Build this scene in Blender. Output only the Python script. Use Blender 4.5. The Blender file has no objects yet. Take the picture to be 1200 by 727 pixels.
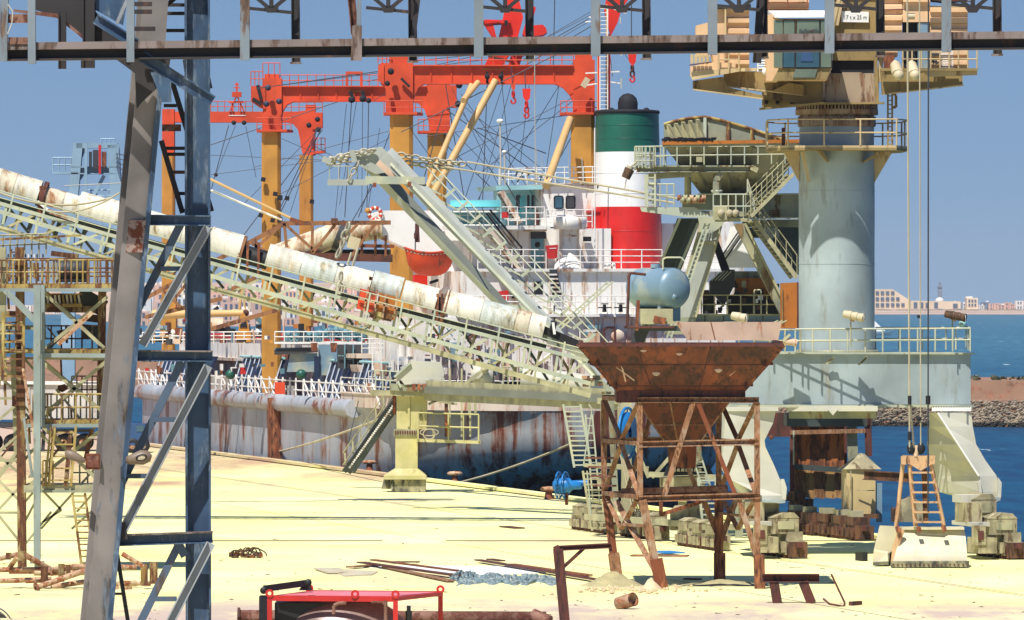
import bpy, math, random
from mathutils import Vector as V, Matrix
random.seed(7)
S = bpy.context.scene
COL = S.collection
F, H, HY = 7300.0, 10.0, 352.0          # focal length in photo pixels, eye height, horizon row
# ------------------------------------------------------------------ camera
cd = bpy.data.cameras.new('camera'); cam = bpy.data.objects.new('camera', cd); COL.objects.link(cam)
cam.location = (0, 0, H); cam.rotation_euler = (math.radians(90), 0, 0)
cd.sensor_width = 36; cd.lens = 36*F/1200; cd.shift_y = -(363.5-HY)/1200*1.0
cd.clip_start = 1; cd.clip_end = 30000
S.camera = cam
# ------------------------------------------------------------------ light
SUN_EL, SUN_AZ = 59.0, -24.0            # azimuth measured from the -Y side towards -X
sd = V((-math.sin(math.radians(-SUN_AZ))*math.cos(math.radians(SUN_EL)), -math.cos(math.radians(SUN_AZ))*math.cos(math.radians(SUN_EL)), math.sin(math.radians(SUN_EL))))
w = bpy.data.worlds.new("World"); S.world = w; w.use_nodes = True
nt = w.node_tree; bg = nt.nodes['Background']
sky = nt.nodes.new('ShaderNodeTexSky'); sky.sky_type = 'NISHITA'; sky.sun_disc = False
sky.sun_elevation = math.radians(SUN_EL); sky.sun_rotation = math.atan2(sd.x, sd.y)
sky.air_density = 1.3; sky.dust_density = 0.0; sky.ozone_density = 4.0; sky.altitude = 0
tint = nt.nodes.new('ShaderNodeMix'); tint.data_type = 'RGBA'; tint.blend_type = 'MULTIPLY'
tint.inputs[0].default_value = 1.0; tint.inputs[7].default_value = (0.90, 1.0, 1.20, 1)
tc = nt.nodes.new('ShaderNodeTexCoord'); up = nt.nodes.new('ShaderNodeVectorMath'); up.operation = 'ADD'; up.inputs[1].default_value = (0, 0, .15)   # hazeless air: horizon takes the colour found a little higher up
nz = nt.nodes.new('ShaderNodeVectorMath'); nz.operation = 'NORMALIZE'; nt.links.new(tc.outputs['Generated'], up.inputs[0]); nt.links.new(up.outputs[0], nz.inputs[0]); nt.links.new(nz.outputs[0], sky.inputs[0])
nt.links.new(sky.outputs[0], tint.inputs[6]); nt.links.new(tint.outputs[2], bg.inputs[0])
bg.inputs[1].default_value = 0.058
sl = bpy.data.lights.new('sun', 'SUN'); sl.energy = 5.0; sl.angle = math.radians(0.5); sl.color = (1, .955, .88)
so = bpy.data.objects.new('sun', sl); COL.objects.link(so); so.rotation_euler = sd.to_track_quat('Z', 'Y').to_euler()
S.view_settings.view_transform = 'Standard'; S.view_settings.look = 'None'; S.view_settings.gamma = 1
S.view_settings.exposure = 0.36
# ------------------------------------------------------------------ materials
def lin(c): return tuple(((v/255/12.92) if v <= 10 else ((v/255+.055)/1.055)**2.4) for v in c)+(1,)
def mat(name, col, rust=0.0, rcol=(92, 52, 30), rough=.6, metal=0.0, scale=1.0, var=.25, streak=1, dust=0.0, dcol=(200, 190, 148), bump=.15, rust2=None, hard=.06):
    m = bpy.data.materials.new(name); m.use_nodes = True; t = m.node_tree; N = t.nodes; L = t.links
    b = N['Principled BSDF']; b.inputs['Roughness'].default_value = rough; b.inputs['Metallic'].default_value = metal
    g = N.new('ShaderNodeNewGeometry'); mp = N.new('ShaderNodeMapping'); L.new(g.outputs['Position'], mp.inputs[0])
    mp.inputs['Scale'].default_value = (scale, scale, scale*(.22 if streak else 1))
    n1 = N.new('ShaderNodeTexNoise'); n1.inputs['Scale'].default_value = 1.6; n1.inputs['Detail'].default_value = 9; n1.inputs['Roughness'].default_value = .68
    L.new(mp.outputs[0], n1.inputs[0])
    n2 = N.new('ShaderNodeTexNoise'); n2.inputs['Scale'].default_value = .55*scale; n2.inputs['Detail'].default_value = 5; L.new(g.outputs['Position'], n2.inputs[0])
    r2 = N.new('ShaderNodeMapRange'); r2.inputs[1].default_value = .3; r2.inputs[2].default_value = .7; r2.inputs[3].default_value = 1-var; r2.inputs[4].default_value = 1+var*.35; L.new(n2.outputs[0], r2.inputs[0])
    cc = lin(col)
    def mixc(f, a, bb, mode='MIX'):
        x = N.new('ShaderNodeMix'); x.data_type = 'RGBA'; x.blend_type = mode
        if isinstance(f, float): x.inputs[0].default_value = f
        else: L.new(f, x.inputs[0])
        for i, v in ((6, a), (7, bb)):
            if isinstance(v, tuple): x.inputs[i].default_value = v
            else: L.new(v, x.inputs[i])
        return x.outputs[2]
    cmb = N.new('ShaderNodeCombineColor'); [L.new(r2.outputs[0], cmb.inputs[i]) for i in range(3)]
    out = mixc(1.0, cc, cmb.outputs[0], 'MULTIPLY')
    if dust:
        n3 = N.new('ShaderNodeTexNoise'); n3.inputs['Scale'].default_value = .9*scale; n3.inputs['Detail'].default_value = 8; L.new(g.outputs['Position'], n3.inputs[0])
        r3 = N.new('ShaderNodeMapRange'); r3.inputs[1].default_value = .56-dust*.4; r3.inputs[2].default_value = .92-dust*.3; L.new(n3.outputs[0], r3.inputs[0])
        out = mixc(r3.outputs[0], out, lin(dcol))
    if rust:
        r1 = N.new('ShaderNodeMapRange'); th = .72-rust*.5; r1.inputs[1].default_value = th; r1.inputs[2].default_value = th+hard; L.new(n1.outputs[0], r1.inputs[0])
        rc = lin(rcol)
        n4 = N.new('ShaderNodeTexNoise'); n4.inputs['Scale'].default_value = 5*scale; n4.inputs['Detail'].default_value = 4; L.new(mp.outputs[0], n4.inputs[0])
        rr = N.new('ShaderNodeMapRange'); rr.inputs[1].default_value = .35; rr.inputs[2].default_value = .65; L.new(n4.outputs[0], rr.inputs[0])
        rx = mixc(rr.outputs[0], tuple(v*.55 for v in rc[:3])+(1,), tuple(min(1, v*1.5) for v in rc[:3])+(1,) if rust2 is None else lin(rust2))
        out = mixc(r1.outputs[0], out, rx)
    L.new(out, b.inputs['Base Color'])
    if bump:
        bp = N.new('ShaderNodeBump'); bp.inputs['Strength'].default_value = bump; bp.inputs['Distance'].default_value = .05; L.new(n1.outputs[0], bp.inputs['Height']); L.new(bp.outputs[0], b.inputs['Normal'])
    return m
M = dict(
 steel_dark=mat('dark_steel', (46, 42, 42), .28, (70, 48, 38), .6, 0, 1.5),
 steel_lip=mat('weathered_flange', (128, 116, 112), .45, (88, 70, 60), .7, 0, 2),
 steel_post=mat('blue_grey_post', (118, 130, 138), .3, (92, 72, 58), .55, 0, 1.5),
 steel_grey=mat('grey_column', (130, 124, 120), .3, (92, 78, 66), .6, 0, 1.4, .45, rust2=(112, 122, 134)),
 steel_blue=mat('blue_column', (56, 82, 110), .45, (92, 98, 108), .5, 0, 2.6, .5, rust2=(112, 130, 148), hard=.12),
 steel_mid=mat('blue_grey_brace', (74, 92, 112), .3, (96, 84, 78), .55, 0, 1.5, .35),
 steel_pale=mat('pale_channel', (150, 155, 158), .2, (92, 88, 86), .5, 0, 1.5, .3),
 rustplate=mat('rust_patch', (150, 130, 122), .55, (96, 48, 26), .8, 0, 5, .2, 0),
 yellow=mat('mustard_steel', (156, 130, 62), .5, (98, 62, 32), .7, 0, 1.6, .35, dust=.4, dcol=(186, 172, 116)),
 yellow_rust=mat('rusty_mustard', (126, 96, 48), .55, (86, 48, 24), .75, 0, 2, .3, dust=.2),
 palegreen=mat('pale_green_grey', (168, 176, 160), .22, (120, 108, 74), .6, 0, 1.2, .25, dust=.35, dcol=(196, 190, 150)),
 olive=mat('olive_dusty_steel', (156, 152, 120), .3, (116, 100, 64), .7, 0, 1.5, .3, dust=.4, dcol=(190, 184, 144), hard=.16),
 greygreen=mat('grey_green_steel', (128, 134, 118), .36, (112, 92, 60), .65, 0, 1.0, .35, dust=.35, dcol=(178, 172, 132)),
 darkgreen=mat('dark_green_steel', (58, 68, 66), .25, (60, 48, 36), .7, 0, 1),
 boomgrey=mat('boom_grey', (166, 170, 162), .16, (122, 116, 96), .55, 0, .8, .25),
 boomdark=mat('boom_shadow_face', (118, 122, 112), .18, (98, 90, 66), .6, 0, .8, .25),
 cover=mat('white_cover', (214, 210, 194), .42, (162, 138, 100), .6, 0, 1.5, .3, rust2=(206, 188, 150), hard=.14),
 coverb=mat('blueish_cover', (194, 200, 192), .42, (150, 140, 110), .5, 0, 1.2, .2, hard=.14),
 coverdirty=mat('dirty_cover', (206, 196, 172), .5, (138, 92, 52), .7, 0, 1.4, .3, hard=.14),
 black=mat('black_rubber', (20, 20, 22), 0, rough=.6), darkgrey=mat('dark_grey', (52, 54, 58), .2, (50, 40, 34)),
 chain=mat('chain_steel', (172, 166, 148), .3, (120, 104, 78)),
 concrete=mat('dark_concrete', (92, 92, 78), .4, (50, 52, 48), .9, 0, 2, .3, dust=.35),
 padyel=mat('pale_yellow_paint', (186, 178, 118), .25, (128, 112, 68), .7, 0, 1.2, .25, dust=.3),
 hull=None,
 orange=mat('orange_paint', (206, 70, 30), .24, (150, 62, 36), .6, 0, 1.0, .3, hard=.14),
 redor=mat('red_orange_paint', (214, 40, 20), .1, (150, 34, 20), .45),
 ochre=mat('ochre_mast', (186, 132, 52), .3, (142, 92, 40), .6, 0, 1.0, .3, hard=.14),
 tan=mat('tan_boom', (206, 168, 112), .15, (160, 112, 66), .55, 0, .8, .2),
 shipwhite=mat('ship_white', (224, 221, 215), .38, (176, 128, 92), .5, 0, .9, .12, hard=.1, rust2=(206, 178, 150)),
 shippink=mat('stained_white', (206, 190, 172), .4, (150, 92, 58), .6, 0, 1.0, .2, hard=.12),
 turq=mat('turquoise_paint', (96, 186, 190), .08, (120, 150, 140), .5, 0, 1), turqpale=mat('pale_turquoise', (150, 196, 198), .12, (170, 170, 150)),
 green=mat('funnel_green', (24, 96, 78), .32, (16, 64, 58), .45, 0, .9, .3, hard=.2, rust2=(24, 72, 64)), red=mat('funnel_red', (204, 32, 28), .32, (164, 34, 30), .45, 0, .9, .2, hard=.2, rust2=(180, 44, 38)),
 redbox=mat('red_box', (190, 34, 32), .15, (120, 26, 24)), soot=mat('soot_black', (16, 18, 28), 0, rough=.8), white=mat('white_paint', (230, 229, 225), .22, (206, 194, 178), var=.1, hard=.2, rust2=(214, 206, 194)),
 bluepanel=mat('blue_hatch', (22, 40, 72), .35, (48, 44, 44), .5, 0, 1.5, .4), winch=mat('winch_blue', (96, 138, 148), .3, (92, 70, 54)),
 lifeor=mat('lifeboat_orange', (206, 66, 24), .3, (120, 60, 34), .6, 0, 1.2), brown=mat('brown_truss', (138, 92, 58), .4, (90, 52, 32), .7, 0, 1.5),
 rustb=mat('rust_brown', (120, 62, 34), .5, (66, 34, 24), .8, 0, 1.4, .35, rust2=(156, 96, 60)),
 rusthop=mat('rusty_hopper_plate', (116, 56, 34), .55, (62, 30, 22), .65, 0, 1.3, .5, rust2=(84, 42, 28), hard=.1),
 rustframe=mat('rusty_frame', (148, 102, 68), .5, (102, 64, 42), .8, 0, 2.2, .35, dust=.25, dcol=(178, 166, 148), rust2=(158, 114, 78)), rusthop2=mat('rusty_plate_orange', (128, 64, 36), .55, (66, 32, 24), .65, 0, 1.6, .5, rust2=(96, 48, 30), hard=.12),
 rustpanel=mat('rust_panel', (176, 104, 52), .5, (96, 54, 30), .7, 0, 1.6, .4), rustpanel2=mat('dusty_panel', (170, 130, 76), .45, (112, 74, 40), .7, 0, 1.6, .4), pyr=mat('pyramid_grey_beige', (178, 172, 144), .3, (130, 110, 74), .65, 0, 1.2, .35, dust=.2), postgrey=mat('post_blue_grey', (136, 147, 144), .22, (124, 120, 104), .55, 0, 1.4, .25), legbox=mat('leg_box_cream', (206, 184, 132), .25, (150, 118, 74), .7, 0, 1.2, .2),
 rustdark=mat('dark_rust', (92, 48, 38), .4, (60, 34, 30), .8, 0, 2), pipe=mat('rusty_pipe', (132, 96, 80), .5, (96, 54, 40), .8, 0, 2, .35, 0),
 pipelight=mat('dusty_pipe', (176, 140, 112), .45, (140, 84, 52), .8, 0, 2, .3, 0, dust=.3, dcol=(206, 188, 150)),
 crane=mat('crane_blue_grey', (160, 173, 174), .32, (136, 136, 122), .55, 0, .9, .3, hard=.16, rust2=(150, 146, 126)),
 craneleg=mat('crane_leg_cream', (192, 190, 176), .26, (158, 148, 118), .6, 0, .9, .2, dust=.2, dcol=(202, 194, 162), hard=.18),
 cranetan=mat('crane_tan', (192, 170, 128), .35, (142, 116, 78), .65, 0, 1.2, .25), craneol=mat('crane_olive', (142, 122, 76), .38, (100, 78, 46), .7, 0, 1.2, .35, hard=.12),
 housetan=mat('house_tan', (220, 182, 140), .25, (176, 130, 90), .6, hard=.14), collar=mat('rust_grey_collar', (156, 138, 116), .42, (118, 88, 64), .7, 0, 1.2),
 glass=mat('window_glass', (60, 92, 108), 0, rough=.08, var=.4, bump=0), glassg=mat('green_window_glass', (104, 116, 100), 0, rough=.1, bump=0),
 bogie=mat('bogie_dusty', (150, 140, 110), .35, (104, 86, 60), .75, 0, 2.5, .3, dust=.3), bogierust=mat('bogie_rust', (108, 72, 46), .5, (64, 42, 30), .8, 0, 2),
 grab=mat('grab_shell', (204, 196, 170), .3, (184, 172, 144), .45, .1, 2, .15, dust=.3, hard=.2, rust2=(190, 180, 154)), grabf=mat('grab_frame', (196, 158, 118), .4, (136, 92, 60), .65, 0, 2),
 tank=mat('tank_blue_grey', (120, 148, 166), .16, (108, 122, 126), .4, .1, .9, .2, dust=.15), boxor=mat('cabinet_orange', (170, 100, 30), .35, (120, 66, 24), .7, 0, 1.6),
 pinkplate=mat('pinkish_plate', (206, 176, 150), .3, (176, 130, 98), .7, 0, 1.6), reel=mat('reel_blue', (30, 120, 190), .1, (24, 80, 130), .4),
 cream=mat('cream_lamp', (196, 182, 150), .2, (140, 120, 88)), rope=mat('rope', (178, 168, 140), 0, rough=.9), wire=mat('wire_dark', (58, 62, 70), 0, rough=.6, bump=0), wirel=mat('wire_light', (176, 172, 160), 0, bump=0),
 redskid=mat('skid_red', (186, 36, 30), .15, (124, 30, 26), .5, 0, 3, .2), tankdark=mat('skid_tank', (132, 112, 106), .1, (70, 56, 54), .35, .2, 3, .3),
 sand=mat('sand_heap', (170, 160, 120), .3, (140, 132, 96), .95, 0, 4, .2, 0, bump=.6), sack=mat('pale_sack', (206, 186, 150), .2, (180, 150, 120), .9, 0, 5, .2, 0, bump=.5),
 tarp=mat('tarp_pale_blue', (112, 134, 140), .4, (170, 178, 172), .7, 0, 3, .4, 0, rust2=(196, 198, 186)), sheet=mat('flat_sheet', (196, 186, 160), .3, (150, 128, 96), .6, 0, 3, .2, 0),
 lampb=mat('lamp_bronze', (120, 104, 88), .3, (86, 70, 58), .5), bark=mat('debris_brown', (90, 66, 46), .4, (52, 40, 30), .9, 0, 6),
 town_a=mat('plaster_cream', (228, 206, 176), .1, (200, 170, 140), scale=.05), town_b=mat('plaster_white', (226, 222, 216), .1, (200, 190, 180), scale=.05), town_c=mat('plaster_pink', (214, 172, 152), .1, (190, 150, 130), scale=.05),
 town_w=mat('dark_window', (74, 88, 110), 0, bump=0), town_g=mat('grey_blue_stone', (118, 132, 150), 0, bump=0),
 trailer=mat('trailer_white', (206, 202, 196), .3, (160, 140, 126), .5), farcrane=mat('pale_blue_crane', (140, 170, 188), .14, (130, 140, 146), .5, 0, .6),
 canvas=mat('cab_blue', (42, 76, 120), .1, (30, 40, 60)),
)
# ------------------------------------------------------------------ pixel helpers: a photo pixel plus a distance gives a place in the world
def P(px, py, Y): return V(((px-600)/F*Y, Y, H-(py-HY)/F*Y))
def GY(py): return H*F/(py-HY)
def G(px, py): return P(px, py, GY(py))
def KY(px, K): return K/(1+4.136*(px-600)/F)      # distance of the quay-parallel line K at column px
UU = V((.235, -.972, 0)); VV = V((.972, .235, 0)); YAW = math.atan2(.235, .972)
ORG = {}
def reg(o, w): ORG[o.name] = w.copy() if isinstance(w, V) else V(w)
def thing(name, label, cat, loc=(0, 0, 0), group=None, kind=None):
    o = bpy.data.objects.new(name, None); COL.objects.link(o); o.location = loc; o.empty_display_size = .5
    if label: o['label'] = label
    if cat: o['category'] = cat
    if group: o['group'] = group
    if kind: o['kind'] = kind
    reg(o, V(loc)); return o
def tag(o, label=None, cat=None, group=None, kind=None):
    if label: o['label'] = label
    if cat: o['category'] = cat
    if group: o['group'] = group
    if kind: o['kind'] = kind
    return o
class MB:
    def __init__(s): s.v = []; s.f = []; s.sm = []
    def add(s, vs, fs, smooth=False):
        n = len(s.v); s.v += [V(q) for q in vs]
        for f in fs: s.f.append([n+i for i in f]); s.sm.append(smooth)
        return s
    def hexa(s, a): return s.add(a, [(0, 3, 2, 1), (4, 5, 6, 7), (0, 1, 5, 4), (1, 2, 6, 5), (2, 3, 7, 6), (3, 0, 4, 7)])
    def box(s, c, d, yaw=0, ax=None):
        c = V(c); x, y, z = (ax if ax else (V((math.cos(yaw), math.sin(yaw), 0)), V((-math.sin(yaw), math.cos(yaw), 0)), V((0, 0, 1))))
        x = x*d[0]/2; y = y*d[1]/2; z = z*d[2]/2
        return s.hexa([c-x-y-z, c+x-y-z, c+x+y-z, c-x+y-z, c-x-y+z, c+x-y+z, c+x+y+z, c-x+y+z])
    def beam(s, p, q, w, d, off=(0, 0)):
        p = V(p); q = V(q); a = (q-p); l = a.length; a = a/l
        ref = V((0, 1, 0)) if abs(a.y) < .9 else V((1, 0, 0))
        sd_ = a.cross(ref).normalized(); dp = sd_.cross(a).normalized()
        if abs(a.y) >= .9: sd_, dp = dp, sd_
        c = (p+q)/2+sd_*off[0]+dp*off[1]
        return s.box(c, (w, d, l), ax=(sd_, dp, a))
    def prof(s, p, q, w, d, kind='box', t=None):
        t = t or max(.012, w*.12)
        if kind == 'box': s.beam(p, q, w, d)
        elif kind == 'I': # web faces the camera
            s.beam(p, q, t, d, (w/2-t/2, 0)); s.beam(p, q, t, d, (-w/2+t/2, 0)); s.beam(p, q, w-2*t, t, (0, 0))
        elif kind == 'H': # flange faces the camera
            s.beam(p, q, w, t, (0, d/2-t/2)); s.beam(p, q, w, t, (0, -d/2+t/2)); s.beam(p, q, t, d-2*t, (0, 0))
        elif kind == 'C':
            s.beam(p, q, w, t, (0, d/2-t/2)); s.beam(p, q, t, d-t, (w/2-t/2, -t/2)); s.beam(p, q, t, d-t, (-w/2+t/2, -t/2))
        elif kind == 'L':
            s.beam(p, q, w, t, (0, -d/2+t/2)); s.beam(p, q, t, d-t, (w/2-t/2, t/2))
        elif kind == 'tube': s.tube(p, q, w/2)
        return s
    def tube(s, p, q, r, n=8, r2=None, cap=True):
        p = V(p); q = V(q); r2 = r if r2 is None else r2; a = (q-p).normalized()
        x = a.cross(V((0, 0, 1)) if abs(a.z) < .9 else V((1, 0, 0))).normalized(); y = a.cross(x)
        vs = [p+(x*math.cos(t)+y*math.sin(t))*r for t in [2*math.pi*i/n for i in range(n)]]+[q+(x*math.cos(t)+y*math.sin(t))*r2 for t in [2*math.pi*i/n for i in range(n)]]
        s.add(vs, [(i, (i+1) % n, n+(i+1) % n, n+i) for i in range(n)], n > 5)
        if cap: s.add(vs, [tuple(range(n))[::-1], tuple(range(n, 2*n))])
        return s
    def path(s, pts, r, n=6):
        for a, b in zip(pts, pts[1:]): s.tube(a, b, r, n)
        return s
    def prism(s, pts, dv):
        n = len(pts); dv = V(dv); vs = [V(q) for q in pts]+[V(q)+dv for q in pts]
        return s.add(vs, [tuple(range(n)), tuple(range(2*n-1, n-1, -1))]+[(i, n+i, n+(i+1) % n, (i+1) % n) for i in range(n)])
    def lathe(s, c, prof, n=24, a0=0, a1=2*math.pi, sx=1, sy=1, ax=None, smooth=True):
        c = V(c); full = abs(a1-a0-2*math.pi) < 1e-4; k = n if full else n+1
        X, Y_, Z = ax if ax else (V((1, 0, 0)), V((0, 1, 0)), V((0, 0, 1)))
        vs = [c+X*(math.cos(t)*r*sx)+Y_*(math.sin(t)*r*sy)+Z*z for r, z in prof for t in [a0+(a1-a0)*i/n for i in range(k)]]
        fs = [(j*k+i, j*k+(i+1) % k, (j+1)*k+(i+1) % k, (j+1)*k+i) for j in range(len(prof)-1) for i in range(n if not full else k)]
        return s.add(vs, fs, smooth)
    def ball(s, c, r, n=10, m=6, sc=(1, 1, 1)):
        c = V(c); X = V((sc[0], 0, 0)); 
        pr = [(math.sin(math.pi*j/m)*r+1e-4, -math.cos(math.pi*j/m)*r*sc[2]) for j in range(m+1)]
        return s.lathe(c, pr, n, sx=sc[0], sy=sc[1])
    def build(s, name, mt, parent=None, label=None):
        me = bpy.data.meshes.new(name); o = bpy.data.objects.new(name, me); COL.objects.link(o)
        w_ = V((0, 0, 0))
        if parent is not None: w_ = ORG[parent.name]
        if parent is None and s.v:
            n_ = len(s.v); w_ = sum(s.v, V((0, 0, 0)))/n_; w_.z = min(v.z for v in s.v); o.location = w_
        me.from_pydata([v-w_ for v in s.v], [], s.f); me.polygons.foreach_set('use_smooth', s.sm)
        me.materials.append(M[mt] if isinstance(mt, str) else mt); me.update()
        if parent is not None: o.parent = parent
        reg(o, w_)
        if label: o['label'] = label
        fix(me)
        return o
import bmesh
def fix(me):
    bm = bmesh.new(); bm.from_mesh(me); bmesh.ops.recalc_face_normals(bm, faces=bm.faces)
    bm.to_mesh(me); bm.free()
def again(o, delta, parent):      # a further copy of a piece sharing its mesh
    c = o.copy(); COL.objects.link(c); c.parent = parent; c.location = o.location+V(delta); reg(c, ORG[o.name]); return c
def pxm(n, Y): return n*Y/F
def bar(par, mt, name, x1, y1, x2, y2, Y, w_, d=None, Y2=None, kind='box', label=None, t=None):
    Y2 = Y if Y2 is None else Y2; ww = pxm(w_, (Y+Y2)/2); dd = pxm(d, Y) if d else ww
    return MB().prof(P(x1, y1, Y), P(x2, y2, Y2), ww, dd, kind, t).build(name, mt, par, label)
def bars(par, mt, name, lst, Y, w_, d=None, kind='box', Y2=None):
    for l in lst: bar(par, mt, name, *l, Y, w_, d, Y2, kind)
def plate(par, mt, name, pts, Y, th, label=None, yb=None):
    m = MB(); n = len(pts)
    m.prism([P(x, y, Y) for x, y in pts], (0, th, 0)); return m.build(name, mt, par, label)
def wirep(par, mt, name, x1, y1, x2, y2, Y, Y2=None, r=.022, sag=0):
    a = P(x1, y1, Y); b = P(x2, y2, Y if Y2 is None else Y2); m = MB()
    if sag:
        pts = [a.lerp(b, i/10)-V((0, 0, sag*4*(i/10)*(1-i/10))) for i in range(11)]; m.path(pts, r, 5)
    else: m.tube(a, b, r, 5)
    return m.build(name, mt, par)
def rail(par, mt, pts, h, n, Ys, r=.03, k=2, name='railing', posts=True, sub=True):
    """handrail over base points (photo pixels) with distances Ys; h in pixels, n gaps between posts"""
    if not isinstance(Ys, (list, tuple)): Ys = [Ys]*len(pts)
    ws = [P(x, y, Y) for (x, y), Y in zip(pts, Ys)]; hh = pxm(h, sum(Ys)/len(Ys)); m = MB()
    for a, b in zip(ws, ws[1:]):
        for j in range(k): m.tube(a+V((0, 0, hh*(j+1)/k)), b+V((0, 0, hh*(j+1)/k)), r, 5)
    seg = [(b-a).length for a, b in zip(ws, ws[1:])]; tot = sum(seg); pos = []
    for i in range(n+1):
        d = tot*i/n; j = 0
        while j < len(seg)-1 and d > seg[j]: d -= seg[j]; j += 1
        pos.append(ws[j].lerp(ws[j+1], min(1, d/seg[j])))
    if not sub:
        for q in pos: m.tube(q, q+V((0, 0, hh)), r, 5)
        return m.build(name, mt, par)
    o = m.build(name, mt, par)
    p0 = MB().tube(pos[0], pos[0]+V((0, 0, hh)), r*1.1, 5).build('railing_post', mt, o)
    for q in pos[1:]: again(p0, q-pos[0], o)
    return o
def ladder(par, mt, x1, y1, x2, y2, Y, wpx, n, Y2=None, r=.04, name='ladder', flat=False, sub=True):
    Y2 = Y if Y2 is None else Y2; a = P(x1, y1, Y); b = P(x2, y2, Y2); ww = pxm(wpx, Y); hx = V((ww/2, 0, 0)); m = MB()
    for s_ in (-1, 1): m.prof(a+hx*s_, b+hx*s_, r*2, r*2)
    ps = [a.lerp(b, (i+.5)/n) for i in range(n)]
    rg = MB()
    def r_(m_, q): m_.box(q, (ww-2*r, r*(4 if flat else 1.2), r*1.2))
    if not sub:
        for q in ps: r_(m, q)
        return m.build(name, mt, par)
    o = m.build(name, mt, par); r_(rg, ps[0]); r0 = rg.build('rung' if not flat else 'tread', mt, o)
    for q in ps[1:]: again(r0, q-ps[0], o)
    return o
def stair(par, mt, x1, y1, x2, y2, Y, n, wid=.8, w_=5, Y2=None, hr=0, name='stair'):
    """side-on flight between two photo points; treads reach back from the near stringer"""
    Y2 = Y if Y2 is None else Y2; a = P(x1, y1, Y); b = P(x2, y2, Y2); bk = V((-.235, .972, 0))*wid; m = MB(); t = pxm(w_, Y)
    m.prof(a, b, t, .04); m.prof(a+bk, b+bk, t, .04)
    if hr:
        hh = V((0, 0, hr))
        for o_ in (V((0, 0, 0)), bk):
            m.tube(a+hh+o_, b+hh+o_, .025, 5); m.tube(a+hh*.5+o_, b+hh*.5+o_, .02, 5)
            for i in range(0, 5): q = a.lerp(b, i/4)+o_; m.tube(q, q+hh, .022, 5)
    o = m.build(name, mt, par); ps = [a.lerp(b, (i+.5)/n) for i in range(n)]
    t0 = MB().box(ps[0]+bk/2, (.26, wid-.06, .035), YAW).build('tread', mt, o)
    for q in ps[1:]: again(t0, q-ps[0], o)
    return o
def chainp(par, mt, pts, Y, name='chain', link=.3, r=.035):
    m = MB(); ws = [P(x, y, Y) for x, y in pts]
    for a, b in zip(ws, ws[1:]):
        n = max(1, int((b-a).length/(link*.72))); d = (b-a).normalized()
        x = d.cross(V((0, 1, 0))).normalized(); y = d.cross(x)
        for i in range(n):
            c = a.lerp(b, (i+.5)/n); u = x if i % 2 else (x*.5+y*.86)
            R = [c+d*(math.cos(t)*link*.5)+u*(math.sin(t)*link*.3) for t in [2*math.pi*k/8 for k in range(8)]]
            m.path(R+[R[0]], r, 4)
    return m.build(name, mt, par)
# ------------------------------------------------------------------ setting materials
def nodes(name):
    m = bpy.data.materials.new(name); m.use_nodes = True; t = m.node_tree; return m, t.nodes, t.links, t.nodes['Principled BSDF']
def math_(N, L, op, a, b=None, c=None):
    x = N.new('ShaderNodeMath'); x.operation = op
    for i, v in enumerate((a, b, c)):
        if v is None: continue
        if isinstance(v, (int, float)): x.inputs[i].default_value = v
        else: L.new(v, x.inputs[i])
    return x.outputs[0]
def mr(N, L, v, a, b, c=0.0, d=1.0):
    x = N.new('ShaderNodeMapRange'); L.new(v, x.inputs[0])
    for i, q in enumerate((a, b, c, d)): x.inputs[i+1].default_value = q
    return x.outputs[0]
def mx(N, L, f, a, b, mode='MIX'):
    x = N.new('ShaderNodeMix'); x.data_type = 'RGBA'; x.blend_type = mode
    if isinstance(f, float): x.inputs[0].default_value = f
    else: L.new(f, x.inputs[0])
    for i, v in ((6, a), (7, b)):
        if isinstance(v, tuple): x.inputs[i].default_value = v
        else: L.new(v, x.inputs[i])
    return x.outputs[2]
def noise(N, L, vec, sc, det=6, ro=.6, scale3=None, dist=0):
    if scale3:
        mp = N.new('ShaderNodeMapping'); L.new(vec, mp.inputs[0]); mp.inputs['Scale'].default_value = scale3; vec = mp.outputs[0]
    n = N.new('ShaderNodeTexNoise'); n.inputs['Scale'].default_value = sc; n.inputs['Detail'].default_value = det; n.inputs['Roughness'].default_value = ro; n.inputs['Distortion'].default_value = dist
    L.new(vec, n.inputs[0]); return n.outputs[0]
m, N, L, b = nodes('sulphur_dusted_concrete'); g = N.new('ShaderNodeNewGeometry').outputs['Position']
sp = N.new('ShaderNodeSeparateXYZ'); L.new(g, sp.inputs[0])
K_ = math_(N, L, 'MULTIPLY_ADD', sp.outputs[0], 4.136, sp.outputs[1])
base = mx(N, L, mr(N, L, noise(N, L, g, .12, 8, .65), .35, .65), lin((226, 221, 140)), lin((236, 233, 176)))
base = mx(N, L, mr(N, L, noise(N, L, g, 1.0, 9, .7, (.12, .03, 1)), .50, .66), base, lin((206, 192, 150)))
n_ = noise(N, L, g, 1.0, 8, .7, (.16, .05, 1))
nearm = math_(N, L, 'MULTIPLY', mr(N, L, math_(N, L, 'MULTIPLY_ADD', noise(N, L, g, .15, 5), 30, sp.outputs[1]), 232, 214), mr(N, L, n_, .38, .56))
base = mx(N, L, nearm, base, lin((184, 164, 150)))
dirt = math_(N, L, 'MULTIPLY', mr(N, L, math_(N, L, 'MULTIPLY_ADD', noise(N, L, g, .06, 5), 120, math_(N, L, 'MULTIPLY_ADD', sp.outputs[0], -1.5, sp.outputs[1])), 412, 440), mr(N, L, noise(N, L, g, 1, 8, .7, (.1, .02, 1)), .35, .6))
base = mx(N, L, dirt, base, lin((176, 142, 112)))
trk = mr(N, L, noise(N, L, g, 1.0, 10, .75, (.05, .35, 1), .6), .60, .70); base = mx(N, L, math_(N, L, 'MULTIPLY', trk, .55), base, lin((178, 158, 116)))
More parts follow.
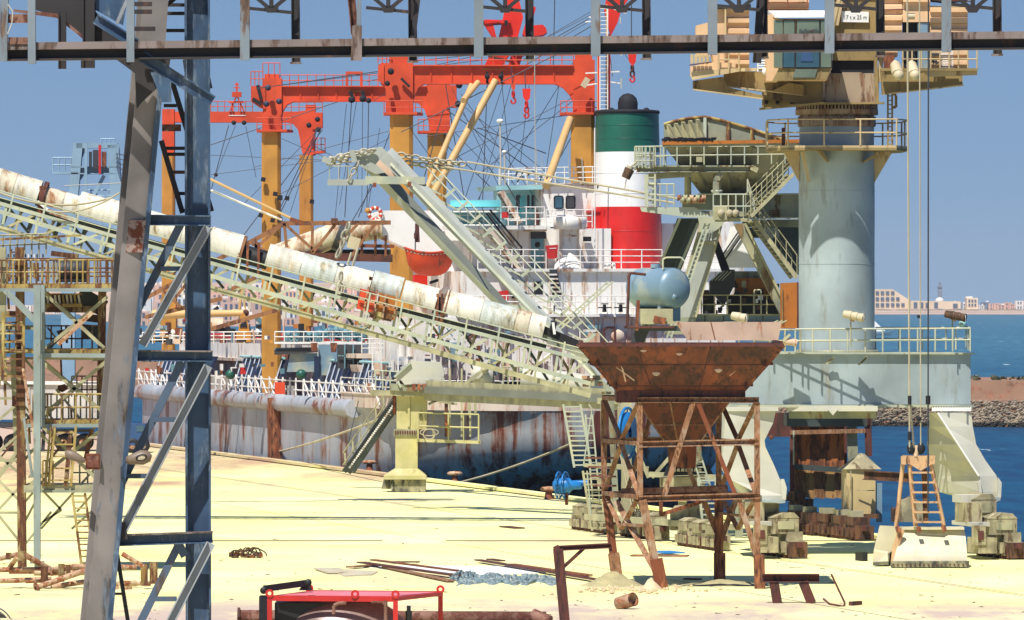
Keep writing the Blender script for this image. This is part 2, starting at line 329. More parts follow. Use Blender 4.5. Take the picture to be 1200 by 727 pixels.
pt = mr(N, L, noise(N, L, g, .5, 10, .8, (.4, .12, 1), .4), .58, .66); base = mx(N, L, math_(N, L, 'MULTIPLY', pt, .5), base, lin((196, 186, 142)))
spk = mr(N, L, noise(N, L, g, 3.5, 3, .5, (1, .35, 1)), .70, .76)
base = mx(N, L, spk, base, lin((122, 96, 66)))
far = mr(N, L, sp.outputs[1], 380, 440); base = mx(N, L, far, base, lin((186, 160, 140)))
L.new(base, b.inputs['Base Color']); b.inputs['Roughness'].default_value = .95
bp = N.new('ShaderNodeBump'); bp.inputs['Strength'].default_value = .5; bp.inputs['Distance'].default_value = .08; L.new(noise(N, L, g, 1.2, 9, .7), bp.inputs['Height']); L.new(bp.outputs[0], b.inputs['Normal'])
M['ground'] = m
m, N, L, b = nodes('sea_water'); g = N.new('ShaderNodeNewGeometry').outputs['Position']; sp = N.new('ShaderNodeSeparateXYZ'); L.new(g, sp.inputs[0])
wv = noise(N, L, g, 1, 6, .65, (.35, .10, 1)); wb = noise(N, L, g, 1, 5, .6, (.02, .006, 1)); ws_ = noise(N, L, g, 1, 6, .7, (.22, .03, 1))
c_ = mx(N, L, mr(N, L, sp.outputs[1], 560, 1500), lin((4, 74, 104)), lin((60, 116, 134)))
c_ = mx(N, L, mr(N, L, wb, .35, .65), c_, mx(N, L, 1.0, c_, (.72, .8, .92, 1), 'MULTIPLY'))
c_ = mx(N, L, mr(N, L, wv, .40, .62), mx(N, L, 1.0, c_, (.42, .55, .68, 1), 'MULTIPLY'), c_)
c_ = mx(N, L, mr(N, L, ws_, .655, .69), c_, lin((200, 214, 220)))  # whitecaps and sun glints, both painted into the water colour
L.new(c_, b.inputs['Base Color']); b.inputs['Roughness'].default_value = .35; b.inputs['IOR'].default_value = 1.33; b.inputs['Specular IOR Level'].default_value = .10
bp = N.new('ShaderNodeBump'); bp.inputs['Strength'].default_value = .9; bp.inputs['Distance'].default_value = .6; L.new(wv, bp.inputs['Height']); L.new(bp.outputs[0], b.inputs['Normal'])
M['water'] = m
m, N, L, b = nodes('ship_hull'); g = N.new('ShaderNodeNewGeometry').outputs['Position']; sp = N.new('ShaderNodeSeparateXYZ'); L.new(g, sp.inputs[0])
al = mx(N, L, mr(N, L, noise(N, L, g, .25, 5), .35, .65), lin((142, 150, 160)), lin((172, 175, 180)))
st = noise(N, L, g, 1, 8, .7, (1.1, .3, .10), .3); bl = noise(N, L, g, .35, 6, .65)
# streak mask strengthened where large rust blooms sit
sm = math_(N, L, 'ADD', math_(N, L, 'MULTIPLY', st, .75), math_(N, L, 'MULTIPLY', bl, .35))
stern = mr(N, L, math_(N, L, 'MULTIPLY_ADD', sp.outputs[0], -.235/.972, sp.outputs[1]), 366, 358); al = mx(N, L, stern, al, lin((150, 152, 150)))
sm = math_(N, L, 'MULTIPLY_ADD', stern, .045, sm)
al = mx(N, L, mr(N, L, sm, .555, .64), al, lin((140, 98, 74)))
al = mx(N, L, mr(N, L, sm, .61, .66), al, lin((98, 46, 32)))
al = mx(N, L, mr(N, L, noise(N, L, g, 1, 7, .6, (2.5, .6, .05)), .56, .7), al, mx(N, L, 1.0, al, (.7, .68, .68, 1), 'MULTIPLY'))
L.new(al, b.inputs['Base Color']); b.inputs['Roughness'].default_value = .5
bp = N.new('ShaderNodeBump'); bp.inputs['Strength'].default_value = .3; bp.inputs['Distance'].default_value = .1; L.new(bl, bp.inputs['Height']); L.new(bp.outputs[0], b.inputs['Normal'])
M['hull'] = m
M['stones'] = mat('mole_stones', (156, 142, 118), .4, (110, 92, 84), .9, 0, 1.2, .4, 0, rust2=(176, 160, 146)); M['molewall'] = mat('mole_earth', (138, 106, 84), .4, (122, 84, 64), .95, 0, .4, .3, 0)
M['weed'] = mat('wet_rocks', (52, 48, 40), .3, (76, 66, 52), .8, 0, 2, .3, 0); M['land'] = mat('far_land', (186, 160, 140), .3, (140, 124, 110), .95, 0, .02, .3, 0)
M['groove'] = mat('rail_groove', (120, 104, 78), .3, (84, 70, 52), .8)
# ------------------------------------------------------------------ setting
def kx(K, Y): return (K-Y)/4.136
def strip(name, mt, K0, K1, Y0, Y1, z):
    return tag(MB().add([V((kx(K0, Y0), Y0, z)), V((kx(K1, Y0), Y0, z)), V((kx(K1, Y1), Y1, z)), V((kx(K0, Y1), Y1, z))], [(0, 1, 2, 3)]).build(name, mt), kind='structure')
q = [V((kx(325, -60), -60, 0)), V((kx(325, 900), 900, 0)), V((-500, 900, 0)), V((-500, -60, 0))]
tag(MB().prism(q, (0, 0, -5)).build('quay_ground', 'ground'), kind='structure')
edge = MB()
for i in range(60):
    Y0 = 60+i*10; n0 = V((kx(325, Y0+9.9), Y0+9.9, .06)); n1 = V((kx(325, Y0), Y0, .06))
    edge.prism([n1, n0, n0-VV*.7, n1-VV*.7], (0, 0, .14+random.uniform(-.01, .01)))
tag(edge.build('quay_kerb', 'ground'), kind='structure')
for K in (282.0, 283.2): strip('crane_rail', 'groove', K, K+.32, 60, 600, .004)
strip('quay_joint', 'groove', 246, 246.3, 60, 600, .004)
tag(MB().add([V((-60, 258.4, .008)), V((60, 258.4, .008)), V((60, 259.3, .008)), V((-60, 259.3, .008))], [(0, 1, 2, 3)]).build('paving_strip', 'groove'), kind='structure')  # thin brown strip running straight across the quay
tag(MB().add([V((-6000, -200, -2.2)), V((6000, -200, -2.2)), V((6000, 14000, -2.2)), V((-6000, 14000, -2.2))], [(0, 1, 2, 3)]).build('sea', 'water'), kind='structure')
# mole
ml = [V((140, 560, 0)), V((60, 590, 0)), V((33, 602, 0)), V((-55, 790, 0)), V((-260, 1040, 0))]
def ext(name, mt, prof, kind='structure'):
    m = MB(); nrm = [V((.25, .97, 0))]*3+[V((.8, .6, 0))]*2; vs = []
    for p_, n_ in zip(ml, nrm):
        for d_, z_ in prof: vs.append(p_+n_*d_+V((0, 0, z_)))
    k = len(prof); fs = [(i*k+j, i*k+j+1, (i+1)*k+j+1, (i+1)*k+j) for i in range(len(ml)-1) for j in range(k-1)]
    return tag(m.add(vs, fs).build(name, mt), kind=kind)
ext('mole', 'molewall', [(4, -3), (9, .1), (18, .3), (19, 2.0), (34, 2.2), (40, -3)])
rk = MB(); wr = MB()
for i in range(9000):
    t = random.random(); a_ = ml[0].lerp(ml[1], t*3) if t < .33 else (ml[1].lerp(ml[2], (t-.33)*3) if t < .66 else ml[2].lerp(ml[3], (t-.66)*1.4))
    d = random.random(); z = -2.4+2.6*d; r = random.uniform(.10, .27); c = a_+V((0, 2+d*7, z)); mm = wr if z < -1.85 else rk
    rr = [V((random.uniform(-r, r), random.uniform(-r, r), random.uniform(-r*.8, r*.8))) for _ in range(4)]
    mm.add([c+V((r, 0, 0)), c+V((-r, .1, 0)), c+V((0, -r, .1)), c+V((.1, r, 0)), c+V((0, 0, r*.8)), c+V((0, 0, -r))], [(0, 3, 4), (3, 1, 4), (1, 2, 4), (2, 0, 4), (3, 0, 5), (1, 3, 5), (2, 1, 5), (0, 2, 5)])
tag(rk.build('mole_rocks', 'stones'), kind='stuff', label='grey boulders banked along the mole'); tag(wr.build('wet_rocks', 'weed'), kind='stuff', label='dark wet rocks at the waterline of the mole')
bs = MB()
for i in range(900):
    t = random.random(); a_ = ml[0].lerp(ml[2], t) if random.random() < .7 else ml[2].lerp(ml[3], t); c = a_+V((.2*random.random(), 20+random.random()*12, 2.1)); r = random.uniform(.2, .55)
    for j in range(3): 
        d = V((random.uniform(-r, r), random.uniform(-r, r), random.uniform(.1, r))); bs.add([c+d, c+V((r*.5, 0, 0)), c-V((r*.5, .1, 0))], [(0, 1, 2)])
M['scrub'] = mat('scrub', (70, 72, 44), .3, (96, 84, 54), .9); tag(bs.build('scrub', 'scrub'), kind='stuff', label='low scrub along the top of the mole')
# far land
tag(MB().add([V((-5000, 5300, -2.1)), V((5000, 5300, -2.1)), V((5000, 5500, 1)), V((-5000, 5500, 1)), V((5000, 9000, 3)), V((-5000, 9000, 3))], [(0, 1, 2, 3), (3, 2, 4, 5)]).build('far_shore', 'land'), kind='structure')
tag(MB().add([P(150, 384, 2850)-V((0, 0, 3)), V((-20, 2850, -5)), V((-10, 3900, 21)), V((-300, 3900, 21)), P(150, 384, 2850)+V((-60, 700, -3))], [(0, 1, 2, 3, 4)]).build('town_hill', 'land'), kind='structure')
def far_house(px, Y, w_, h_, dep, mt, z0, rows, cols, lab, cat='building', group=None, roofbox=True):
    x0 = (px-600)/F*Y; t = thing('far_building', lab, cat, (x0, Y, z0), group)
    MB().box((x0, Y+dep/2, z0+h_/2), (w_, dep, h_)).build('wall', mt, t)
    if roofbox: MB().box((x0+w_*.2, Y+dep*.5, z0+h_+.6), (w_*.3, dep*.3, 1.2)).build('roof_room', 'town_b', t)
    ws = w_/(cols+1) ; hs = h_/rows; w0 = None
    for r in range(rows):
        for c in range(cols):
            q = V((x0-w_/2+ws*(c+1), Y-.06, z0+hs*(r+.55)))
            if w0 is None: w0 = MB().box(q, (ws*.45, .5, hs*.5)).build('window', 'town_w', t); q0 = q
            else: again(w0, q-q0, t)
    return t
tones = {'town_a': 'cream', 'town_b': 'white', 'town_c': 'pink'}
ORD = ['first', 'second', 'third', 'fourth', 'fifth', 'sixth', 'seventh', 'eighth', 'ninth', 'tenth']+[str(i)+'th' for i in range(11, 60)]
ROW = ['the front row']+['the '+q+' row up' for q in ORD[1:9]]
k = 0
for row in range(8):
    k = 0
    Y = 2900+row*105; zg = -4+ (Y-2850)/1050*25
    px = 162+random.uniform(0, 8)
    while px < 470:
        w_ = random.uniform(6, 11); pw = w_*F/Y; h_ = random.uniform(3.5, 7.5); mt = random.choice(['town_a', 'town_b', 'town_c', 'town_c'])
        vis = not (218 < px < 246)
        if vis and random.random() < .85:
            far_house(px, Y+random.uniform(-20, 20), w_, h_+3, 8, mt, zg-3, 2, random.choice([2, 3]), '%s house, %s from left in %s of the hillside town' % (tones[mt], ORD[k], ROW[row]), 'house', 'hillside houses behind the ship', random.random() < .5); k += 1
        px += pw*random.uniform(1.0, 1.35)
# waterfront buildings on the right
Y = 5600
def fx(px): return (px-600)/F*Y
def fz(py): return H-(py-HY)/F*Y
t = thing('waterfront_building', 'cream stepped waterfront building with slanting end wall right of the crane column', 'building', (fx(1045), Y, 1))
MB().prism([V((fx(1024), Y, fz(362))), V((fx(1074), Y, fz(362))), V((fx(1066), Y, fz(352))), V((fx(1046), Y, fz(339))), V((fx(1024), Y, fz(339)))], (0, 25, 0)).build('wall', 'town_a', t)
for i, pxs in enumerate((1027, 1033, 1039, 1045, 1051, 1057, 1063)):
    for j, py in enumerate((343.5, 350.5, 357.5)):
        if pxs > 1046+j*8: continue
        MB().box(((fx(pxs+1)), Y-.2, fz(py)), (2.9, 1.0, 3.0)).build('window', 'town_w', t)
t = thing('waterfront_hall', 'long low cream waterfront hall with tall grey-blue window bays', 'building', (fx(1090), Y-20, 1))
MB().prism([V((fx(1066), Y-20, fz(362))), V((fx(1124), Y-20, fz(362))), V((fx(1124), Y-20, fz(353.5))), V((fx(1066), Y-20, fz(352.5)))], (0, 30, 0)).build('wall', 'town_a', t)
for a_, b_, c_ in ((1069, 1074, 354.5), (1076, 1081, 354.5), (1083, 1087, 355), (1093, 1098, 354.5), (1115, 1121, 356)):
    MB().prism([V((fx(a_), Y-20.5, fz(361.5))), V((fx(b_-.8), Y-20.5, fz(361.5))), V((fx(b_-.8), Y-20.5, fz(c_))), V((fx(a_), Y-20.5, fz(c_)))], (0, 1, 0)).build('window', 'town_w', t)
o = MB().lathe((fx(1103), Y+20, fz(354)), [(4.2*math.cos(a), 4.2*math.sin(a)) for a in [i*math.pi/12 for i in range(7)]], 14).build('dome', 'town_b'); tag(o, 'white dome rising behind the low waterfront hall', 'dome')
t = thing('minaret', 'slim dark grey tower standing above the far waterfront', 'tower', (fx(1107), Y+60, 1))
def fz2(py): return H-(py-HY)/F*(Y+60)
MB().prism([V((fx(1104), Y+60, 1)), V((fx(1110), Y+60, 1)), V((fx(1109.5), Y+60, fz2(337))), V((fx(1104.5), Y+60, fz2(337)))], (0, 4, 0)).build('shaft', 'town_g', t)
MB().box((fx(1107), Y+62, fz2(336.5)), (5.4, 5.4, 1)).build('balcony', 'town_g', t); MB().box((fx(1107), Y+62, fz2(333.5)), (2.6, 2.6, 4)).build('lantern', 'town_g', t)
MB().tube(V((fx(1107), Y+62, fz2(332))), V((fx(1107), Y+62, fz2(329))), .9, 8, .1).build('spire', 'town_g', t)
t = thing('fort_building', 'square cream fort-like building near the middle of the far waterfront', 'building', (fx(1139), Y-5, 1))
MB().box((fx(1139), Y+8, fz(356)), (fx(1145.5)-fx(1132.5), 24, fz(349)-fz(362.5))).build('wall', 'town_a', t); MB().box((fx(1136), Y+8, fz(348.6)), (6, 10, 1.6)).build('roof_room', 'town_b', t)
for p_ in (1135.5, 1139, 1142.5):
    for r_ in (352.5, 357.5): MB().box((fx(p_), Y-4.2, fz(r_)), (1.6, 1, 2)).build('window', 'town_w', t)
random.seed(21)
px = 1118; k = -1
while px < 1206:
    w_ = random.uniform(4, 9); hh = random.uniform(4, 9); mt = random.choice(['town_a', 'town_b', 'town_c', 'town_c', 'town_g']); k += 1
    far_house(px, Y+40+random.uniform(-10, 60), w_, hh, 10, mt, 1, 2, 2, 'small far %s house, %s from left right of the dome' % (tones.get(mt, 'grey'), ORD[k]), 'house', 'small waterfront houses on the right', random.random() < .4)
    px += w_*F/Y*random.uniform(.5, .9)
px = 30; k = -1
while px < 215:
    w_ = random.uniform(7, 16); hh = random.uniform(4, 10); mt = random.choice(['town_a', 'town_b', 'town_c']); k += 1
    far_house(px, 5340+random.uniform(0, 60), w_, hh, 10, mt, -2, 2, 3, 'far %s house, %s from left of those behind the yellow tower' % (tones[mt], ORD[k]), 'house', 'far waterfront houses on the left', False)
    px += w_*F/Y*random.uniform(.9, 1.6)
sw = MB()
for i in range(70): 
    p_ = random.uniform(1020, 1200); sw.box((fx(p_), 5490+random.uniform(0, 30), 1), (random.uniform(2, 9), 3, random.uniform(.8, 2)))
tag(sw.build('seawall_rocks', 'stones'), kind='stuff', label='rock seawall below the far waterfront')
# small boat
t = thing('small_boat', 'small white boat half hidden behind the crane column above the rail', 'boat', P(1030, 391, 1100).to_tuple())
Yb = 2150; zb = -2.2
hb = MB(); xb = (1030-600)/F*Yb
hb.add([V((xb-5, Yb-1.6, zb+1.2)), V((xb-5, Yb+1.6, zb+1.2)), V((xb+3, Yb+1.4, zb+1.3)), V((xb+5.5, Yb, zb+1.7)), V((xb+3, Yb-1.4, zb+1.3)), V((xb-4.6, Yb-.9, zb-.3)), V((xb-4.6, Yb+.9, zb-.3)), V((xb+4, Yb, zb-.3))], [(0, 5, 7, 3, 4), (1, 2, 3, 7, 6), (0, 1, 6, 5), (5, 6, 7), (0, 4, 3, 2, 1)]).build('boat_hull', 'white', t)
MB().add([V((xb-4, Yb, zb+1.3)), V((xb+2.2, Yb, zb+1.6)), V((xb-3.6, Yb+.1, zb+7)), V((xb-4, Yb+.2, zb+1.3)), V((xb+2.2, Yb+.2, zb+1.6)), V((xb-3.6, Yb+.3, zb+7))], [(0, 1, 2), (3, 5, 4), (0, 2, 5, 3), (1, 4, 5, 2)]).build('sail', 'white', t)
MB().box((xb-.5, Yb, zb+1.9), (3, 1.6, .9)).build('cabin', 'white', t)
# ------------------------------------------------------------------ overhead gantry (nearest)
Y = 110
t = thing('overhead_gantry', 'dark steel truss bridge crossing the whole top of the view in front of everything', 'gantry', (0, Y, 0))
bar(t, 'steel_lip', 'girder_flange', -25, 55, 2000, 32.5, Y, 8.5, 14)
bar(t, 'steel_dark', 'girder_web', -25, 64.5, 2000, 41.5, Y+.16, 12, 2)  # web coloured dark to stand for the shade under the flange
bar(t, 'steel_dark', 'bottom_flange', -25, 71, 2000, 48, Y+.05, 2.2, 16)
bar(t, 'steel_dark', 'rear_girder', -25, 22-40, 2000, -41, Y+2.5, 12, 10)
def gy(px): return 74-px*.0115
for i in range(13):
    x = 287+137*i; 
    if i != 1: bar(t, 'steel_post', 'hanger_post', x, -20, x, gy(x), Y-.14, 11, 9, kind='H', t=.02)
    else:
        bar(t, 'pipe', 'hanger_post', 410, -20, 416, 40, Y-.14, 9, 9, Y, kind='C', t=.02); bar(t, 'steel_post', 'hanger_post', 421, -20, 420, 70, Y-.10, 5, 8)
        plate(t, 'steel_lip', 'bracket', [(413, 30), (424, 30), (424, 71), (411, 71)], Y-.20, .1)
    xd = x+59
    bar(t, 'steel_dark', 'rear_post', xd, -20, xd+1, gy(xd)+4, Y+.8, 10, 10, kind='I', t=.02)  # rear steel coloured dark for the shade of the deck above
    bar(t, 'steel_dark', 'chord', x+5, 10-i*.8, xd-4, 15-i*.8, Y+.5, 3.6, 8)
    bar(t, 'steel_dark', 'brace', x+31, 12, x+2, -12, Y+.5, 4.5, 5); bar(t, 'steel_dark', 'brace', x+31, 12, x+60, -12, Y+.5, 4.5, 5); bar(t, 'steel_dark', 'brace', x+31, 12, x+31, -14, Y+.5, 5, 5)
    plate(t, 'steel_dark', 'gusset', [(x+22, 9), (x+40, 9), (x+36, 15), (x+26, 15)], Y+.42, .05)
    bar(t, 'steel_lip', 'shoe', xd-6, gy(xd)+4, xd+7, gy(xd)+4, Y+.8, 2, 12)
bar(t, 'steel_dark', 'brace', 484, -5, 490, -5, Y+.8, 8); bar(t, 'steel_dark', 'rear_post', 492, -20, 482, 60, Y+.7, 6, 6)
bar(t, 'steel_dark', 'rear_post', 893, -20, 887, 74, Y+.7, 10, 8, kind='I', t=.02)
# left end
bar(t, 'steel_post', 'hanger_post', 6, -20, 4, 72, Y-.14, 9, 9, kind='H', t=.02); bar(t, 'steel_post', 'hanger_post', 37, -20, 37.5, 75, Y-.14, 9, 9, kind='H', t=.02)
bar(t, 'steel_post', 'hanger_post', 153, -20, 153, 73, Y-.18, 9, 9, kind='H', t=.02)
bars(t, 'pipe', 'cross_rail', [(10, 22, 34, 22)], Y-.1, 10, 4); bars(t, 'pipe', 'cross_rail', [(10, 48, 34, 48)], Y-.1, 8, 4)
MB().path([P(9, 5, Y-.3), P(15, 14, Y-.3), P(14, 28, Y-.3), P(9, 40, Y-.3)], .012).build('cable', 'wirel', t)
bar(t, 'steel_dark', 'rear_post', 73, 15, 73, 81, Y+.9, 9, 9, kind='I', t=.02); bar(t, 'steel_dark', 'rear_post', 104, -20, 104, 80, Y+.9, 14, 9, kind='I', t=.02)
bar(t, 'steel_dark', 'rear_post', 96, 68, 96, 80, Y+.9, 2, 9)
plate(t, 'steel_dark', 'web_plate', [(42, -12), (112, -12), (112, 14), (156, 52), (104, 52), (66, 19), (42, 12)], Y+1.1, .06)
plate(t, 'pipe', 'web_edge', [(16, 11), (66, 16), (104, 47), (104, 51), (66, 21), (16, 14)], Y+1.0, .08)
plate(t, 'steel_blue', 'web_plate', [(112, -12), (151, -12), (144, 30), (112, 12)], Y+1.0, .06)
bar(t, 'steel_pale', 'stiffener', 137, 28, 150, -2, Y+.8, 4, 6)
for a_, b_, c_, d_ in ((156, 5, 178, 5), (156, 14, 178, 14), (156, 34, 182, 34)): bar(t, 'steel_dark', 'strut', a_, b_, c_, d_, Y+.7, 5, 6)
plate(t, 'steel_dark', 'haunch', [(131, 66), (200, 66), (196, 92), (166, 120), (160, 128), (158, 86)], Y+1.15, .08)
plate(t, 'steel_blue', 'haunch', [(176, 84), (200, 84), (201, 120), (190, 120)], Y+1.05, .05)
bar(t, 'steel_blue', 'diagonal_beam', 112, 22, 160, 52, Y+.55, 13, 12, kind='I', t=.03); bar(t, 'steel_blue', 'diagonal_beam', 166, 66, 249, 119, Y+.2, 14, 12, Y2=Y+.2, kind='I', t=.03)
# ------------------------------------------------------------------ trestle
Y = 112
t = thing('steel_trestle', 'blue-grey leaning steel trestle with braces carrying the overhead bridge', 'trestle', (P(180, 300, Y).x, Y, 0))
def colm(name, mt, x1, y1, x2, y2, w_, dep, yaw, kind='H', tt=.05, Yc=Y):
    a = P(x1, y1, Yc); b_ = P(x2, y2, Yc); ax = (b_-a).normalized(); l = (b_-a).length
    s0 = V((math.cos(yaw), math.sin(yaw), 0)); s0 = (s0-ax*s0.dot(ax)).normalized(); d0 = ax.cross(s0); c = (a+b_)/2; m = MB()
    if d0.y < 0: d0 = -d0
    if kind == 'H':
        m.box(c-d0*(dep/2-tt/2), (w_, tt, l), ax=(s0, d0, ax)); m.box(c+d0*(dep/2-tt/2), (w_, tt, l), ax=(s0, d0, ax)); m.box(c, (tt*.7, dep-2*tt, l), ax=(s0, d0, ax))
    else:
        m.box(c-s0*(w_/2-tt/2), (tt, dep, l), ax=(s0, d0, ax)); m.box(c+s0*(w_/2-tt/2), (tt, dep, l), ax=(s0, d0, ax)); m.box(c, (w_-2*tt, tt*.7, l), ax=(s0, d0, ax))
    return m.build(name, mt, t)
yb = HY+H*F/Y
xb_ = 174-(yb-90)*61/637
colm('column', 'steel_grey', 181, -30, 175, 60, .46, .5, .28)
colm('column', 'steel_grey', 173, 75, xb_, yb-4, .44, .52, .30)
colm('side_shade_flange', 'steel_blue', 189.5, 82, 190-(yb-90)*61/637, yb-4, .09, .5, .1, 'box')  # blue strip paints the bluish shade on the column's right side
colm('column', 'steel_blue', 231, -30, 233, yb-4, .46, .46, .06, 'I', .04, Y+.7)
plate(t, 'rustplate', 'patch_plate', [(150, 258), (171, 258), (167, 296), (146, 296)], Y-.29, .02)
for x in (233, xb_):
    MB().box(P(x, yb, Y)+V((0, .3 if x > 200 else 0, .03)), (1.0, 1.0, .06)).build('base_plate', 'steel_dark', t)
bars(t, 'steel_blue', 'cross_beam', [(176, 258, 247, 259), (159, 417, 249, 418), (134, 634, 249, 630)], Y+.15, 12.5, 16, 'I')
bars(t, 'steel_lip', 'beam_top', [(134, 627.5, 249, 623.5), (159, 411, 249, 412)], Y+.1, 1.6, 18)
def two(x1, y1, x2, y2, x3, y3, x4, y4, rungs):
    bar(t, 'steel_pale', 'bright_channel', x1, y1, x2, y2, Y-.05, 10.5, 9, kind='C', t=.025); bar(t, 'steel_mid', 'blue_channel', x3-9, y3+18, x4+5, y4-10, Y+.3, 9, 9, kind='H', t=.02)
    for a_, b_, c_ in rungs: bar(t, 'steel_mid', 'tie', a_, c_, b_, c_, Y+.2, 5.5, 8); 
two(167, 405, 244, 266, 170, 346, 208, 270, [(188, 214, 315)])
two(143, 624, 244, 429, 148, 556, 208, 434, [(180, 207, 492), (145, 174, 558)])
two(158, 810, 247, 637, 130, 800, 210, 637, [(180, 207, 702)])
two(110, 1000, 244, 820, 90, 900, 180, 800, [])
bars(t, 'steel_blue', 'cross_beam', [(118, 815, 249, 812)], Y+.15, 12.5, 16, 'I')
bar(t, 'steel_dark', 'thin_brace', 137.5, 650, 155, 760, Y+.3, 4.5); bar(t, 'steel_dark', 'tie', 128, 696, 145, 696, Y+.3, 2.8)
bar(t, 'steel_mid', 'gusset', 207, 634, 217, 652, Y+.2, 10, 3)
plate(t, 'steel_dark', 'gusset', [(136, 614), (147, 612), (150, 632), (136, 634)], Y-.12, .05)
# dark inner ladder
lp = Y+.9
bars(t, 'steel_dark', 'ladder_rail', [(200, 90, 248, 248), (189, 165, 214, 250), (170, -15, 194, 60), (222, -15, 246, 104)], lp, 6, 6)
for a_, b_, c_ in ((192, 207, 124), (190, 212, 150), (190, 217, 174), (192, 218, 181), (200, 228, 202), (205, 236, 227), (214, 240, 247), (176, 230, 6), (180, 232, 16), (180, 234, 36)):
    bar(t, 'steel_dark' if c_ not in (150, 202) else 'pipe', 'step', a_, c_, b_, c_, lp+.1, 4 if c_ != 150 else 8, 6)
bar(t, 'steel_dark', 'brace', 182, 18, 212, -8, lp-.1, 5); plate(t, 'steel_dark', 'plate', [(214, 70), (232, 70), (236, 84), (216, 84)], lp, .06)
# lamps on the trestle
for (x1, y1, x2, y2, lab, m_) in ((100, 541, 76, 530, 'worn grey lamp head pointing left, left of the leaning column', 'lampb'), (147, 540, 178, 534, 'bronze oval lamp head with open lens, right of the leaning column', 'lampb')):
    tt = thing('lamp', lab, 'lamp', P(x1, y1, Y-.4).to_tuple()); a = P(x1, y1, Y-.5); b_ = P(x2, y2, Y-.5); d = (b_-a).normalized(); u = V((0, -1, 0)); s_ = d.cross(u).normalized()
    l = (b_-a).length; m = MB(); kk = 1 if x2 > 150 else .68; m.lathe(a, [(.02, 0), (.07*kk, .03), (.1*kk, l*.3), (.135*kk, l*.62), (.1*kk, l*.9), (.01, l*1.0)], 12, ax=(s_, u, d)); m.build('lamp_housing', m_, tt)
    if x2 > 150:
        MB().lathe(a+d*l*.62+u*.10, [(.001, .0), (.06, .02), (.062, .045), (.05, .06)], 14, ax=(d*1.7, s_, u)).build('lens_ring', 'black', tt); MB().lathe(a+d*l*.62+u*.12, [(.001, .03), (.045, .02)], 12, ax=(d*1.7, s_, u)).build('lens', 'cream', tt)
        MB().path([P(147, 540, Y-.4), P(143, 548, Y-.4), P(143, 560, Y-.35), P(147, 566, Y-.3)], .03).build('bracket', 'steel_blue', tt)
    else: MB().box(P(109, 541, Y-.35), (.25, .2, .28)).build('junction_box', 'rustb', tt); MB().box(P(109, 541, Y-.46), (.2, .03, .2)).build('box_lid', 'pipe', tt)
# ------------------------------------------------------------------ foreground yard things
Y = 170
t = thing('tank_skid', 'red steel frame with lifting eyes holding a dark tank at the bottom edge', 'tank skid', (P(410, 727, Y).x, Y, 0))
def pz(py, Y): return H-(py-HY)/F*Y
x0, x1 = P(316, 0, Y).x, P(464, 0, Y).x; x2 = P(515, 0, Y).x; zt = pz(698, Y)
# frame: near rectangle, skewed back to the right
A = [V((x0, Y, 0)), V((x1, Y-.6, 0)), V((x2, Y+2.4, 0)), V((P(362, 0, Y+2.6).x, Y+3.0, 0))]
for p_ in A: MB().box(p_+V((0, 0, zt/2)), (.13, .13, zt)).build('post', 'redskid', t)
for a_, b_ in zip(A, A[1:]+A[:1]):
    for z_ in (zt-.07, .1): MB().beam(a_+V((0, 0, z_)), b_+V((0, 0, z_)), .15, .1).build('frame_rail', 'redskid', t)
for p_ in A+[A[0].lerp(A[1], .68)]:
    q = V((p_.x, p_.y-.07, zt+.06)); e = MB(); n = 14; R, r = .115, .05
    vs = [q+V((math.cos(2*math.pi*i/n)*rr, dy, math.sin(2*math.pi*i/n)*rr)) for dy in (-.025, .025) for rr in (R, r) for i in range(n)]
    fs = [];
    for i in range(n):
        j = (i+1) % n; fs += [(i, j, n+j, n+i), (2*n+i, 3*n+i, 3*n+j, 2*n+j), (i, 2*n+i, 2*n+j, j), (n+i, n+j, 3*n+j, 3*n+i)]
    e.add(vs, fs); e.build('lifting_eye', 'redskid', t)
MB().prism([V((x0+.16, Y+.1, zt-.01)), V((x1-.1, Y-.4, zt-.01)), V((x2-.1, Y+2.3, zt-.01)), V((P(366, 0, Y+2.6).x, Y+2.9, zt-.01))], (0, 0, -.02)).build('top_grating', mat('pink_top', (214, 120, 130), .1, (190, 70, 70), .6), t)
MB().box(V((P(330, 0, Y).x+.55, Y+1.0, zt/2-.1)), (1.5, 1.4, zt-.25)).build('cabinet', 'black', t)
MB().box(V((x0-.15, Y+.4, zt/2-.02)), (.28, .8, zt-.02)).build('cabinet_side', 'soot', t)
MB().lathe(V((P(403, 0, Y).x, Y+.9, .68)), [(1.22*math.cos(a_)+1e-4, 1.22*math.sin(a_)) for a_ in [i*math.pi/18-.35 for i in range(12)]], 40, sx=1.5).build('tank', 'tankdark', t)
MB().path([P(391, 720, Y-.75), P(391, 710, Y-.75), P(397, 707, Y-.7), P(406, 707, Y-.7)], .05, 8).build('valve_pipe', 'pipe', t)
MB().tube(P(452, 727, Y-.8), P(452, 704, Y-.8), .05, 8).build('vent_pipe', 'pipe', t); MB().tube(P(435, 706, Y-.8), P(452, 706, Y-.8), .035, 8).build('pipe_arm', 'pipe', t)
MB().beam(P(311, 690, Y+.1)+V((0, 0, 0)), P(362, 683, Y+2.2), .17, .14).build('black_bar', 'black', t)
for x_, y_ in ((309, 692), (361, 683)): MB().lathe(P(x_, y_, Y+.05), [(.001, -.1), (.1, -.1), (.1, .1), (.001, .1)], 12, ax=(V((1, 0, 0)), V((0, 0, 1)), V((0, 1, 0)))).build('bar_end', 'black', t)
plate(t, 'black', 'bar_stand', [(350, 692), (366, 692), (362, 680), (358, 680)], Y+2, .08)
MB().tube(P(479, 735, Y), P(479, 716, Y), .09, 8).build('bollard_post', 'black', t); MB().tube(P(479, 716, Y), P(479, 710, Y), .055, 8).build('bollard_top', 'black', t)
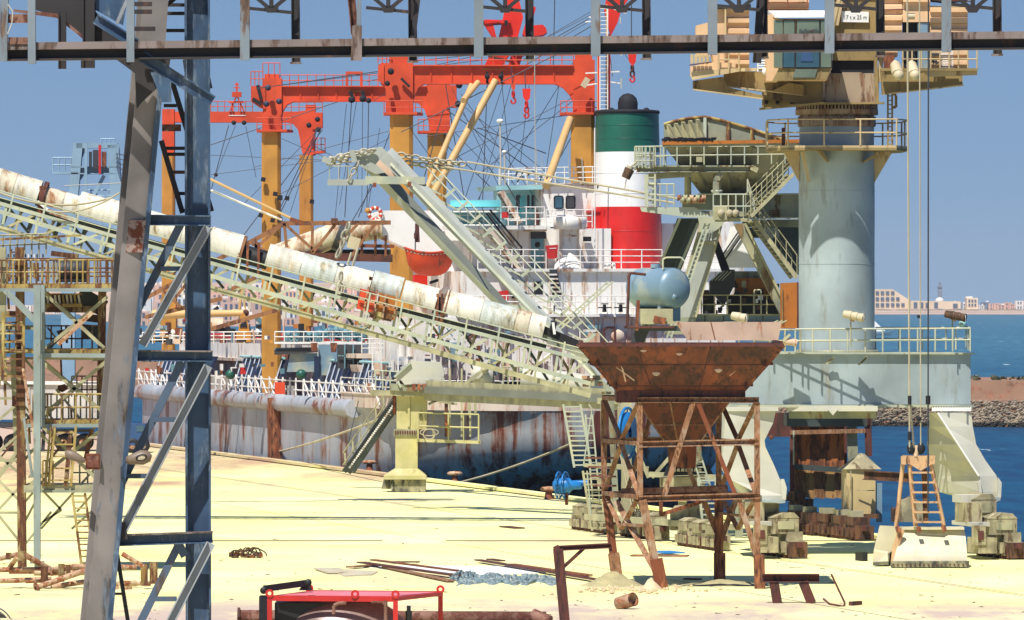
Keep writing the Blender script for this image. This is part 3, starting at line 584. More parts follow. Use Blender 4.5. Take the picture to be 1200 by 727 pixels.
# pipes behind the skid
Yp = 191.6
def flangepipe(x1, x2, y1, y2, r, lab, flx, capr=None):
    o = thing('rusty_pipe', lab, 'pipe', P(x1, y1, Yp).to_tuple()); a = P(x1, y1, Yp); b_ = P(x2, y2, Yp+.3)
    n = 20; u = (b_-a).normalized(); m = MB(); Zx = u.cross(V((0, 0, 1))).normalized(); m.lathe(a, [(r*.93, .0), (r, 0), (r, (b_-a).length), (r*.93, (b_-a).length), (r*.9, .1)], n, ax=(Zx, u.cross(Zx), u)); m.build('pipe_barrel', 'pipe', o)
    if flx:
        f = P(flx, y1, Yp); m = MB(); m.lathe(f, [(r*.8, -.02), (r*1.55, -.02), (r*1.55, .06), (r, .08)], 6, ax=(Zx, u.cross(Zx), u), smooth=False); m.build('flange', 'rustdark', o)
    return o
flangepipe(278, 640, 722.5, 724.5, .20, 'long rusty pipe with square end flange lying behind the red skid', 279)
tt = thing('pipe_stub', 'short tapered pipe reducer at the right end of the long rusty pipe', 'pipe fitting', P(650, 727, Yp).to_tuple())
MB().tube(P(625, 722, Yp+.3), P(645, 727, Yp), .23, 12, .15).build('reducer', 'pipe', tt)
# gallows bracket
Yg = 193
t = thing('gallows_bracket', 'rusty angle-iron gallows post with short arm standing on the yellow ground', 'bracket', (P(660, 727, Yg).x, Yg, 0))
bar(t, 'rustdark', 'post', 654, 643, 662, HY+H*F/Yg, Yg, 12, 10, kind='L', t=.04); bar(t, 'rustdark', 'arm', 650, 643, 716, 639.5, Yg-.02, 6, 8, kind='I', t=.03); bar(t, 'rustdark', 'brace', 659, 666, 684, 643, Yg, 4)
bar(t, 'rustdark', 'hook', 715, 640, 716, 646, Yg-.02, 3); bar(t, 'rustdark', 'end_plate', 651, 640, 655, 648, Yg-.12, 7, 2)
# barrel
bp_ = G(737, 714); t = thing('barrel', 'crushed rusty open barrel lying near the hopper legs', 'barrel', bp_.to_tuple())
d = V((.75, -.55, .25)).normalized(); s_ = d.cross(V((0, 0, 1))).normalized(); u_ = s_.cross(d); c = bp_+V((-.1, .1, .24))
MB().lathe(c-d*.3, [(.001, .02), (.25, .0), (.26, .2), (.255, .24), (.265, .4), (.25, .62), (.235, .62), (.23, .1)], 16, sx=1, sy=.86, ax=(s_, u_, d)).build('drum_wall', 'pipelight', t)
MB().lathe(c+d*.3, [(.23, -.01), (.262, -.01), (.262, .03), (.23, .03)], 16, sy=.86, ax=(s_, u_, d)).build('rim', 'rustb', t)
# heap, sack, rubble
def mound(name, lab, cat, px, py, rx, ry, h_, mt, seed, kind=None, n=26):
    random.seed(seed); c = G(px, py); m = MB(); pr = []
    vs = [c+V((0, 0, h_))]; rings = 7
    for j in range(1, rings+1):
        f_ = j/rings
        for i in range(n):
            a_ = 2*math.pi*i/n; rr = f_*(1+random.uniform(-.07, .07)); vs.append(c+V((math.cos(a_)*rx*rr, math.sin(a_)*ry*rr, max(-.03, h_*((1-f_)**1.15)*(1+random.uniform(-.18, .18)) if j < rings else -.03))))
    fs = [(0, 1+i, 1+(i+1) % n) for i in range(n)]+[(1+(j-1)*n+i, 1+j*n+i, 1+j*n+(i+1) % n, 1+(j-1)*n+(i+1) % n) for j in range(1, rings) for i in range(n)]
    m.add(vs, fs, True); return tag(m.build(name, mt), lab, cat, kind=kind)
mound('sand_heap', 'grey-green sand heap at the foot of the hopper frame', 'heap', 718, 687, 1.15, .9, .52, 'sand', 3)
mound('sand_heap', 'low pale sand drift round the right hopper leg', 'heap', 848, 686, 1.7, 1.2, .22, 'sand', 5)
mound('sand_heap', 'pale yellow drift of spilled sulphur far out on the quay', 'heap', 487, 634, 1.5, 1.2, .16, 'ground', 8)
o = mound('sack', 'lumpy pale sack slumped against the front hopper leg', 'sack', 763, 691, .42, .35, .42, 'sack', 6, n=14)
rb = MB(); random.seed(11)
for i in range(170):
    c = G(random.gauss(745, 30), random.gauss(692, 2.0)); r = random.uniform(.03, .1); c.z = r*.4
    rb.add([c+V((r, 0, 0)), c+V((-r, .03, 0)), c+V((0, -r, 0)), c+V((.03, r, 0)), c+V((0, 0, r)), c-V((0, 0, r))], [(0, 3, 4), (3, 1, 4), (1, 2, 4), (2, 0, 4), (3, 0, 5), (1, 3, 5), (2, 1, 5), (0, 2, 5)])
tag(rb.build('rubble', 'sack'), kind='stuff', label='pale rubble strewn between the heap and the hopper legs')
rb = MB()
for i in range(260):
    c = G(random.uniform(0, 1200), random.choice([random.uniform(600, 727), random.uniform(655, 727)])); 
    if c.x*4.136+c.y > 318: continue
    r = random.uniform(.015, .05); c.z = r*.1; e = random.uniform(1, 3)
    rb.add([c+V((r*e, 0, 0)), c+V((-r*e, .03, 0)), c+V((0, -r, 0)), c+V((.03, r, 0)), c+V((random.uniform(-r, r)*e, 0, r*.7))], [(0, 3, 4), (3, 1, 4), (1, 2, 4), (2, 0, 4)])
tag(rb.build('ground_litter', 'bark'), kind='stuff', label='small dark scraps scattered over the yellow ground')
# rusty stand right
Ys = GY(707)
t = thing('rusty_stand', 'low rusty steel trestle stand right of the hopper legs', 'stand', (P(926, 707, Ys).x, Ys, 0))
bar(t, 'rustdark', 'top_beam', 893, 677.5, 960, 677.5, Ys, 9.5, 12, kind='I', t=.03)
for a_, b_ in ((907, 911), (941, 951)): bar(t, 'rustdark', 'leg', a_, 682, b_, 707, Ys-.02, 11, 8, kind='H', t=.03)
t = thing('bent_rebar', 'bent rusty steel bar standing out of the ground beside the low stand', 'bar', G(975, 711).to_tuple())
Yr = GY(711); MB().path([P(965, 702, Yr+.3), P(972, 708, Yr), P(989, 711, Yr), P(990, 707, Yr), P(974, 673, Yr+.2)], .035, 5).build('bar_shaft', 'rustdark', t)
t = tag(MB().beam(G(997, 710)+V((0, 0, .07)), G(1008, 709)+V((0, 0, .07)), .12, .15).build('steel_offcut', 'rustdark'), 'small rusty steel offcut right of the bent bar', 'offcut')
t = tag(MB().beam(G(1005, 657)+V((0, 0, .07)), G(1014, 658)+V((0, 0, .1)), .2, .5).build('dark_rag', 'black'), 'small dark rag on the quay left of the grab', 'rag')
# wire ball
random.seed(4); c0 = G(289, 654); m = MB()
t = thing('wire_tangle', 'tangle of rusty scrap wire alone on the quay right of the trestle', 'scrap', c0.to_tuple())
for i in range(9):
    c = c0+V((random.uniform(-.45, .4), random.uniform(-.3, .3), .08)); rx = random.uniform(.2, .5); 
    m = MB(); m.path([c+V((math.cos(a_)*rx, random.uniform(-.1, .1), abs(math.sin(a_))*random.uniform(.15, .33))) for a_ in [math.pi*k/8 for k in range(9)]], .028, 5); m.build('wire_loop', 'bark', t)
for i in range(22):
    c = c0+V((random.uniform(-.6, .6), random.uniform(-.3, .3), random.uniform(.03, .16))); MB().box(c, (random.uniform(.1, .25), .12, random.uniform(.06, .16)), random.random()*3).build('scrap_piece', 'bark' if i % 2 else 'rustb', t)
# planks & sheets on ground
def plank(x1, y1, x2, y2, w_, mt, lab, cat='plank', z=.03, th=.05, name='plank'):
    a = G(x1, y1)+V((0, 0, z)); b_ = G(x2, y2)+V((0, 0, z)); d = (b_-a).normalized(); s_ = V((-d.y, d.x, 0)); m = MB(); m.hexa([a-s_*w_/2, b_-s_*w_/2, b_+s_*w_/2, a+s_*w_/2]+[v+V((0, 0, th)) for v in (a-s_*w_/2, b_-s_*w_/2, b_+s_*w_/2, a+s_*w_/2)])
    return tag(m.build(name, mt), lab, cat)
plank(382, 668, 398, 673, .9, 'sheet', 'thin tan sheet at the left tip of the scrap row', 'sheet', name='flat_sheet'); 
m = MB().prism([G(394, 672), G(404, 676), G(436, 674.5), G(443, 670.5), G(405, 668.5)], (0, 0, .03)); tag(m.build('flat_sheet', 'sheet'), 'pale kite-shaped flat sheet left of the rusty planks', 'sheet')
m = MB().prism([G(424, 665), G(440, 663.5), G(610, 664), G(640, 672), G(560, 675), G(520, 672)], (0, 0, .02)); tag(m.build('flat_sheet', 'white'), 'big white plastic sheet spread under the planks and tarpaulin', 'sheet')
for i, l in enumerate(((423, 663, 535, 678.5, .35, 'rustdark', 'longest rusty plank of the scrap row, slanting towards the tarpaulin', .1), (437, 662, 537, 675, .25, 'rustb', 'rusty plank lying just behind the longest plank', .16), (452, 666.5, 528, 683, .3, 'rustframe', 'dusty tan plank in front of the longest plank', .04), (410, 667, 445, 664, .35, 'rustframe', 'short tan board across the left ends of the planks', .05),
    (560, 659.5, 700, 683, .3, 'rustdark', 'long dark rusty bar running toward the sand heap', .08), (574, 658, 588, 660, .3, 'rustdark', 'short rusty offcut at the far end of the long bar', .06), (600, 663, 690, 676, .3, 'rustb', 'brown plank behind the dark rusty bar', .03), (455, 661, 492, 661, .2, 'bark', 'narrow bark-brown board on the far side of the scrap row', .05))):
    plank(*l[:7], z=l[7])
plank(740, 652, 806, 652.5, .8, 'rustframe', 'thin debris strip on the quay behind the hopper legs', 'debris', .01, .05, 'debris_strip'); plank(773, 649, 790, 651, .9, 'reel', 'blue rag on the debris strip behind the hopper legs', 'rag', .07, .05, 'blue_rag'); plank(803, 679.5, 820, 680, .3, 'rustdark', 'short dark strip lying between the hopper legs', 'offcut', .01, .05, 'steel_offcut')
plank(591, 618, 609, 620, .5, 'rustdark', 'dark strip lying alone on the quay left of the unloader', 'offcut', .01, .05, 'steel_offcut')
def crumple(px0, px1, py0, py1, lab, seed, mt='tarp', hh=.26):
    random.seed(seed); nx, ny = 46, 12; m = MB(); vs = []
    for j in range(ny+1):
        for i in range(nx+1):
            wv_ = .45+.55*abs(math.sin(i*.37+seed)*math.cos(i*.21)); p_ = G(px0+(px1-px0)*i/nx, py0+(py1-py0)*(.5+(j/ny-.5)*wv_)+math.sin(i*.3)*1.2); e = math.sin(math.pi*i/nx)*math.sin(math.pi*j/ny); p_.x += random.uniform(-.07, .07); p_.z = .01+max(0, e)**.5*random.uniform(.1, 1)*hh if 0 < i < nx and 0 < j < ny else .0; p_.y += random.uniform(-.2, .2); vs.append(p_)
    fs = [(j*(nx+1)+i, j*(nx+1)+i+1, (j+1)*(nx+1)+i+1, (j+1)*(nx+1)+i) for j in range(ny) for i in range(nx)]
    return tag(m.add(vs, fs).build('tarpaulin', mt), lab, 'tarpaulin')
crumple(535, 655, 675, 687, 'long crumpled pale blue tarpaulin in front of the scrap planks', 2); crumple(527, 560, 671, 683, 'small bunched tarpaulin end at the tips of the rusty planks', 3)
# lower-left pipe frame
Yq = GY(690)
t = thing('scrap_pipework', 'wrecked dusty pipe framework lying across the lower left corner', 'pipe frame', G(80, 690).to_tuple())
for l in ((-20, 668, 75, 667.5, 6), (40, 688-16, 110, 671, 6), (0, 681, 60, 679, 6), (30, 682, 75, 680, 4), (85, 664, 160, 665, 6), (100, 684, 165, 684, 5), (140, 684, 160, 684, 7), (60, 673, 72, 670, 5), (0, 655, 20, 650, 6), (20, 653, 11, 666, 6), (30, 651, 60, 668, 7), (60, 668, 90, 664, 7), (60, 688, 105, 681, 6)):
    a = P(l[0], l[1], Yq); b_ = P(l[2], l[3], Yq+.5); MB().tube(a, b_, pxm(l[4]/2, Yq), 8).build('pipe', 'pipelight', t)
MB().tube(P(143, 649, Yq-1), P(168, 664, Yq-1), .085, 8).build('pipe', 'pipelight', t)
a = P(42, 689, Yq-1.5); b_ = P(105, 667, Yq-.5); d = (b_-a).normalized(); s_ = d.cross(V((0, 1, 0))).normalized()
MB().lathe(a, [(.06, 0), (.1, 0), (.1, (b_-a).length)], 12, ax=(s_, d.cross(s_), d)).build('pipe', 'pipelight', t)
MB().lathe(a, [(.08, .0), (.185, -.0), (.185, .05), (.1, .06)], 12, ax=(s_, d.cross(s_), d)).build('pipe_flange', 'rustb', t); MB().lathe(a, [(.001, .04), (.17, .02)], 12, ax=(s_, d.cross(s_), d)).build('flange_face', 'rustdark', t)
for x, yt, yb_, w_ in ((52, 664, 684, 8), (72, 661, 676, 7), (80, 662, 672, 5), (169, 661, 686, 8), (180, 659, 684, 9), (25, 646, 657, 8), (10, 648, 656, 6), (120, 668, 690, 5)):
    bar(t, 'yellow_rust', 'stub_post', x, yt, x, yb_, Yq-.2, w_, w_, kind='H', t=.04)
for i in range(16):
    random.seed(40+i); x = random.uniform(100, 180); c = G(x, random.uniform(684, 692)); MB().box(c+V((0, 0, .05)), (random.uniform(.1, .4), .2, .1), random.random()).build('scrap_piece', 'pipelight', t)
# left edge drum
Yt = 196; t = thing('cable_drum', 'dark ribbed drum cut off by the lower left corner', 'drum', (P(-8, 740, Yt).x, Yt, 0)); c = P(-12, 738, Yt)
for r_ in (.62, .5, .72): MB().lathe(c, [(r_, -.05), (r_+.03, -.05), (r_+.03, .05), (r_, .05), (r_, -.05)], 32, ax=(V((1, 0, 0)), V((0, 0, 1)), V((0, 1, 0)))).build('ring', 'darkgrey', t)
MB().lathe(c+V((0, .1, 0)), [(.001, 0), (.6, 0), (.6, .5)], 24, ax=(V((1, 0, 0)), V((0, 0, 1)), V((0, 1, 0)))).build('drum_wall', 'ground', t)
# ------------------------------------------------------------------ yellow lattice tower (left)
Y = 228; yb = HY+H*F/Y
t = thing('lattice_tower', 'rusty mustard lattice tower with platforms and ladders at the left edge', 'tower', (P(60, yb, Y).x, Y, 0))
bar(t, 'yellow_rust', 'leg', 23, 290, 26, yb-3, Y, 10, 10, kind='H', t=.05); bar(t, 'olive', 'leg', 3, 290, 3, 425, Y, 8, 8); bar(t, 'olive', 'leg', 16, 415, 20, 530, Y+1, 7, 7)
bar(t, 'yellow_rust', 'leg', 120, 335, 118, 500, Y+3, 9, 9, kind='H', t=.05); bar(t, 'yellow_rust', 'leg', 119, 500, 116, 640, Y+3.0, 6, 6)
bar(t, 'postgrey', 'leg', 43.5, 334, 43.5, 656, Y-1.2, 8, 8, kind='H', t=.05)
bar(t, 'postgrey', 'leg_shade', 50, 334, 50, 500, Y-.4, 5, 8)
bar(t, 'postgrey', 'brace', 6, 340, 43, 378, Y-1.1, 7, 5)
bars(t, 'olive', 'brace', [(-2, 425, 24, 452), (26, 590, -5, 560), (28, 520, -5, 560), (-5, 600, 24, 636), (24, 570, -4, 600), (26, 500, 48, 470), (24, 415, 50, 445), (27, 490, 60, 522), (24, 462, -4, 440), (24, 470, -4, 495), (24, 508, -4, 532), (24, 556, -4, 532), (45, 520, 24, 545)], Y+.4, 3, 3)
bars(t, 'olive', 'horizontal', [(-4, 467, 22, 467), (-4, 540, 22, 540), (-4, 601, 24, 601), (27, 420, 124, 421), (27, 452, 44, 452)], Y+.4, 2.8, 4)
plate(t, 'yellow_rust', 'gusset', [(14, 464), (22, 464), (22, 478), (14, 476)], Y-.1, .04); plate(t, 'yellow_rust', 'gusset', [(68, 452), (76, 450), (80, 456), (73, 460), (67, 458)], Y+2.2, .04)
plate(t, 'yellow_rust', 'gusset', [(66, 388), (76, 386), (80, 393), (70, 396)], Y+2.2, .04)
# x-bracing between the right legs, front and rear planes
for yy in (Y+.2, Y+3.1):
    o_ = 0 if yy < Y+1 else 4
    bars(t, 'olive', 'brace', [(48+o_, 340, 122, 408), (126, 348, 44+o_, 416), (46+o_, 422, 122, 484), (124, 424, 44+o_, 492), (50, 500, 118, 566), (116, 506, 30, 572)], yy, 3.4 if o_ else 4, 3)
bars(t, 'olive', 'brace', [(50, 575, 72, 598), (72, 598, 50, 612), (48, 620, 115, 545), (28, 640, 60, 600), (30, 610, 48, 575), (84, 620, 118, 590), (90, 600, 116, 570), (30, 485, 58, 520), (66, 545, 28, 590), (34, 560, 45, 545)], Y+1.6, 2.6, 2)
bar(t, 'pipelight', 'light_brace', 68, 404, 108, 366, Y-.6, 5, 3); bar(t, 'pipelight', 'light_brace', 27, 432, 40, 510, Y-.9, 3, 3); bar(t, 'postgrey', 'light_brace', 28, 490, 38, 560, Y-.9, 3, 3)
# decks
def deck(x1, x2, y_, dep, w_=5, mt='yellow', Yd=Y, n=0):
    bar(t, mt, 'deck_beam', x1, y_, x2, y_, Yd-.3, w_, 5); bar(t, mt, 'deck_beam', x1, y_, x2, y_, Yd+dep, w_, 5)
    a = P(x1, y_, Yd); b_ = P(x2, y_, Yd); MB().box((a+b_)/2+V((0, dep/2, pxm(w_/2, Yd)+.0)), (b_.x-a.x, dep, .05)).build('deck_plate', mt, t)
deck(-5, 136, 335.5, 4, 5); bar(t, 'postgrey', 'deck_beam', -5, 340, 136, 340, Y-.35, 4, 3); deck(-5, 118, 412, 3, 4.5, 'yellow'); bar(t, 'postgrey', 'deck_beam', 48, 416.5, 128, 417, Y-.5, 5, 3)
deck(28, 122, 495, 2.4, 5, 'yellow'); bar(t, 'postgrey', 'deck_beam', 28, 499, 122, 499, Y-.45, 4, 3); deck(28, 112, 572, 2.2, 6, 'olive'); bar(t, 'greygreen', 'deck_beam', 28, 576, 112, 576, Y-.45, 3, 3)
bar(t, 'olive', 'horizontal', 0, 384, 48, 384, Y+.4, 5); bar(t, 'yellow_rust', 'horizontal', 48, 362, 122, 363, Y+3.2, 8, 3); bar(t, 'yellow_rust', 'horizontal', 0, 367, 44, 369, Y+3.2, 6, 3)
bar(t, 'darkgreen', 'dark_beam', 92, 345, 122, 362, Y+3.5, 20, 5)
rail(t, 'yellow', [(-5, 333), (138, 333)], 28, 21, Y-.3, .035, 2); rail(t, 'yellow_rust', [(-5, 333), (138, 333)], 28, 12, Y+4, .035, 3)
rail(t, 'yellow', [(39, 493), (122, 493)], 31, 5, Y-.4, .035, 2); rail(t, 'olive', [(39, 493), (122, 493)], 31, 12, Y+2.3, .03, 2); rail(t, 'yellow_rust', [(48, 412), (120, 412)], 30, 6, Y+3, .03, 2)
rail(t, 'yellow', [(50, 570), (62, 570)], 30, 3, Y-.4, .03, 2); rail(t, 'olive', [(84, 570), (112, 570)], 32, 3, Y+2, .03, 2); rail(t, 'yellow', [(-4, 410), (26, 410)], 32, 4, Y-.4, .03, 3)
ladder(t, 'yellow', 55, 570, 62, 500, Y-.6, 5, 8, name='narrow_ladder'); ladder(t, 'yellow', 70, 570, 76, 500, Y-.5, 26, 5, r=.045); ladder(t, 'yellow', 15, 446, 16, 366, Y-.8, 24, 8, r=.05)
ladder(t, 'yellow', 104, 670, 92, 578, Y-.4, 15, 13, r=.045); ladder(t, 'yellow_rust', 18, 330, 20, 292, Y+2, 14, 5)
bar(t, 'yellow_rust', 'stringer', 83, 505, 77, 570, Y-.4, 5); bar(t, 'yellow_rust', 'stringer', 108, 503, 100, 540, Y+1.4, 5)
for i in range(22):
    random.seed(300+i); x = random.uniform(2, 118); y_ = random.choice([random.uniform(345, 400), random.uniform(420, 560)]); l_ = random.uniform(12, 40); s_ = random.choice([-1, 1])
    bar(t, random.choice(['yellow', 'yellow_rust', 'olive', 'yellow']), 'lattice_bar', x, y_, x+l_*.8*s_ if i % 3 else x+1, y_+l_, Y+random.uniform(.8, 3.6), random.uniform(1.6, 3), 2)
rail(t, 'yellow', [(0, 452), (28, 452)], 26, 4, Y+3, .03, 2); rail(t, 'yellow_rust', [(84, 465), (120, 465)], 24, 6, Y+3.2, .025, 3)
bar(t, 'darkgrey', 'gearbox', 96, 388, 118, 390, Y+4, 16, 8); bar(t, 'bark', 'gearbox', 100, 372, 116, 374, Y+4.2, 9, 8)
# machinery under & on top deck
bar(t, 'black', 'motor_bed', 68, 329, 101, 329, Y+1, 4, 20)
MB().lathe(P(85, 317, Y+1), [(.001, -.5), (.36, -.5), (.38, -.45), (.38, .45), (.36, .5), (.001, .5)], 18, ax=(V((0, 1, 0)), V((0, 0, 1)), V((1, 0, 0)))).build('winch_drum', 'darkgrey', t)
for i in range(9): MB().lathe(P(71+i*3.5, 317, Y+1), [(.39, -.02), (.41, 0), (.39, .02)], 18, ax=(V((0, 1, 0)), V((0, 0, 1)), V((1, 0, 0)))).build('drum_rib', 'darkgrey', t)
for i in range(11): 
    x = 46+i*4.6; bar(t, 'cover' if i % 3 else 'yellow', 'roller', x, 346, x+1.5, 357, Y+2, 2.2, 6)
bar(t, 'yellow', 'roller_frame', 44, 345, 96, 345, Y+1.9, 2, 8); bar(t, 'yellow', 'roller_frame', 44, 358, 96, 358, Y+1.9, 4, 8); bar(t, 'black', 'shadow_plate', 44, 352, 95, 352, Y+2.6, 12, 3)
random.seed(9)
for i in range(16): x = 2+i*4.3; bar(t, random.choice(['olive', 'yellow', 'pipelight']), 'bracket', x, 330-random.uniform(0, 4), x+random.uniform(-2, 2), 308, Y+2.2, random.uniform(1.5, 3))
for i in range(15): bar(t, 'white' if i % 2 else 'darkgrey', 'tooth', 2+i*3.4, 300, 3.6+i*3.4, 300, Y+2.5, 4, 4)
bar(t, 'yellow', 'top_beam', -5, 304, 136, 304, Y+2.4, 3.2, 4); rail(t, 'olive', [(-5, 300), (54, 298)], 24, 7, Y+2.4, .03, 2)
bar(t, 'yellow_rust', 'top_beam', 60, 297, 92, 301, Y+3, 6, 5); bar(t, 'yellow', 'top_beam', -4, 281, 95, 276, Y+2.2, 2.5, 3)
# stepped foot of the main leg
MB().box(P(26, yb, Y)+V((0, 0, .06)), (.9, .9, .12)).build('base_plate', 'rustb', t); MB().box(P(43.5, 656, Y-1.2)+V((0, 0, -.1)), (.5, .5, .08)).build('base_plate', 'postgrey', t)
bar(t, 'postgrey', 'leg', 43.5, 655, 43.5, HY+H*F/(Y-1.2), Y-1.2, 6, 6)
# ------------------------------------------------------------------ conveyor
Yc = 280; sc = Yc/F
t = thing('covered_conveyor', 'long white covered conveyor gallery sloping down from the left to the hopper', 'conveyor', (0, Yc, 0))
def cy(x): return 217+.2915*x-.000035*x*x      # centre row of the cover tube
def tubeseg(x1, x2, mt, r=20.0, dy=0, ribs=True, name='cover', open_=1.25, nz=0.0):
    r = r*(.94 if x1 > 300 else 1); dy = dy*.6
    a = P(x1, cy(x1)+dy, Yc); b_ = P(x2, cy(x2)+dy, Yc); d = (b_-a).normalized(); l = (b_-a).length; R = r*sc
    Yv = V((0, 1, 0)); up = d.cross(-Yv); up = up if up.z > 0 else -up
    prof = []; n = max(2, int(l/.16)) if ribs else 2
    for i in range(n+1): rr = R*(1+(.018 if i % 2 else 0)*ribs+random.uniform(-nz, nz)); prof.append((rr, l*i/n))
    o = MB().lathe(a, prof, 22, a0=-math.pi*open_*.5+0, a1=math.pi*open_*.5, ax=(up, Yv, d), smooth=not ribs).build(name, mt, t)
    for zz in (0, l):
        MB().lathe(a, [(R*1.015, zz-.03), (R*1.015, zz+.03)], 22, a0=-math.pi*open_*.5, a1=math.pi*open_*.5, ax=(up, Yv, d)).build('cover_band', mt, o)
    return o
random.seed(5)
for x1, x2, mt, r, dy, rb_ in ((-30, -2, 'cover', 19, 0, True), (0, 16, 'coverdirty', 19, 0, False), (16, 45, 'cover', 18.5, 0, True), (53, 74, 'coverdirty', 16, 4, False), (74, 92, 'cover', 16, 4, False), (92, 122, 'cover', 20, 1, True), (122, 150, 'cover', 20.5, 0, True), (150, 212, 'cover', 20, 0, False), (212, 246, 'cover', 19.5, 0, True), (246, 281, 'cover', 20.5, -1, False),
        (313, 352, 'cover', 20.5, 0, True), (352, 392, 'coverb', 20.5, 0, True), (392, 433, 'cover', 20, 0, True), (436, 469, 'coverb', 19.5, -4, True), (472, 510, 'cover', 20, 0, True), (521, 562, 'cover', 21, 0, False), (562, 602, 'coverb', 20.5, 0, True), (602, 618, 'coverdirty', 20, 0, False), (618, 636, 'cover', 19.5, 1, False)):
    tubeseg(x1, x2, mt, r, dy, rb_)
for x1, x2 in ((45, 54), (281, 313), (433, 436), (509, 522)):
    tubeseg(x1, x2, 'black', 12, 3, False, 'belt_tunnel', 1.6)
    for k in range(2): bar(t, 'rustb', 'hoop_post', x1+(x2-x1)*(.3+.4*k), cy(x1)-12, x1+(x2-x1)*(.3+.4*k)-1, cy(x1)+26, Yc-.6, 3)
tubeseg(281, 284, 'brown', 20.5, 0, False, 'end_ring', 1.9); tubeseg(520, 523, 'brown', 21, 0, False, 'end_ring', 1.9); tubeseg(49, 52, 'rustdark', 19, 0, False, 'end_ring', 1.9)
bar(t, 'coverdirty', 'loose_sheet', 56, cy(56)+14, 92, cy(92)+16, Yc-.7, 5, 2); bar(t, 'white', 'loose_sheet', 44, 236, 56, 246, Yc-.8, 3, 2)
bar(t, 'black', 'belt', 636, cy(636)-2, 712, 418, Yc, 9, 22); bar(t, 'greygreen', 'belt_frame', 630, cy(630)+4, 722, 432, Yc-.3, 10, 5)
bar(t, 'black', 'idler_box', 645, 381, 652, 383, Yc-.6, 10, 6); bar(t, 'white', 'idler', 648, 378, 650, 392, Yc-.9, 3, 3)
# gallery trusses, front and rear
def ya(x): return 248+.3125*x-.00003*x*x
def yb2(x): return 268+.283*x
for dY, ma, mb in ((-1.15, 'palegreen', 'olive'), (1.15, 'greygreen', 'olive')):
    xs = [-30+38*i for i in range(20)]
    for x1, x2 in zip(xs, xs[1:]):
        if x2 > 725: x2 = 722
        if x1 >= 722: break
        bar(t, ma, 'upper_chord', x1, cy(x1)+21.5, x2, cy(x2)+21.5, Yc+dY, 4.2, 5); 
        bar(t, mb, 'lower_chord', x1, yb2(x1), x2, yb2(x2), Yc+dY, 6 if dY < 0 else 5, 6)
        bar(t, ma, 'walkway_chord', x1, min(ya(x1), yb2(x1)-3), x2, min(ya(x2), yb2(x2)-3), Yc+dY-.9*(1 if dY < 0 else -1), 5 if dY < 0 else 3.5, 4)
        bar(t, ma, 'post', x1, cy(x1)+21, x1-6, yb2(x1)-1, Yc+dY, 3.2, 3)
        k = xs.index(x1)
        bar(t, mb if k % 3 else ma, 'brace', x1-4, yb2(x1)-2, x1+32, cy(x1+38)+22, Yc+dY, 2.8, 3)
        if dY < 0:
            bar(t, 'olive', 'cross_tie', x1+16, cy(x1+16)+24, x1+10, yb2(x1+10), Yc, 2.2, 3); bar(t, 'darkgreen' if k % 2 else 'greygreen', 'inner_brace', x1+2, cy(x1)+24, x1+26, yb2(x1+26)-4, Yc+.5, 3.2, 3)
            bar(t, 'palegreen', 'rail_post', x1+8, cy(x1+8)+6, x1+2, ya(x1+2), Yc-2.1, 2.1, 2)
        else: bar(t, 'yellow', 'inner_brace', x1+6, yb2(x1)-3, x1+20, cy(x1)+26, Yc+.8, 2.4, 3)
bar(t, 'darkgreen', 'shaded_belt_return', -30, cy(-30)+18, 300, cy(300)+18, Yc+.1, 7, 12); bar(t, 'darkgrey', 'shaded_belt_return', 300, cy(300)+19, 640, cy(640)+18, Yc+.1, 7, 12)  # return belt made dark and thick to paint the shade under the cover
MB().path([P(x, cy(x)+(7 if x < 500 else 10), Yc-2.1) for x in (-30, 200, 420, 722)], .03).build('handrail', 'palegreen', t); MB().path([P(x, cy(x)+15, Yc-2.1) for x in (-30, 200, 420, 722)], .025).build('handrail', 'palegreen', t)
wirep(t, 'rope', 'sagging_hose', -10, 222, 130, 232, Yc-1.4, r=.05, sag=.5); wirep(t, 'rope', 'sagging_hose', 50, 246, 140, 226, Yc-1.5, r=.04, sag=.4)
for i in range(5): x = 5+i*30; bar(t, 'darkgreen', 'hanger', x+6, cy(x)+22, x-2, cy(x)+44, Yc-.9, 5, 4)
# orange panels on the gallery
def para(mt, name, x1, x2, y1, y2, sl, Yd, th=.15): return plate(t, mt, name, [(x1, y1), (x2, y1+(x2-x1)*sl), (x2-4, y2+(x2-x1)*sl), (x1-4, y2)], Yd, th)
para('lifeor', 'orange_panel', 422, 442, 338, 362, .25, Yc-1.5); para('boxor', 'brown_panel', 444, 466, 343, 370, .25, Yc-1.5); para('yellow', 'panel_base', 436, 462, 364, 372, .2, Yc-1.52)
bars(t, 'pipelight', 'panel_bar', [(420, 350, 466, 362), (442, 340, 438, 372), (452, 344, 448, 376), (466, 340, 462, 372), (432, 336, 426, 366)], Yc-1.65, 2)
# junk and bracket at the discharge end
for i in range(14):
    random.seed(60+i); x = 684+random.uniform(0, 36); y_ = 432+random.uniform(0, 22)+(x-684)*.3; MB().box(P(x, y_, Yc+random.uniform(-.6, .8)), (random.uniform(.1, .35), .3, random.uniform(.1, .3)), random.random(), ).build('idler_bracket', random.choice(['darkgrey', 'greygreen', 'pipelight']), t)
bar(t, 'olive', 'end_beam', 700, 474-4, 724, 470, Yc-1.2, 7, 6)
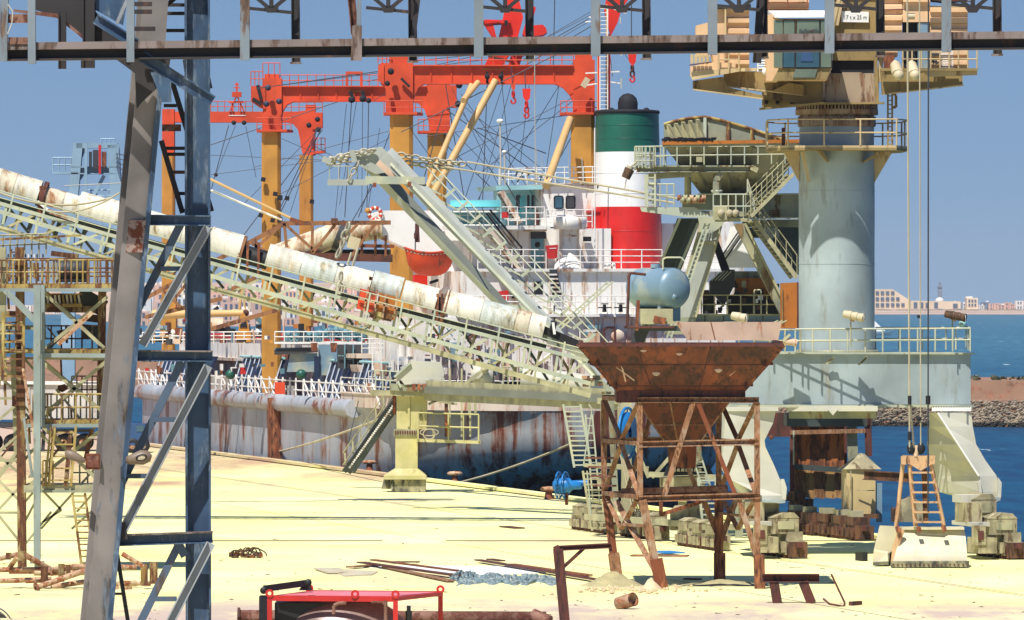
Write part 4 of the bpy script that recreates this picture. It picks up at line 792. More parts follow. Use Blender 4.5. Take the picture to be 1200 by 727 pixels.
# ------------------------------------------------------------------ loader boom (A-frame with chains)
Yb = 292
t = thing('loader_boom', 'tall grey-white twin-armed loader boom with chains leaning over the conveyor', 'boom', (P(640, 400, Yb).x, Yb, 3))
def arm(x1, y1, x2, y2, w1, w2, mt, mt2, d=.5, Y1=Yb, Y2=Yb, fr=.45, nm='arm'):
    # box arm whose nearer face is pale and whose right flank is grooved
    L_ = math.hypot(x2-x1, y2-y1); nx, ny = -(y2-y1)/L_, (x2-x1)/L_
    def q(x, y, o, Y_): return P(x+nx*o, y+ny*o, Y_)
    MB().hexa([q(x1, y1, w1*.5, Y1), q(x1, y1, w1*(.5-fr), Y1-.2), q(x1, y1, w1*(.5-fr), Y1+d), q(x1, y1, w1*.5, Y1+d), q(x2, y2, w2*.5, Y2), q(x2, y2, w2*(.5-fr), Y2-.2), q(x2, y2, w2*(.5-fr), Y2+d), q(x2, y2, w2*.5, Y2+d)]).build(nm, mt, t)
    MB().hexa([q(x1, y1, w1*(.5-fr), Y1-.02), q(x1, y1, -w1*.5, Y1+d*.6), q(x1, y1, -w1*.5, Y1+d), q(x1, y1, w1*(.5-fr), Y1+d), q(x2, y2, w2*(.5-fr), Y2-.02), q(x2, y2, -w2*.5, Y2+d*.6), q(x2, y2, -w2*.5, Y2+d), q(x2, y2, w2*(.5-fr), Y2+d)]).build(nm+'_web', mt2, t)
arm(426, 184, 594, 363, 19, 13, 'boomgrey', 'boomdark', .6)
arm(452, 180, 722, 463, 20, 10, 'boomgrey', 'boomgrey', .5, Yb-2, Yb-9, .62)
bar(t, 'palegreen', 'arm_lip', 458, 192, 700, 445, Yb-2.4, 3, 2, Y2=Yb-9)
bar(t, 'greygreen', 'inner_strut', 440, 192, 505, 262, Yb+.8, 5, 5); bar(t, 'pinkplate', 'inner_strut', 443, 190, 466, 212, Yb-2.3, 7, 4)
plate(t, 'boomgrey', 'apex_plate', [(414, 178), (447, 172), (462, 186), (470, 200), (440, 204), (424, 196)], Yb-.8, .5)
bar(t, 'boomgrey', 'apex_beam', 384, 214, 432, 214, Yb-1, 7, 8); bar(t, 'palegreen', 'apex_beam', 428, 211, 498, 212, Yb-2.8, 9, 8); bar(t, 'rustb', 'pivot', 437, 217, 441, 217, Yb-3, 5, 3); bar(t, 'rustb', 'pivot', 478, 216, 482, 216, Yb-3.3, 6, 3)
rail(t, 'palegreen', [(386, 211), (430, 211)], 16, 4, Yb-1, .02, 1)
chainp(t, 'chain', [(385, 188), (412, 180), (440, 176)], Yb-1, link=.42, r=.05); chainp(t, 'chain', [(384, 192), (414, 186), (444, 182)], Yb-.6, link=.42, r=.05); chainp(t, 'chain', [(458, 180), (500, 187), (545, 193)], Yb-1.4, link=.4, r=.05); chainp(t, 'chain', [(466, 190), (500, 194), (530, 197)], Yb-1.2, link=.4, r=.05)
chainp(t, 'chain', [(420, 190), (408, 212)], Yb-1.2, link=.36, r=.04); chainp(t, 'chain', [(409, 262), (400, 290), (394, 303)], Yb-12.6, link=.5, r=.06); chainp(t, 'chain', [(400, 318), (397, 345)], Yb-13.6, link=.5, r=.05)
for i in range(5): MB().ball(P(388+i*12, 186-i*2.2, Yb-1), .13, 8, 5).build('chain_shackle', 'chain', t)
bar(t, 'boomgrey', 'chain_anchor', 378, 186, 388, 190, Yb-1, 7); bar(t, 'boomgrey', 'chain_anchor', 412, 176, 416, 190, Yb-1.2, 6)
bars(t, 'rope', 'stay_rod', [(548, 190, 800, 234), (522, 196, 790, 238)], Yb-1.6, 2.3, kind='tube', Y2=266)
for i, x in enumerate(range(506, 700, 15)):
    y_ = 216+(x-506)*1.03; bar(t, 'palegreen', 'cleat', x, y_, x+12, y_-10, Yb-3.2-(x-506)*.03, 3.4, 3)
    bar(t, 'palegreen', 'rail_post', x-5, y_+4, x+14, y_+14, Yb-2.2, 2, 2)
MB().path([P(500, 196, Yb-3), P(690, 398, Yb-7.6)], .035).build('handrail', 'palegreen', t); MB().path([P(508, 193, Yb-3), P(697, 393, Yb-7.6)], .03).build('handrail', 'palegreen', t); MB().path([P(620, 300, Yb-1), P(720, 410, Yb-3)], .03).build('handrail', 'palegreen', t)
bar(t, 'palegreen', 'foot_tie', 592, 361, 632, 362, Yb, 8, 6)
ladder(t, 'palegreen', 640, 398, 716, 330, Yb+1, 6, 10)
# rods at left
t2 = thing('stay_rods', 'pair of pale and orange stay rods running down to the brown truss', 'stay rods', P(300, 235, 300).to_tuple())
bar(t2, 'tan', 'rod', 246, 210, 345, 258, 300, 3.2, kind='tube'); bar(t2, 'shipwhite', 'rod', 247, 223, 330, 258, 300.4, 2.6, kind='tube'); bar(t2, 'rustb', 'rod_end', 340, 257, 356, 262, 300, 5)
# brown truss boom behind
Yt = 304
t = thing('truss_boom', 'brown lattice boom with dull white tube lying behind the white conveyor', 'boom', (P(330, 300, Yt).x, Yt, 8))
bars(t, 'brown', 'chord', [(170, 350, 332, 263), (330, 262, 458, 261), (260, 345, 300, 325), (170, 372, 260, 350), (240, 388, 330, 362)], Yt, 5)
bars(t, 'brown', 'brace', [(333, 262, 336, 290), (333, 262, 366, 292), (366, 262, 366, 296), (394, 262, 366, 297), (290, 283, 322, 300), (300, 280, 300, 300), (332, 262, 290, 300), (420, 262, 398, 285), (190, 340, 212, 360), (205, 330, 196, 362), (230, 318, 205, 350), (440, 262, 412, 300)], Yt-.2, 3.4)
bar(t, 'brown', 'saddle', 388, 259, 396, 259, Yt-.3, 6); bar(t, 'rustdark', 'deck_beam', 340, 300, 460, 303, Yt+1.5, 9, 12); bar(t, 'soot', 'underside', 330, 296, 458, 296, Yt+2.5, 7, 8); bar(t, 'rustb', 'deck_beam', 415, 288, 462, 289, Yt+.5, 4, 4)
MB().tube(P(322, 302, Yt+2), P(400, 273, Yt+2), .62, 14).build('white_tube', 'coverdirty', t); MB().tube(P(395, 275, Yt+2), P(405, 279, Yt+2), .8, 14).build('tube_collar', 'darkgrey', t); MB().tube(P(405, 275, Yt+2), P(448, 268, Yt+2), .5, 14).build('white_tube', 'coverdirty', t)
for x in (424, 440, 452): bar(t, 'rustb', 'post', x, 276, x, 300, Yt+.4, 3)
bar(t, 'cream', 'pulley_block', 408, 283, 421, 287, Yt-1, 14, 6); wirep(t, 'chain', 'sling', 412, 296, 396, 345, Yt-2, r=.06); wirep(t, 'chain', 'sling', 420, 290, 404, 340, Yt-2, r=.06)
# ------------------------------------------------------------------ column with beam on the quay edge
Yp = 325
t = thing('support_pillar', 'pale yellow pillar with flared foot carrying a long beam at the quay edge', 'pillar', (P(479, 576, Yp).x, Yp, 0))
def frus(name, mt, x1, x2, y1, x3, x4, y2, d1, d2, Yd=Yp, yc=0): # lower (x1..x2 at y1), upper (x3..x4 at y2)
    m = MB(); a, b_, c, d = P(x1, y1, Yd), P(x2, y1, Yd), P(x3, y2, Yd), P(x4, y2, Yd); f1 = V((0, d1/2, 0)); f2 = V((0, d2/2, 0))
    m.hexa([a-f1, b_-f1, b_+f1, a+f1, c-f2, d-f2, d+f2, c+f2]); return m.build(name, mt, t)
frus('foot', 'concrete', 459, 499, 576, 459, 499, 562, 1.7, 1.7); frus('foot_side', 'concrete', 447, 458, 573, 450, 459, 561, .8, .8, Yp+.6)
frus('flare', 'padyel', 450, 500, 561.5, 450, 500, 557, 2.1, 2.1); frus('flare', 'padyel', 450, 500, 557, 463, 490, 549, 2.1, 1.2)
frus('shaft', 'padyel', 463.5, 489.5, 549, 463.5, 489.5, 511, 1.2, 1.2); frus('collar', 'olive', 461.5, 491, 511, 461.5, 491, 503, 1.35, 1.35); frus('shaft', 'padyel', 465, 500, 503, 465, 501, 462, 1.2, 1.2)
for i in range(10): MB().box(P(463.5+i*2.8, 507, Yp-.7), (.07, .06, .18)).build('bolt', 'rustdark', t)
bar(t, 'padyel', 'corner_angle', 479, 462, 479, 500, Yp-.65, 2.5, 2); bar(t, 'rustb', 'rust_strip', 462, 464, 462, 486, Yp-.2, 4, 3)
bar(t, 'olive', 'head_beam', 434, 460, 500, 462, Yp-.6, 6, 20); bar(t, 'greygreen', 'head_plate', 457, 453.5, 500, 456, Yp-.9, 8, 12)
bar(t, 'boomdark', 'long_beam', 498, 457, 726, 468.5, Yp-1, 9, 8, Y2=296, kind='I', t=.05); bar(t, 'olive', 'beam_top', 498, 452, 726, 463, Yp-1, 1.8, 12, Y2=296); bar(t, 'olive', 'beam_bottom', 498, 463.5, 726, 474, Yp-1, 1.8, 12, Y2=296)
m = MB(); fr = [(463, 440), (466, 446), (519, 444), (521, 438), (517, 425), (482, 423)]; m.prism([P(x, y_, Yp-1.2) for x, y_ in fr], (0, 1.8, 0)); m.build('hood', 'craneleg', t)
bars(t, 'palegreen', 'hood_stay', [(462, 442, 481, 425), (466, 447, 470, 454), (505, 444, 503, 454), (520, 443, 516, 453)], Yp-1.3, 2.6)
plate(t, 'craneleg', 'hood_skirt', [(470, 446), (517, 444), (516, 449), (474, 451)], Yp-1.25, .3)
for x in (485, 491, 497): bar(t, 'rustb', 'pivot', x, 450, x, 458, Yp-1.4, 4, 3)
m_ = MB().lathe(P(527, 437, Yp-1), [(.42, -.05), (.46, -.05), (.46, .05), (.42, .05), (.42, -.05)], 20, sy=1.6, ax=(V((1, 0, 0)), V((0, 0, 1)), V((0, 1, 0)))).build('cage_hoop', 'darkgrey', t)
MB().lathe(P(547, 438, Yp-1), [(.3, -.05), (.36, -.05), (.36, .05), (.3, .05), (.3, -.05)], 20, sy=1.9, ax=(V((1, 0, 0)), V((0, 0, 1)), V((0, 1, 0)))).build('cage_hoop', 'darkgrey', t)
tb = MB(); tb.lathe(P(552, 440, Yp-.6), [(.001, 0), (.55, 0), (.55, 1.15), (.001, 1.15)], 18, ax=(V((0, 1, 0)), V((0, 0, 1)), V((1, 0, 0)))).build('white_drum', 'craneleg', t)
bar(t, 'darkgrey', 'drum_end', 578, 430, 578, 452, Yp-.6, 3, 20); bar(t, 'olive', 'slant_brace', 537, 456, 566, 434, Yp-1.4, 4); MB().ball(P(568, 433, Yp-1.4), .22, 8, 6).build('brace_knuckle', 'olive', t)
MB().tube(P(610, 444, Yp-2), P(650, 448, Yp-2), .55, 16).build('white_drum', 'craneleg', t); MB().tube(P(654, 446, Yp-4), P(700, 453, Yp-6), .52, 16).build('white_drum', 'craneleg', t)
for x in (585, 592, 600): bar(t, 'black', 'motor', x, 441, x+4, 441, Yp-1.2, 11, 8)
rail(t, 'olive', [(590, 452), (612, 452)], 22, 4, Yp-1.6, .03, 2); rail(t, 'palegreen', [(440, 456), (466, 458)], 22, 3, Yp-1, .03, 2)
# hanging cage platform
bar(t, 'padyel', 'cage_floor', 488, 516, 563, 518.5, Yp-1, 3.5, 20); rail(t, 'padyel', [(490, 515), (561, 517)], 31, 2, Yp-1.5, .045, 2); rail(t, 'padyel', [(490, 515), (561, 517)], 31, 4, Yp-.4, .035, 2)
for x in (527, 541, 551): bar(t, 'olive', 'cage_hanger', x, 432 if x < 550 else 466, x, 512, Yp-1.3, 2.2, 2)
bar(t, 'yellow_rust', 'cage_post', 523, 462, 523, 512, Yp-.8, 4, 3); bar(t, 'boxor', 'cage_post', 525, 496, 525, 512, Yp-.9, 7, 5); bar(t, 'olive', 'drop_rod', 550, 463, 550, 484, Yp-1, 3); bar(t, 'olive', 'drop_rod', 557, 463, 557, 484, Yp-1, 3)
MB().path([P(503+math.cos(a_)*7, 509+math.sin(a_)*6, Yp-1.6) for a_ in [i*.5 for i in range(26)]], .03).build('coiled_hose', 'rope', t); MB().path([P(503+(math.cos(a_)*11), 507+math.sin(a_)*4, Yp-1.5) for a_ in [i*.5 for i in range(14)]], .03).build('coiled_hose', 'rope', t)
bars(t, 'olive', 'knee_brace', [(500, 468, 536, 474), (502, 474, 512, 469)], Yp-.9, 3); bar(t, 'darkgrey', 'motor', 500, 466, 508, 467, Yp-.9, 6)
# ------------------------------------------------------------------ gangway
t = thing('gangway', 'dark steep ship gangway with dotted pale edge between quay and hull', 'gangway', P(404, 552, 334).to_tuple())
Yg = 333
for o_ in (0, 1): bar(t, 'darkgreen', 'stringer', 404+o_*10, 552, 464+o_*4, 468+o_*4, Yg-o_*1.0, 6, 5, Y2=Yg-3)
MB().beam(P(409, 552, Yg-.4), P(467, 470, Yg-3.3), .35, .4).build('walkway', 'darkgrey', t)
a, b_ = P(410, 548, Yg-.9), P(462, 474, Yg-3.9); tr = None
for i in range(34):
    q = a.lerp(b_, i/33)
    if tr is None: tr = MB().box(q, (.13, .05, .09)).build('tread', 'shipwhite', t); q0 = q
    else: again(tr, q-q0, t)
for y_ in (0, 14): MB().path([P(402, 545-y_, Yg-1), P(452, 474-y_, Yg-3)], .03).build('handrail', 'olive', t)
for i in range(6): x = 405+i*9; bar(t, 'olive', 'rail_post', x, 545-i*12.7, x-1, 528-i*12.7, Yg-1, 1.8)
wirep(t, 'wire', 'hoist_wire', 410, 540, 470, 452, Yg-2); wirep(t, 'wire', 'hoist_wire', 408, 520, 420, 470, Yg-2)
# bollards & ropes
for i, (px, py, lab) in enumerate(((306, 534, 'mooring bollard at the left, where the long rope to the gangway is made fast'), (433, 552, 'mooring bollard just left of the yellow pillar foot'), (533, 566, 'mooring bollard right of the yellow pillar with a rope to the ladder'), (643, 585, 'mooring bollard beside the blue cable reel'))):
    b0 = G(px, py); t = thing('bollard', lab, 'bollard', b0.to_tuple(), 'mooring bollards along the quay edge'); 
    MB().lathe(b0, [(.3, 0), (.2, .05), (.17, .35), (.17, .4)], 12).build('bollard_stem', 'rustb', t); MB().lathe(b0+V((0, 0, .4)), [(.17, 0), (.3, .04), (.32, .14), (.22, .22), (.01, .24)], 12, sx=1.35).build('bollard_head', 'pipelight', t)
t = tag(wirep(None, 'rope', 'mooring_rope', 306, 534, 458, 486, GY(534), 330, .07, .2), 'thick pale mooring rope rising from the left bollard past the gangway', 'rope')
t = tag(wirep(None, 'rope', 'mooring_rope', 538, 566, 672, 519, GY(566), 322, .065, .15), 'pale mooring rope rising from the bollard right of the pillar', 'rope')
# ------------------------------------------------------------------ trailer, truck
Yt = 412
t = thing('semi_trailer', 'dirty white high-sided tipper trailer parked behind the lattice tower', 'trailer', (P(60, 530, Yt).x, Yt, 0))
x0 = P(-40, 0, Yt).x; x1 = P(150, 0, Yt).x; zt, zm = pz(450, Yt), pz(492, Yt)
MB().hexa([V((x0, Yt, zm)), V((x1, Yt, zm)), V((x1, Yt+2.5, zm)), V((x0, Yt+2.5, zm)), V((x0, Yt-.1, zt)), V((x1, Yt-.1, zt)), V((x1, Yt+2.6, zt)), V((x0, Yt+2.6, zt))]).build('body', 'trailer', t)
for x in range(-20, 150, 54): bar(t, 'trailer', 'side_rib', x, 452, x, 491, Yt-.12, 1.6, 1.5)
bar(t, 'white', 'top_rail', -40, 449, 150, 449, Yt-.12, 4, 5); bar(t, 'darkgrey', 'chassis', -40, 498, 150, 498, Yt+.5, 6, 30)
wb = None
for px in (-10, 14, 74, 97):
    for dy in (0, 2.1):
        c = V((P(px, 0, Yt).x, Yt+.2+dy, .58)); w0 = thing('x', None, None) if 0 else None
        ax = (V((1, 0, 0)), V((0, 0, 1)), V((0, 1, 0)))
        wl = MB().lathe(c, [(.3, -.14), (.5, -.16), (.58, -.1), (.58, .1), (.5, .16), (.3, .14)], 20, ax=ax).build('tyre', 'black', t); MB().lathe(c, [(.001, -.1), (.15, -.12), (.3, -.06), (.31, .1)], 14, ax=ax).build('rim', 'pipelight', wl)
bar(t, 'darkgrey', 'mudguard', 64, 505, 108, 505, Yt+.3, 4, 12)
bar(t, 'darkgrey', 'landing_leg', 52, 500, 50, 530, Yt+.4, 4)
t = thing('truck', 'dark blue truck seen low between the leaning column and the ship hull', 'truck', (P(160, 525, 408).x, 408, 0)); Yk = 408
plate(t, 'canvas', 'cab', [(152, 497), (170, 497), (172, 512), (172, 522), (152, 522)], Yk, 2.2); plate(t, 'darkgrey', 'chassis', [(146, 503), (152, 503), (152, 520), (146, 520)], Yk+.1, 2); plate(t, 'glass', 'window', [(160, 499), (168, 499), (170, 506), (160, 506)], Yk-.03, .05)
for px in (155, 167):
    wl = MB().lathe(V((P(px, 0, Yk).x, Yk+.1, .48)), [(.25, -.14), (.42, -.16), (.48, -.1), (.48, .1), (.25, .14)], 18, ax=(V((1, 0, 0)), V((0, 0, 1)), V((0, 1, 0)))).build('tyre', 'black', t); MB().lathe(V((P(px, 0, Yk).x, Yk+.1, .48)), [(.001, -.1), (.25, -.05)], 12, ax=(V((1, 0, 0)), V((0, 0, 1)), V((0, 1, 0)))).build('rim', 'pipelight', wl)
# ------------------------------------------------------------------ far pale blue crane tower
Yf = 520
t = thing('portal_tower', 'pale blue steel crane tower rising behind the conveyor at the left', 'crane', (P(105, 500, Yf).x, Yf, 0))
yq = HY+H*F/Yf
bar(t, 'farcrane', 'leg', 92, 168, 80, 300, Yf, 11, 16, kind='H', t=.1); bar(t, 'farcrane', 'leg', 80, 300, 80, yq, Yf, 16, 16); bar(t, 'farcrane', 'leg', 133, 170, 141, 300, Yf, 13, 16, kind='H', t=.1); bar(t, 'farcrane', 'leg', 141, 300, 142, yq, Yf, 13, 16)
bar(t, 'farcrane', 'top_girder', 90, 171, 138, 171, Yf, 6, 16); bar(t, 'farcrane', 'mid_girder', 84, 200, 138, 200, Yf, 9, 16, kind='I', t=.1); bar(t, 'farcrane', 'arm_deck', 62, 203, 92, 203, Yf, 3, 16); rail(t, 'farcrane', [(62, 202), (90, 202)], 17, 4, Yf, .06, 2)
bars(t, 'farcrane', 'brace', [(97, 204, 78, 232), (122, 206, 106, 236), (88, 200, 100, 172)], Yf, 4); bar(t, 'darkgrey', 'drum', 112, 176, 112, 198, Yf-.5, 6, 8); bar(t, 'rustb', 'drum', 122, 178, 122, 196, Yf-.5, 5, 8); bar(t, 'redbox', 'marker', 117, 170, 117, 204, Yf-.9, 3, 3); bar(t, 'darkgrey', 'drum', 106, 178, 106, 196, Yf-.5, 3, 8)
rail(t, 'farcrane', [(118, 168), (134, 168)], 5, 3, Yf, .06, 1); bar(t, 'farcrane', 'lower_deck', 100, 236, 140, 236, Yf, 3, 12); rail(t, 'farcrane', [(100, 236), (140, 236)], 13, 6, Yf, .05, 2); bar(t, 'farcrane', 'ladder_pole', 101, 168, 100, 260, Yf-1, 3)
for i in range(4): wirep(t, 'wire', 'stay_wire', 136, 180+i*5, 180, 190+i*9, Yf, 470, .04)
o = wirep(t, 'wirel', 'guy_wire', 75, 218, 160, 214, Yf-3, r=.04)
# ------------------------------------------------------------------ ship
Q0 = V((kx(325, 359.6), 359.6, 0))
def SW(s, t_, z): return Q0+UU*s+VV*t_+V((0, 0, z))
def SX(px, py, s):
    k = (px-600)/F; t_ = (k*(Q0.y+UU.y*s)-Q0.x-UU.x*s)/(VV.x-k*VV.y); w_ = SW(s, t_, 0); w_.z = H-(py-HY)/F*w_.y; return w_
ship = thing('cargo_ship', 'rust-streaked grey cargo ship with white superstructure moored along the quay', 'ship', SW(-30, 11.8, -2.2).to_tuple())
t = ship; C0 = 12.0; HW = 11.0
def outline(lev, n=30, bulge=0):
    # lev 0 waterline .. 1 deck; returns list of (s, t) from port bow round the stern to starboard bow
    Ls = 8-10*max(0, 1-lev/.55)**1.4; pts = []
    sta = -18 if lev < .99 else -8
    for s in (-98, -90, -80, -66, -50, -38, -30, sta-4): 
        wd = HW*(1 if s > -78 else max(.12, 1-((-78-s)/22)**1.6)); pts.append((s, C0-wd))
    for i in range(n+1):
        a = math.pi*i/n; e = .62; cs, sn = math.cos(a), math.sin(a); pw = 2/2.7
        pts.append((sta+(Ls-sta)*abs(sn)**pw, C0-HW*(abs(cs)**pw)*(1 if cs > 0 else -1)*(1-.05*(1-lev)*abs(sn))))
    for s in (sta-4, -30, -38, -50, -66, -80, -90, -98):
        wd = HW*(1 if s > -78 else max(.12, 1-((-78-s)/22)**1.6)); pts.append((s, C0+wd))
    return pts
levs = [(0, -2.6), (.1, -1.6), (.25, -.5), (.42, .5), (.6, 1.5), (.78, 2.5), (.92, 3.3), (1, 3.75)]
m = MB(); nr = 0; vs = []
for l_, z in levs:
    o_ = outline(l_); nr = len(o_); vs += [SW(s, tt_, z) for s, tt_ in o_]
fs = [(j*nr+i, j*nr+i+1, (j+1)*nr+i+1, (j+1)*nr+i) for j in range(len(levs)-1) for i in range(nr-1)]
m.add(vs, fs, True); hull = m.build('hull', 'hull', ship)
top = outline(1)
MB().add([SW(s, tt_, 3.72) for s, tt_ in top], [tuple(range(nr))]).build('main_deck', 'rustb', ship)
# rounded sheer pipe, fender ribs
pl = [SW(s, tt_-.05, 3.6) for s, tt_ in top[:9]]
MB().path(pl, .55, 10).build('rubbing_strake', 'hull', ship)
# rounded gunwale bulge broken by gaps
for s in (-56, -30.2): bar(ship, 'rustb', 'fender_post', 0, 0, 1, 1, 100, 1) if 0 else MB().box(SW(s, .75, 2.0), (1.0, .5, 3.8), YAW).build('fender_post', 'rustb', ship)
# poop bulwark
pm = MB(); pts = [p_ for p_ in top if p_[0] > -13]; n = len(pts)
pm.add([SW(s, tt_, 3.7) for s, tt_ in pts]+[SW(s, tt_, 4.5) for s, tt_ in pts], [(i, i+1, n+i+1, n+i) for i in range(n-1)]).build('bulwark', 'shippink', ship)
MB().path([SW(s, tt_, 4.5) for s, tt_ in pts], .08).build('bulwark_cap', 'shippink', ship)
rl = MB(); 
for z in (4.95, 5.4): rl.path([SW(s, tt_, z) for s, tt_ in pts[::2]], .03, 5)
for s, tt_ in pts[::1]: rl.tube(SW(s, tt_, 4.5), SW(s, tt_, 5.4), .03, 5)
rl.build('railing', 'shipwhite', ship)
# fore deck railing, white with raking stays
rr = MB()
ss = -4
while ss > -96:
    z0 = 3.9; a = SW(ss+random.uniform(-.25, .25), 1.2, z0); rr.tube(a, a+V((0, 0, 1.3)), .07, 5)
    if random.random() < .7: rr.tube(a+V((0, 0, 1.25)), SW(ss+2.0, 1.2, z0), .055, 5)
    ss -= 2.2
for z in (4.45, 5.0): rr.tube(SW(-4, 1.2, z), SW(-96, 1.2, z), .05, 5)
rr.build('fore_railing', 'shipwhite', ship)
def sbox(mt, name, s0, s1, t0, t1, z0, z1, par=None, label=None): return MB().hexa([SW(s0, t0, z0), SW(s0, t1, z0), SW(s1, t1, z0), SW(s1, t0, z0), SW(s0, t0, z1), SW(s0, t1, z1), SW(s1, t1, z1), SW(s1, t0, z1)]).build(name, mt, par or ship, label)
M['panelrib'] = mat('panel_rib_paint', (168, 178, 192), .3, (90, 92, 104))
# hatch coamings and folded blue hatch panels along the port side
sbox('shipwhite', 'hatch_coaming', -84, -36, 4.6, 20, 3.7, 7.4); sbox('redbox', 'coaming_stripe', -84, -36, 4.5, 20.1, 7.4, 7.65); sbox('shippink', 'coaming_ledge', -84, -36, 4.2, 4.6, 5.9, 6.1)
for g0, g1 in ((-52, -37.5), (-28, -18), (-14.5, -5), (-80, -62)):
    n = int((g1-g0)/1.4); p0 = None
    back = MB().hexa([SW(g0, 2.0, 4.0), SW(g1, 2.0, 4.0), SW(g1, 2.2, 3.9), SW(g0, 2.2, 3.9), SW(g0, 3.0, 6.2), SW(g1, 3.0, 6.2), SW(g1, 3.2, 6.2), SW(g0, 3.2, 6.2)]).build('hatch_panel', 'bluepanel', ship)
    for i in range(n+1):
        s = g0+(g1-g0)*i/n
        if p0 is None: p0 = MB().hexa([SW(s, 1.88, 4.0), SW(s+.16, 1.88, 4.0), SW(s+.16, 1.93, 4.0), SW(s, 1.93, 4.0), SW(s-1.2, 2.84, 6.3), SW(s-1.08, 2.84, 6.3), SW(s-1.08, 2.89, 6.3), SW(s-1.2, 2.89, 6.3)]).build('panel_rib', 'panelrib', back); s0_ = s
        else: again(p0, UU*(s-s0_), back)
    MB().tube(SW(g0-.5, 2.85, 6.3), SW(g1-.5, 2.85, 6.3), .09, 6).build('panel_edge', 'turqpale', back)
for i in range(6):
    s = -50+i*2.1; MB().add([SW(s, 4.0, 6.1), SW(s+1.5, 4.0, 6.1), SW(s+.75, 4.0, 6.9), SW(s, 4.35, 6.1), SW(s+1.5, 4.35, 6.1), SW(s+.75, 4.35, 6.9)], [(0, 1, 2), (3, 5, 4), (0, 2, 5, 3), (1, 4, 5, 2), (0, 3, 4, 1)]).build('hatch_lug', 'rustb', ship)

# winch house between hatches
sbox('tank', 'winch_house', -34, -14, 5, 19, 3.7, 7.2); sbox('darkgrey', 'house_door', -43.5, -20.9, 5.6, 6, 0, 0) if 0 else None
Yw = 386
pl_ = plate(ship, 'darkgrey', 'dark_recess', [(395, 404), (424, 404), (424, 432), (395, 432)], 378, .3); bars(ship, 'winch', 'frame_bar', [(404, 404, 404, 432), (414, 404, 414, 432), (396, 417, 424, 417)], 377.8, 1.5)
bar(ship, 'darkgrey', 'platform_edge', 322, 413, 372, 410, Yw, 6, 30); bar(ship, 'white', 'platform_deck', 322, 402, 424, 402, Yw, 2, 40); bar(ship, 'winch', 'lower_edge', 322, 409, 372, 408, Yw-.2, 2, 10)
plate(ship, 'tank', 'house_wall', [(340, 414), (372, 414), (372, 436), (336, 436)], Yw-.5, .3); plate(ship, 'tank', 'house_wall', [(373, 404), (395, 404), (395, 440), (373, 440)], Yw-3, .3); plate(ship, 'bluepanel', 'house_panel', [(368, 418), (374, 418), (374, 448), (368, 448)], Yw-3.3, .3)
plate(ship, 'rustb', 'rust_bracket', [(364, 402), (372, 402), (371, 412), (365, 412)], Yw-3.5, .3); plate(ship, 'rustb', 'rust_bracket', [(387, 402), (395, 402), (394, 413), (388, 413)], Yw-5, .3)
for i, (x, y_, r_) in enumerate(((338, 394, 6), (352, 393, 8), (362, 395, 6), (374, 394, 7), (386, 391, 7), (398, 390, 9), (409, 391, 8), (421, 392, 9), (432, 392, 7), (345, 397, 5))):
    c = P(x, y_, Yw+1.5*(i % 3)); rr_ = pxm(r_, Yw); ax = (V((1, 0, 0)), V((0, 0, 1)), V((0, 1, 0)))
    o = MB().lathe(c, [(rr_*.35, -.6), (rr_, -.6), (rr_, -.5), (rr_*.55, -.5), (rr_*.55, .3), (rr_, .3), (rr_, .45), (.01, .45)], 16, ax=ax).build('winch', 'winch', ship)
    for k in range(6): a_ = k*math.pi/3+i; MB().beam(c+V((0, -.65, 0)), c+V((math.cos(a_)*rr_, -.65, math.sin(a_)*rr_)), .07, .05).build('spoke', 'winch', o)
rail(ship, 'shipwhite', [(322, 401), (424, 401)], 12, 9, Yw-2, .035, 2); MB().lathe(P(439, 394, Yw-2)-V((0, 0, .6)), [(.01, 0), (.45, 0), (.45, 1.1), (.01, 1.15)], 12).build('yellow_drum', 'padyel', ship); bar(ship, 'padyel', 'crate', 440, 390, 460, 391, Yw+3, 8, 10)
for px, py in ((255, 440), (262, 441), (352, 443), (430, 444)): pass
for px in (270, 353): MB().ball(P(px, 439, 378 if px > 300 else 392), .32, 10, 6).build('green_float', 'green', ship)
# hull painted gear: orange life ring box, gate
bar(ship, 'lifeor', 'orange_box', 328, 448, 328, 462, 377, 12, 4); bar(ship, 'redbox', 'fire_box', 218, 452, 234, 452, 405, 5, 5)
# stowed derrick with yellow stand, tanks
Yd = 402
MB().tube(P(180, 369, Yd), P(286, 367, Yd-2), .32, 12, .2).build('stowed_derrick', 'tan', ship); MB().ball(P(288, 367, Yd-2), .22, 8, 6).build('derrick_tip', 'rustdark', ship)
plate(ship, 'ochre', 'derrick_stand', [(279, 392), (281, 372), (285, 366), (289, 372), (293, 392)], Yd-2.4, .4); plate(ship, 'soot', 'stand_slot', [(281, 384), (283, 374), (288, 374), (290, 384)], Yd-2.45, .1); plate(ship, 'ochre', 'derrick_stand', [(277, 402), (277, 388), (294, 388), (294, 402)], Yd-2.6, .8)
MB().tube(P(246, 381, Yd+3), P(262, 381, Yd+3), .45, 12).build('deck_tank', 'pinkplate', ship)
for px in (202, 296, 388): MB().path([P(px, 402, Yd-1), P(px, 392, Yd-1), P(px+3, 388, Yd-1), P(px+7, 391, Yd-1)], .22, 10).build('vent_cowl', 'shipwhite', ship)
rail(ship, 'shipwhite', [(155, 403), (322, 402)], 13, 14, Yd-3, .04, 3)
bars(ship, 'soot', 'deck_clutter', [(245, 386, 276, 388), (262, 392, 318, 393), (300, 384, 318, 380), (160, 398, 215, 399)], Yd+1, 5)
bar(ship, 'winch', 'deck_gear', 300, 372, 316, 386, Yd+2, 6); bar(ship, 'redor', 'red_jib', 205, 361, 226, 370, Yd, 3.5); bar(ship, 'redor', 'red_jib', 216, 378, 222, 362, Yd, 3.5); bar(ship, 'redor', 'red_frame', 222, 404, 222, 418, Yd-6, 2)
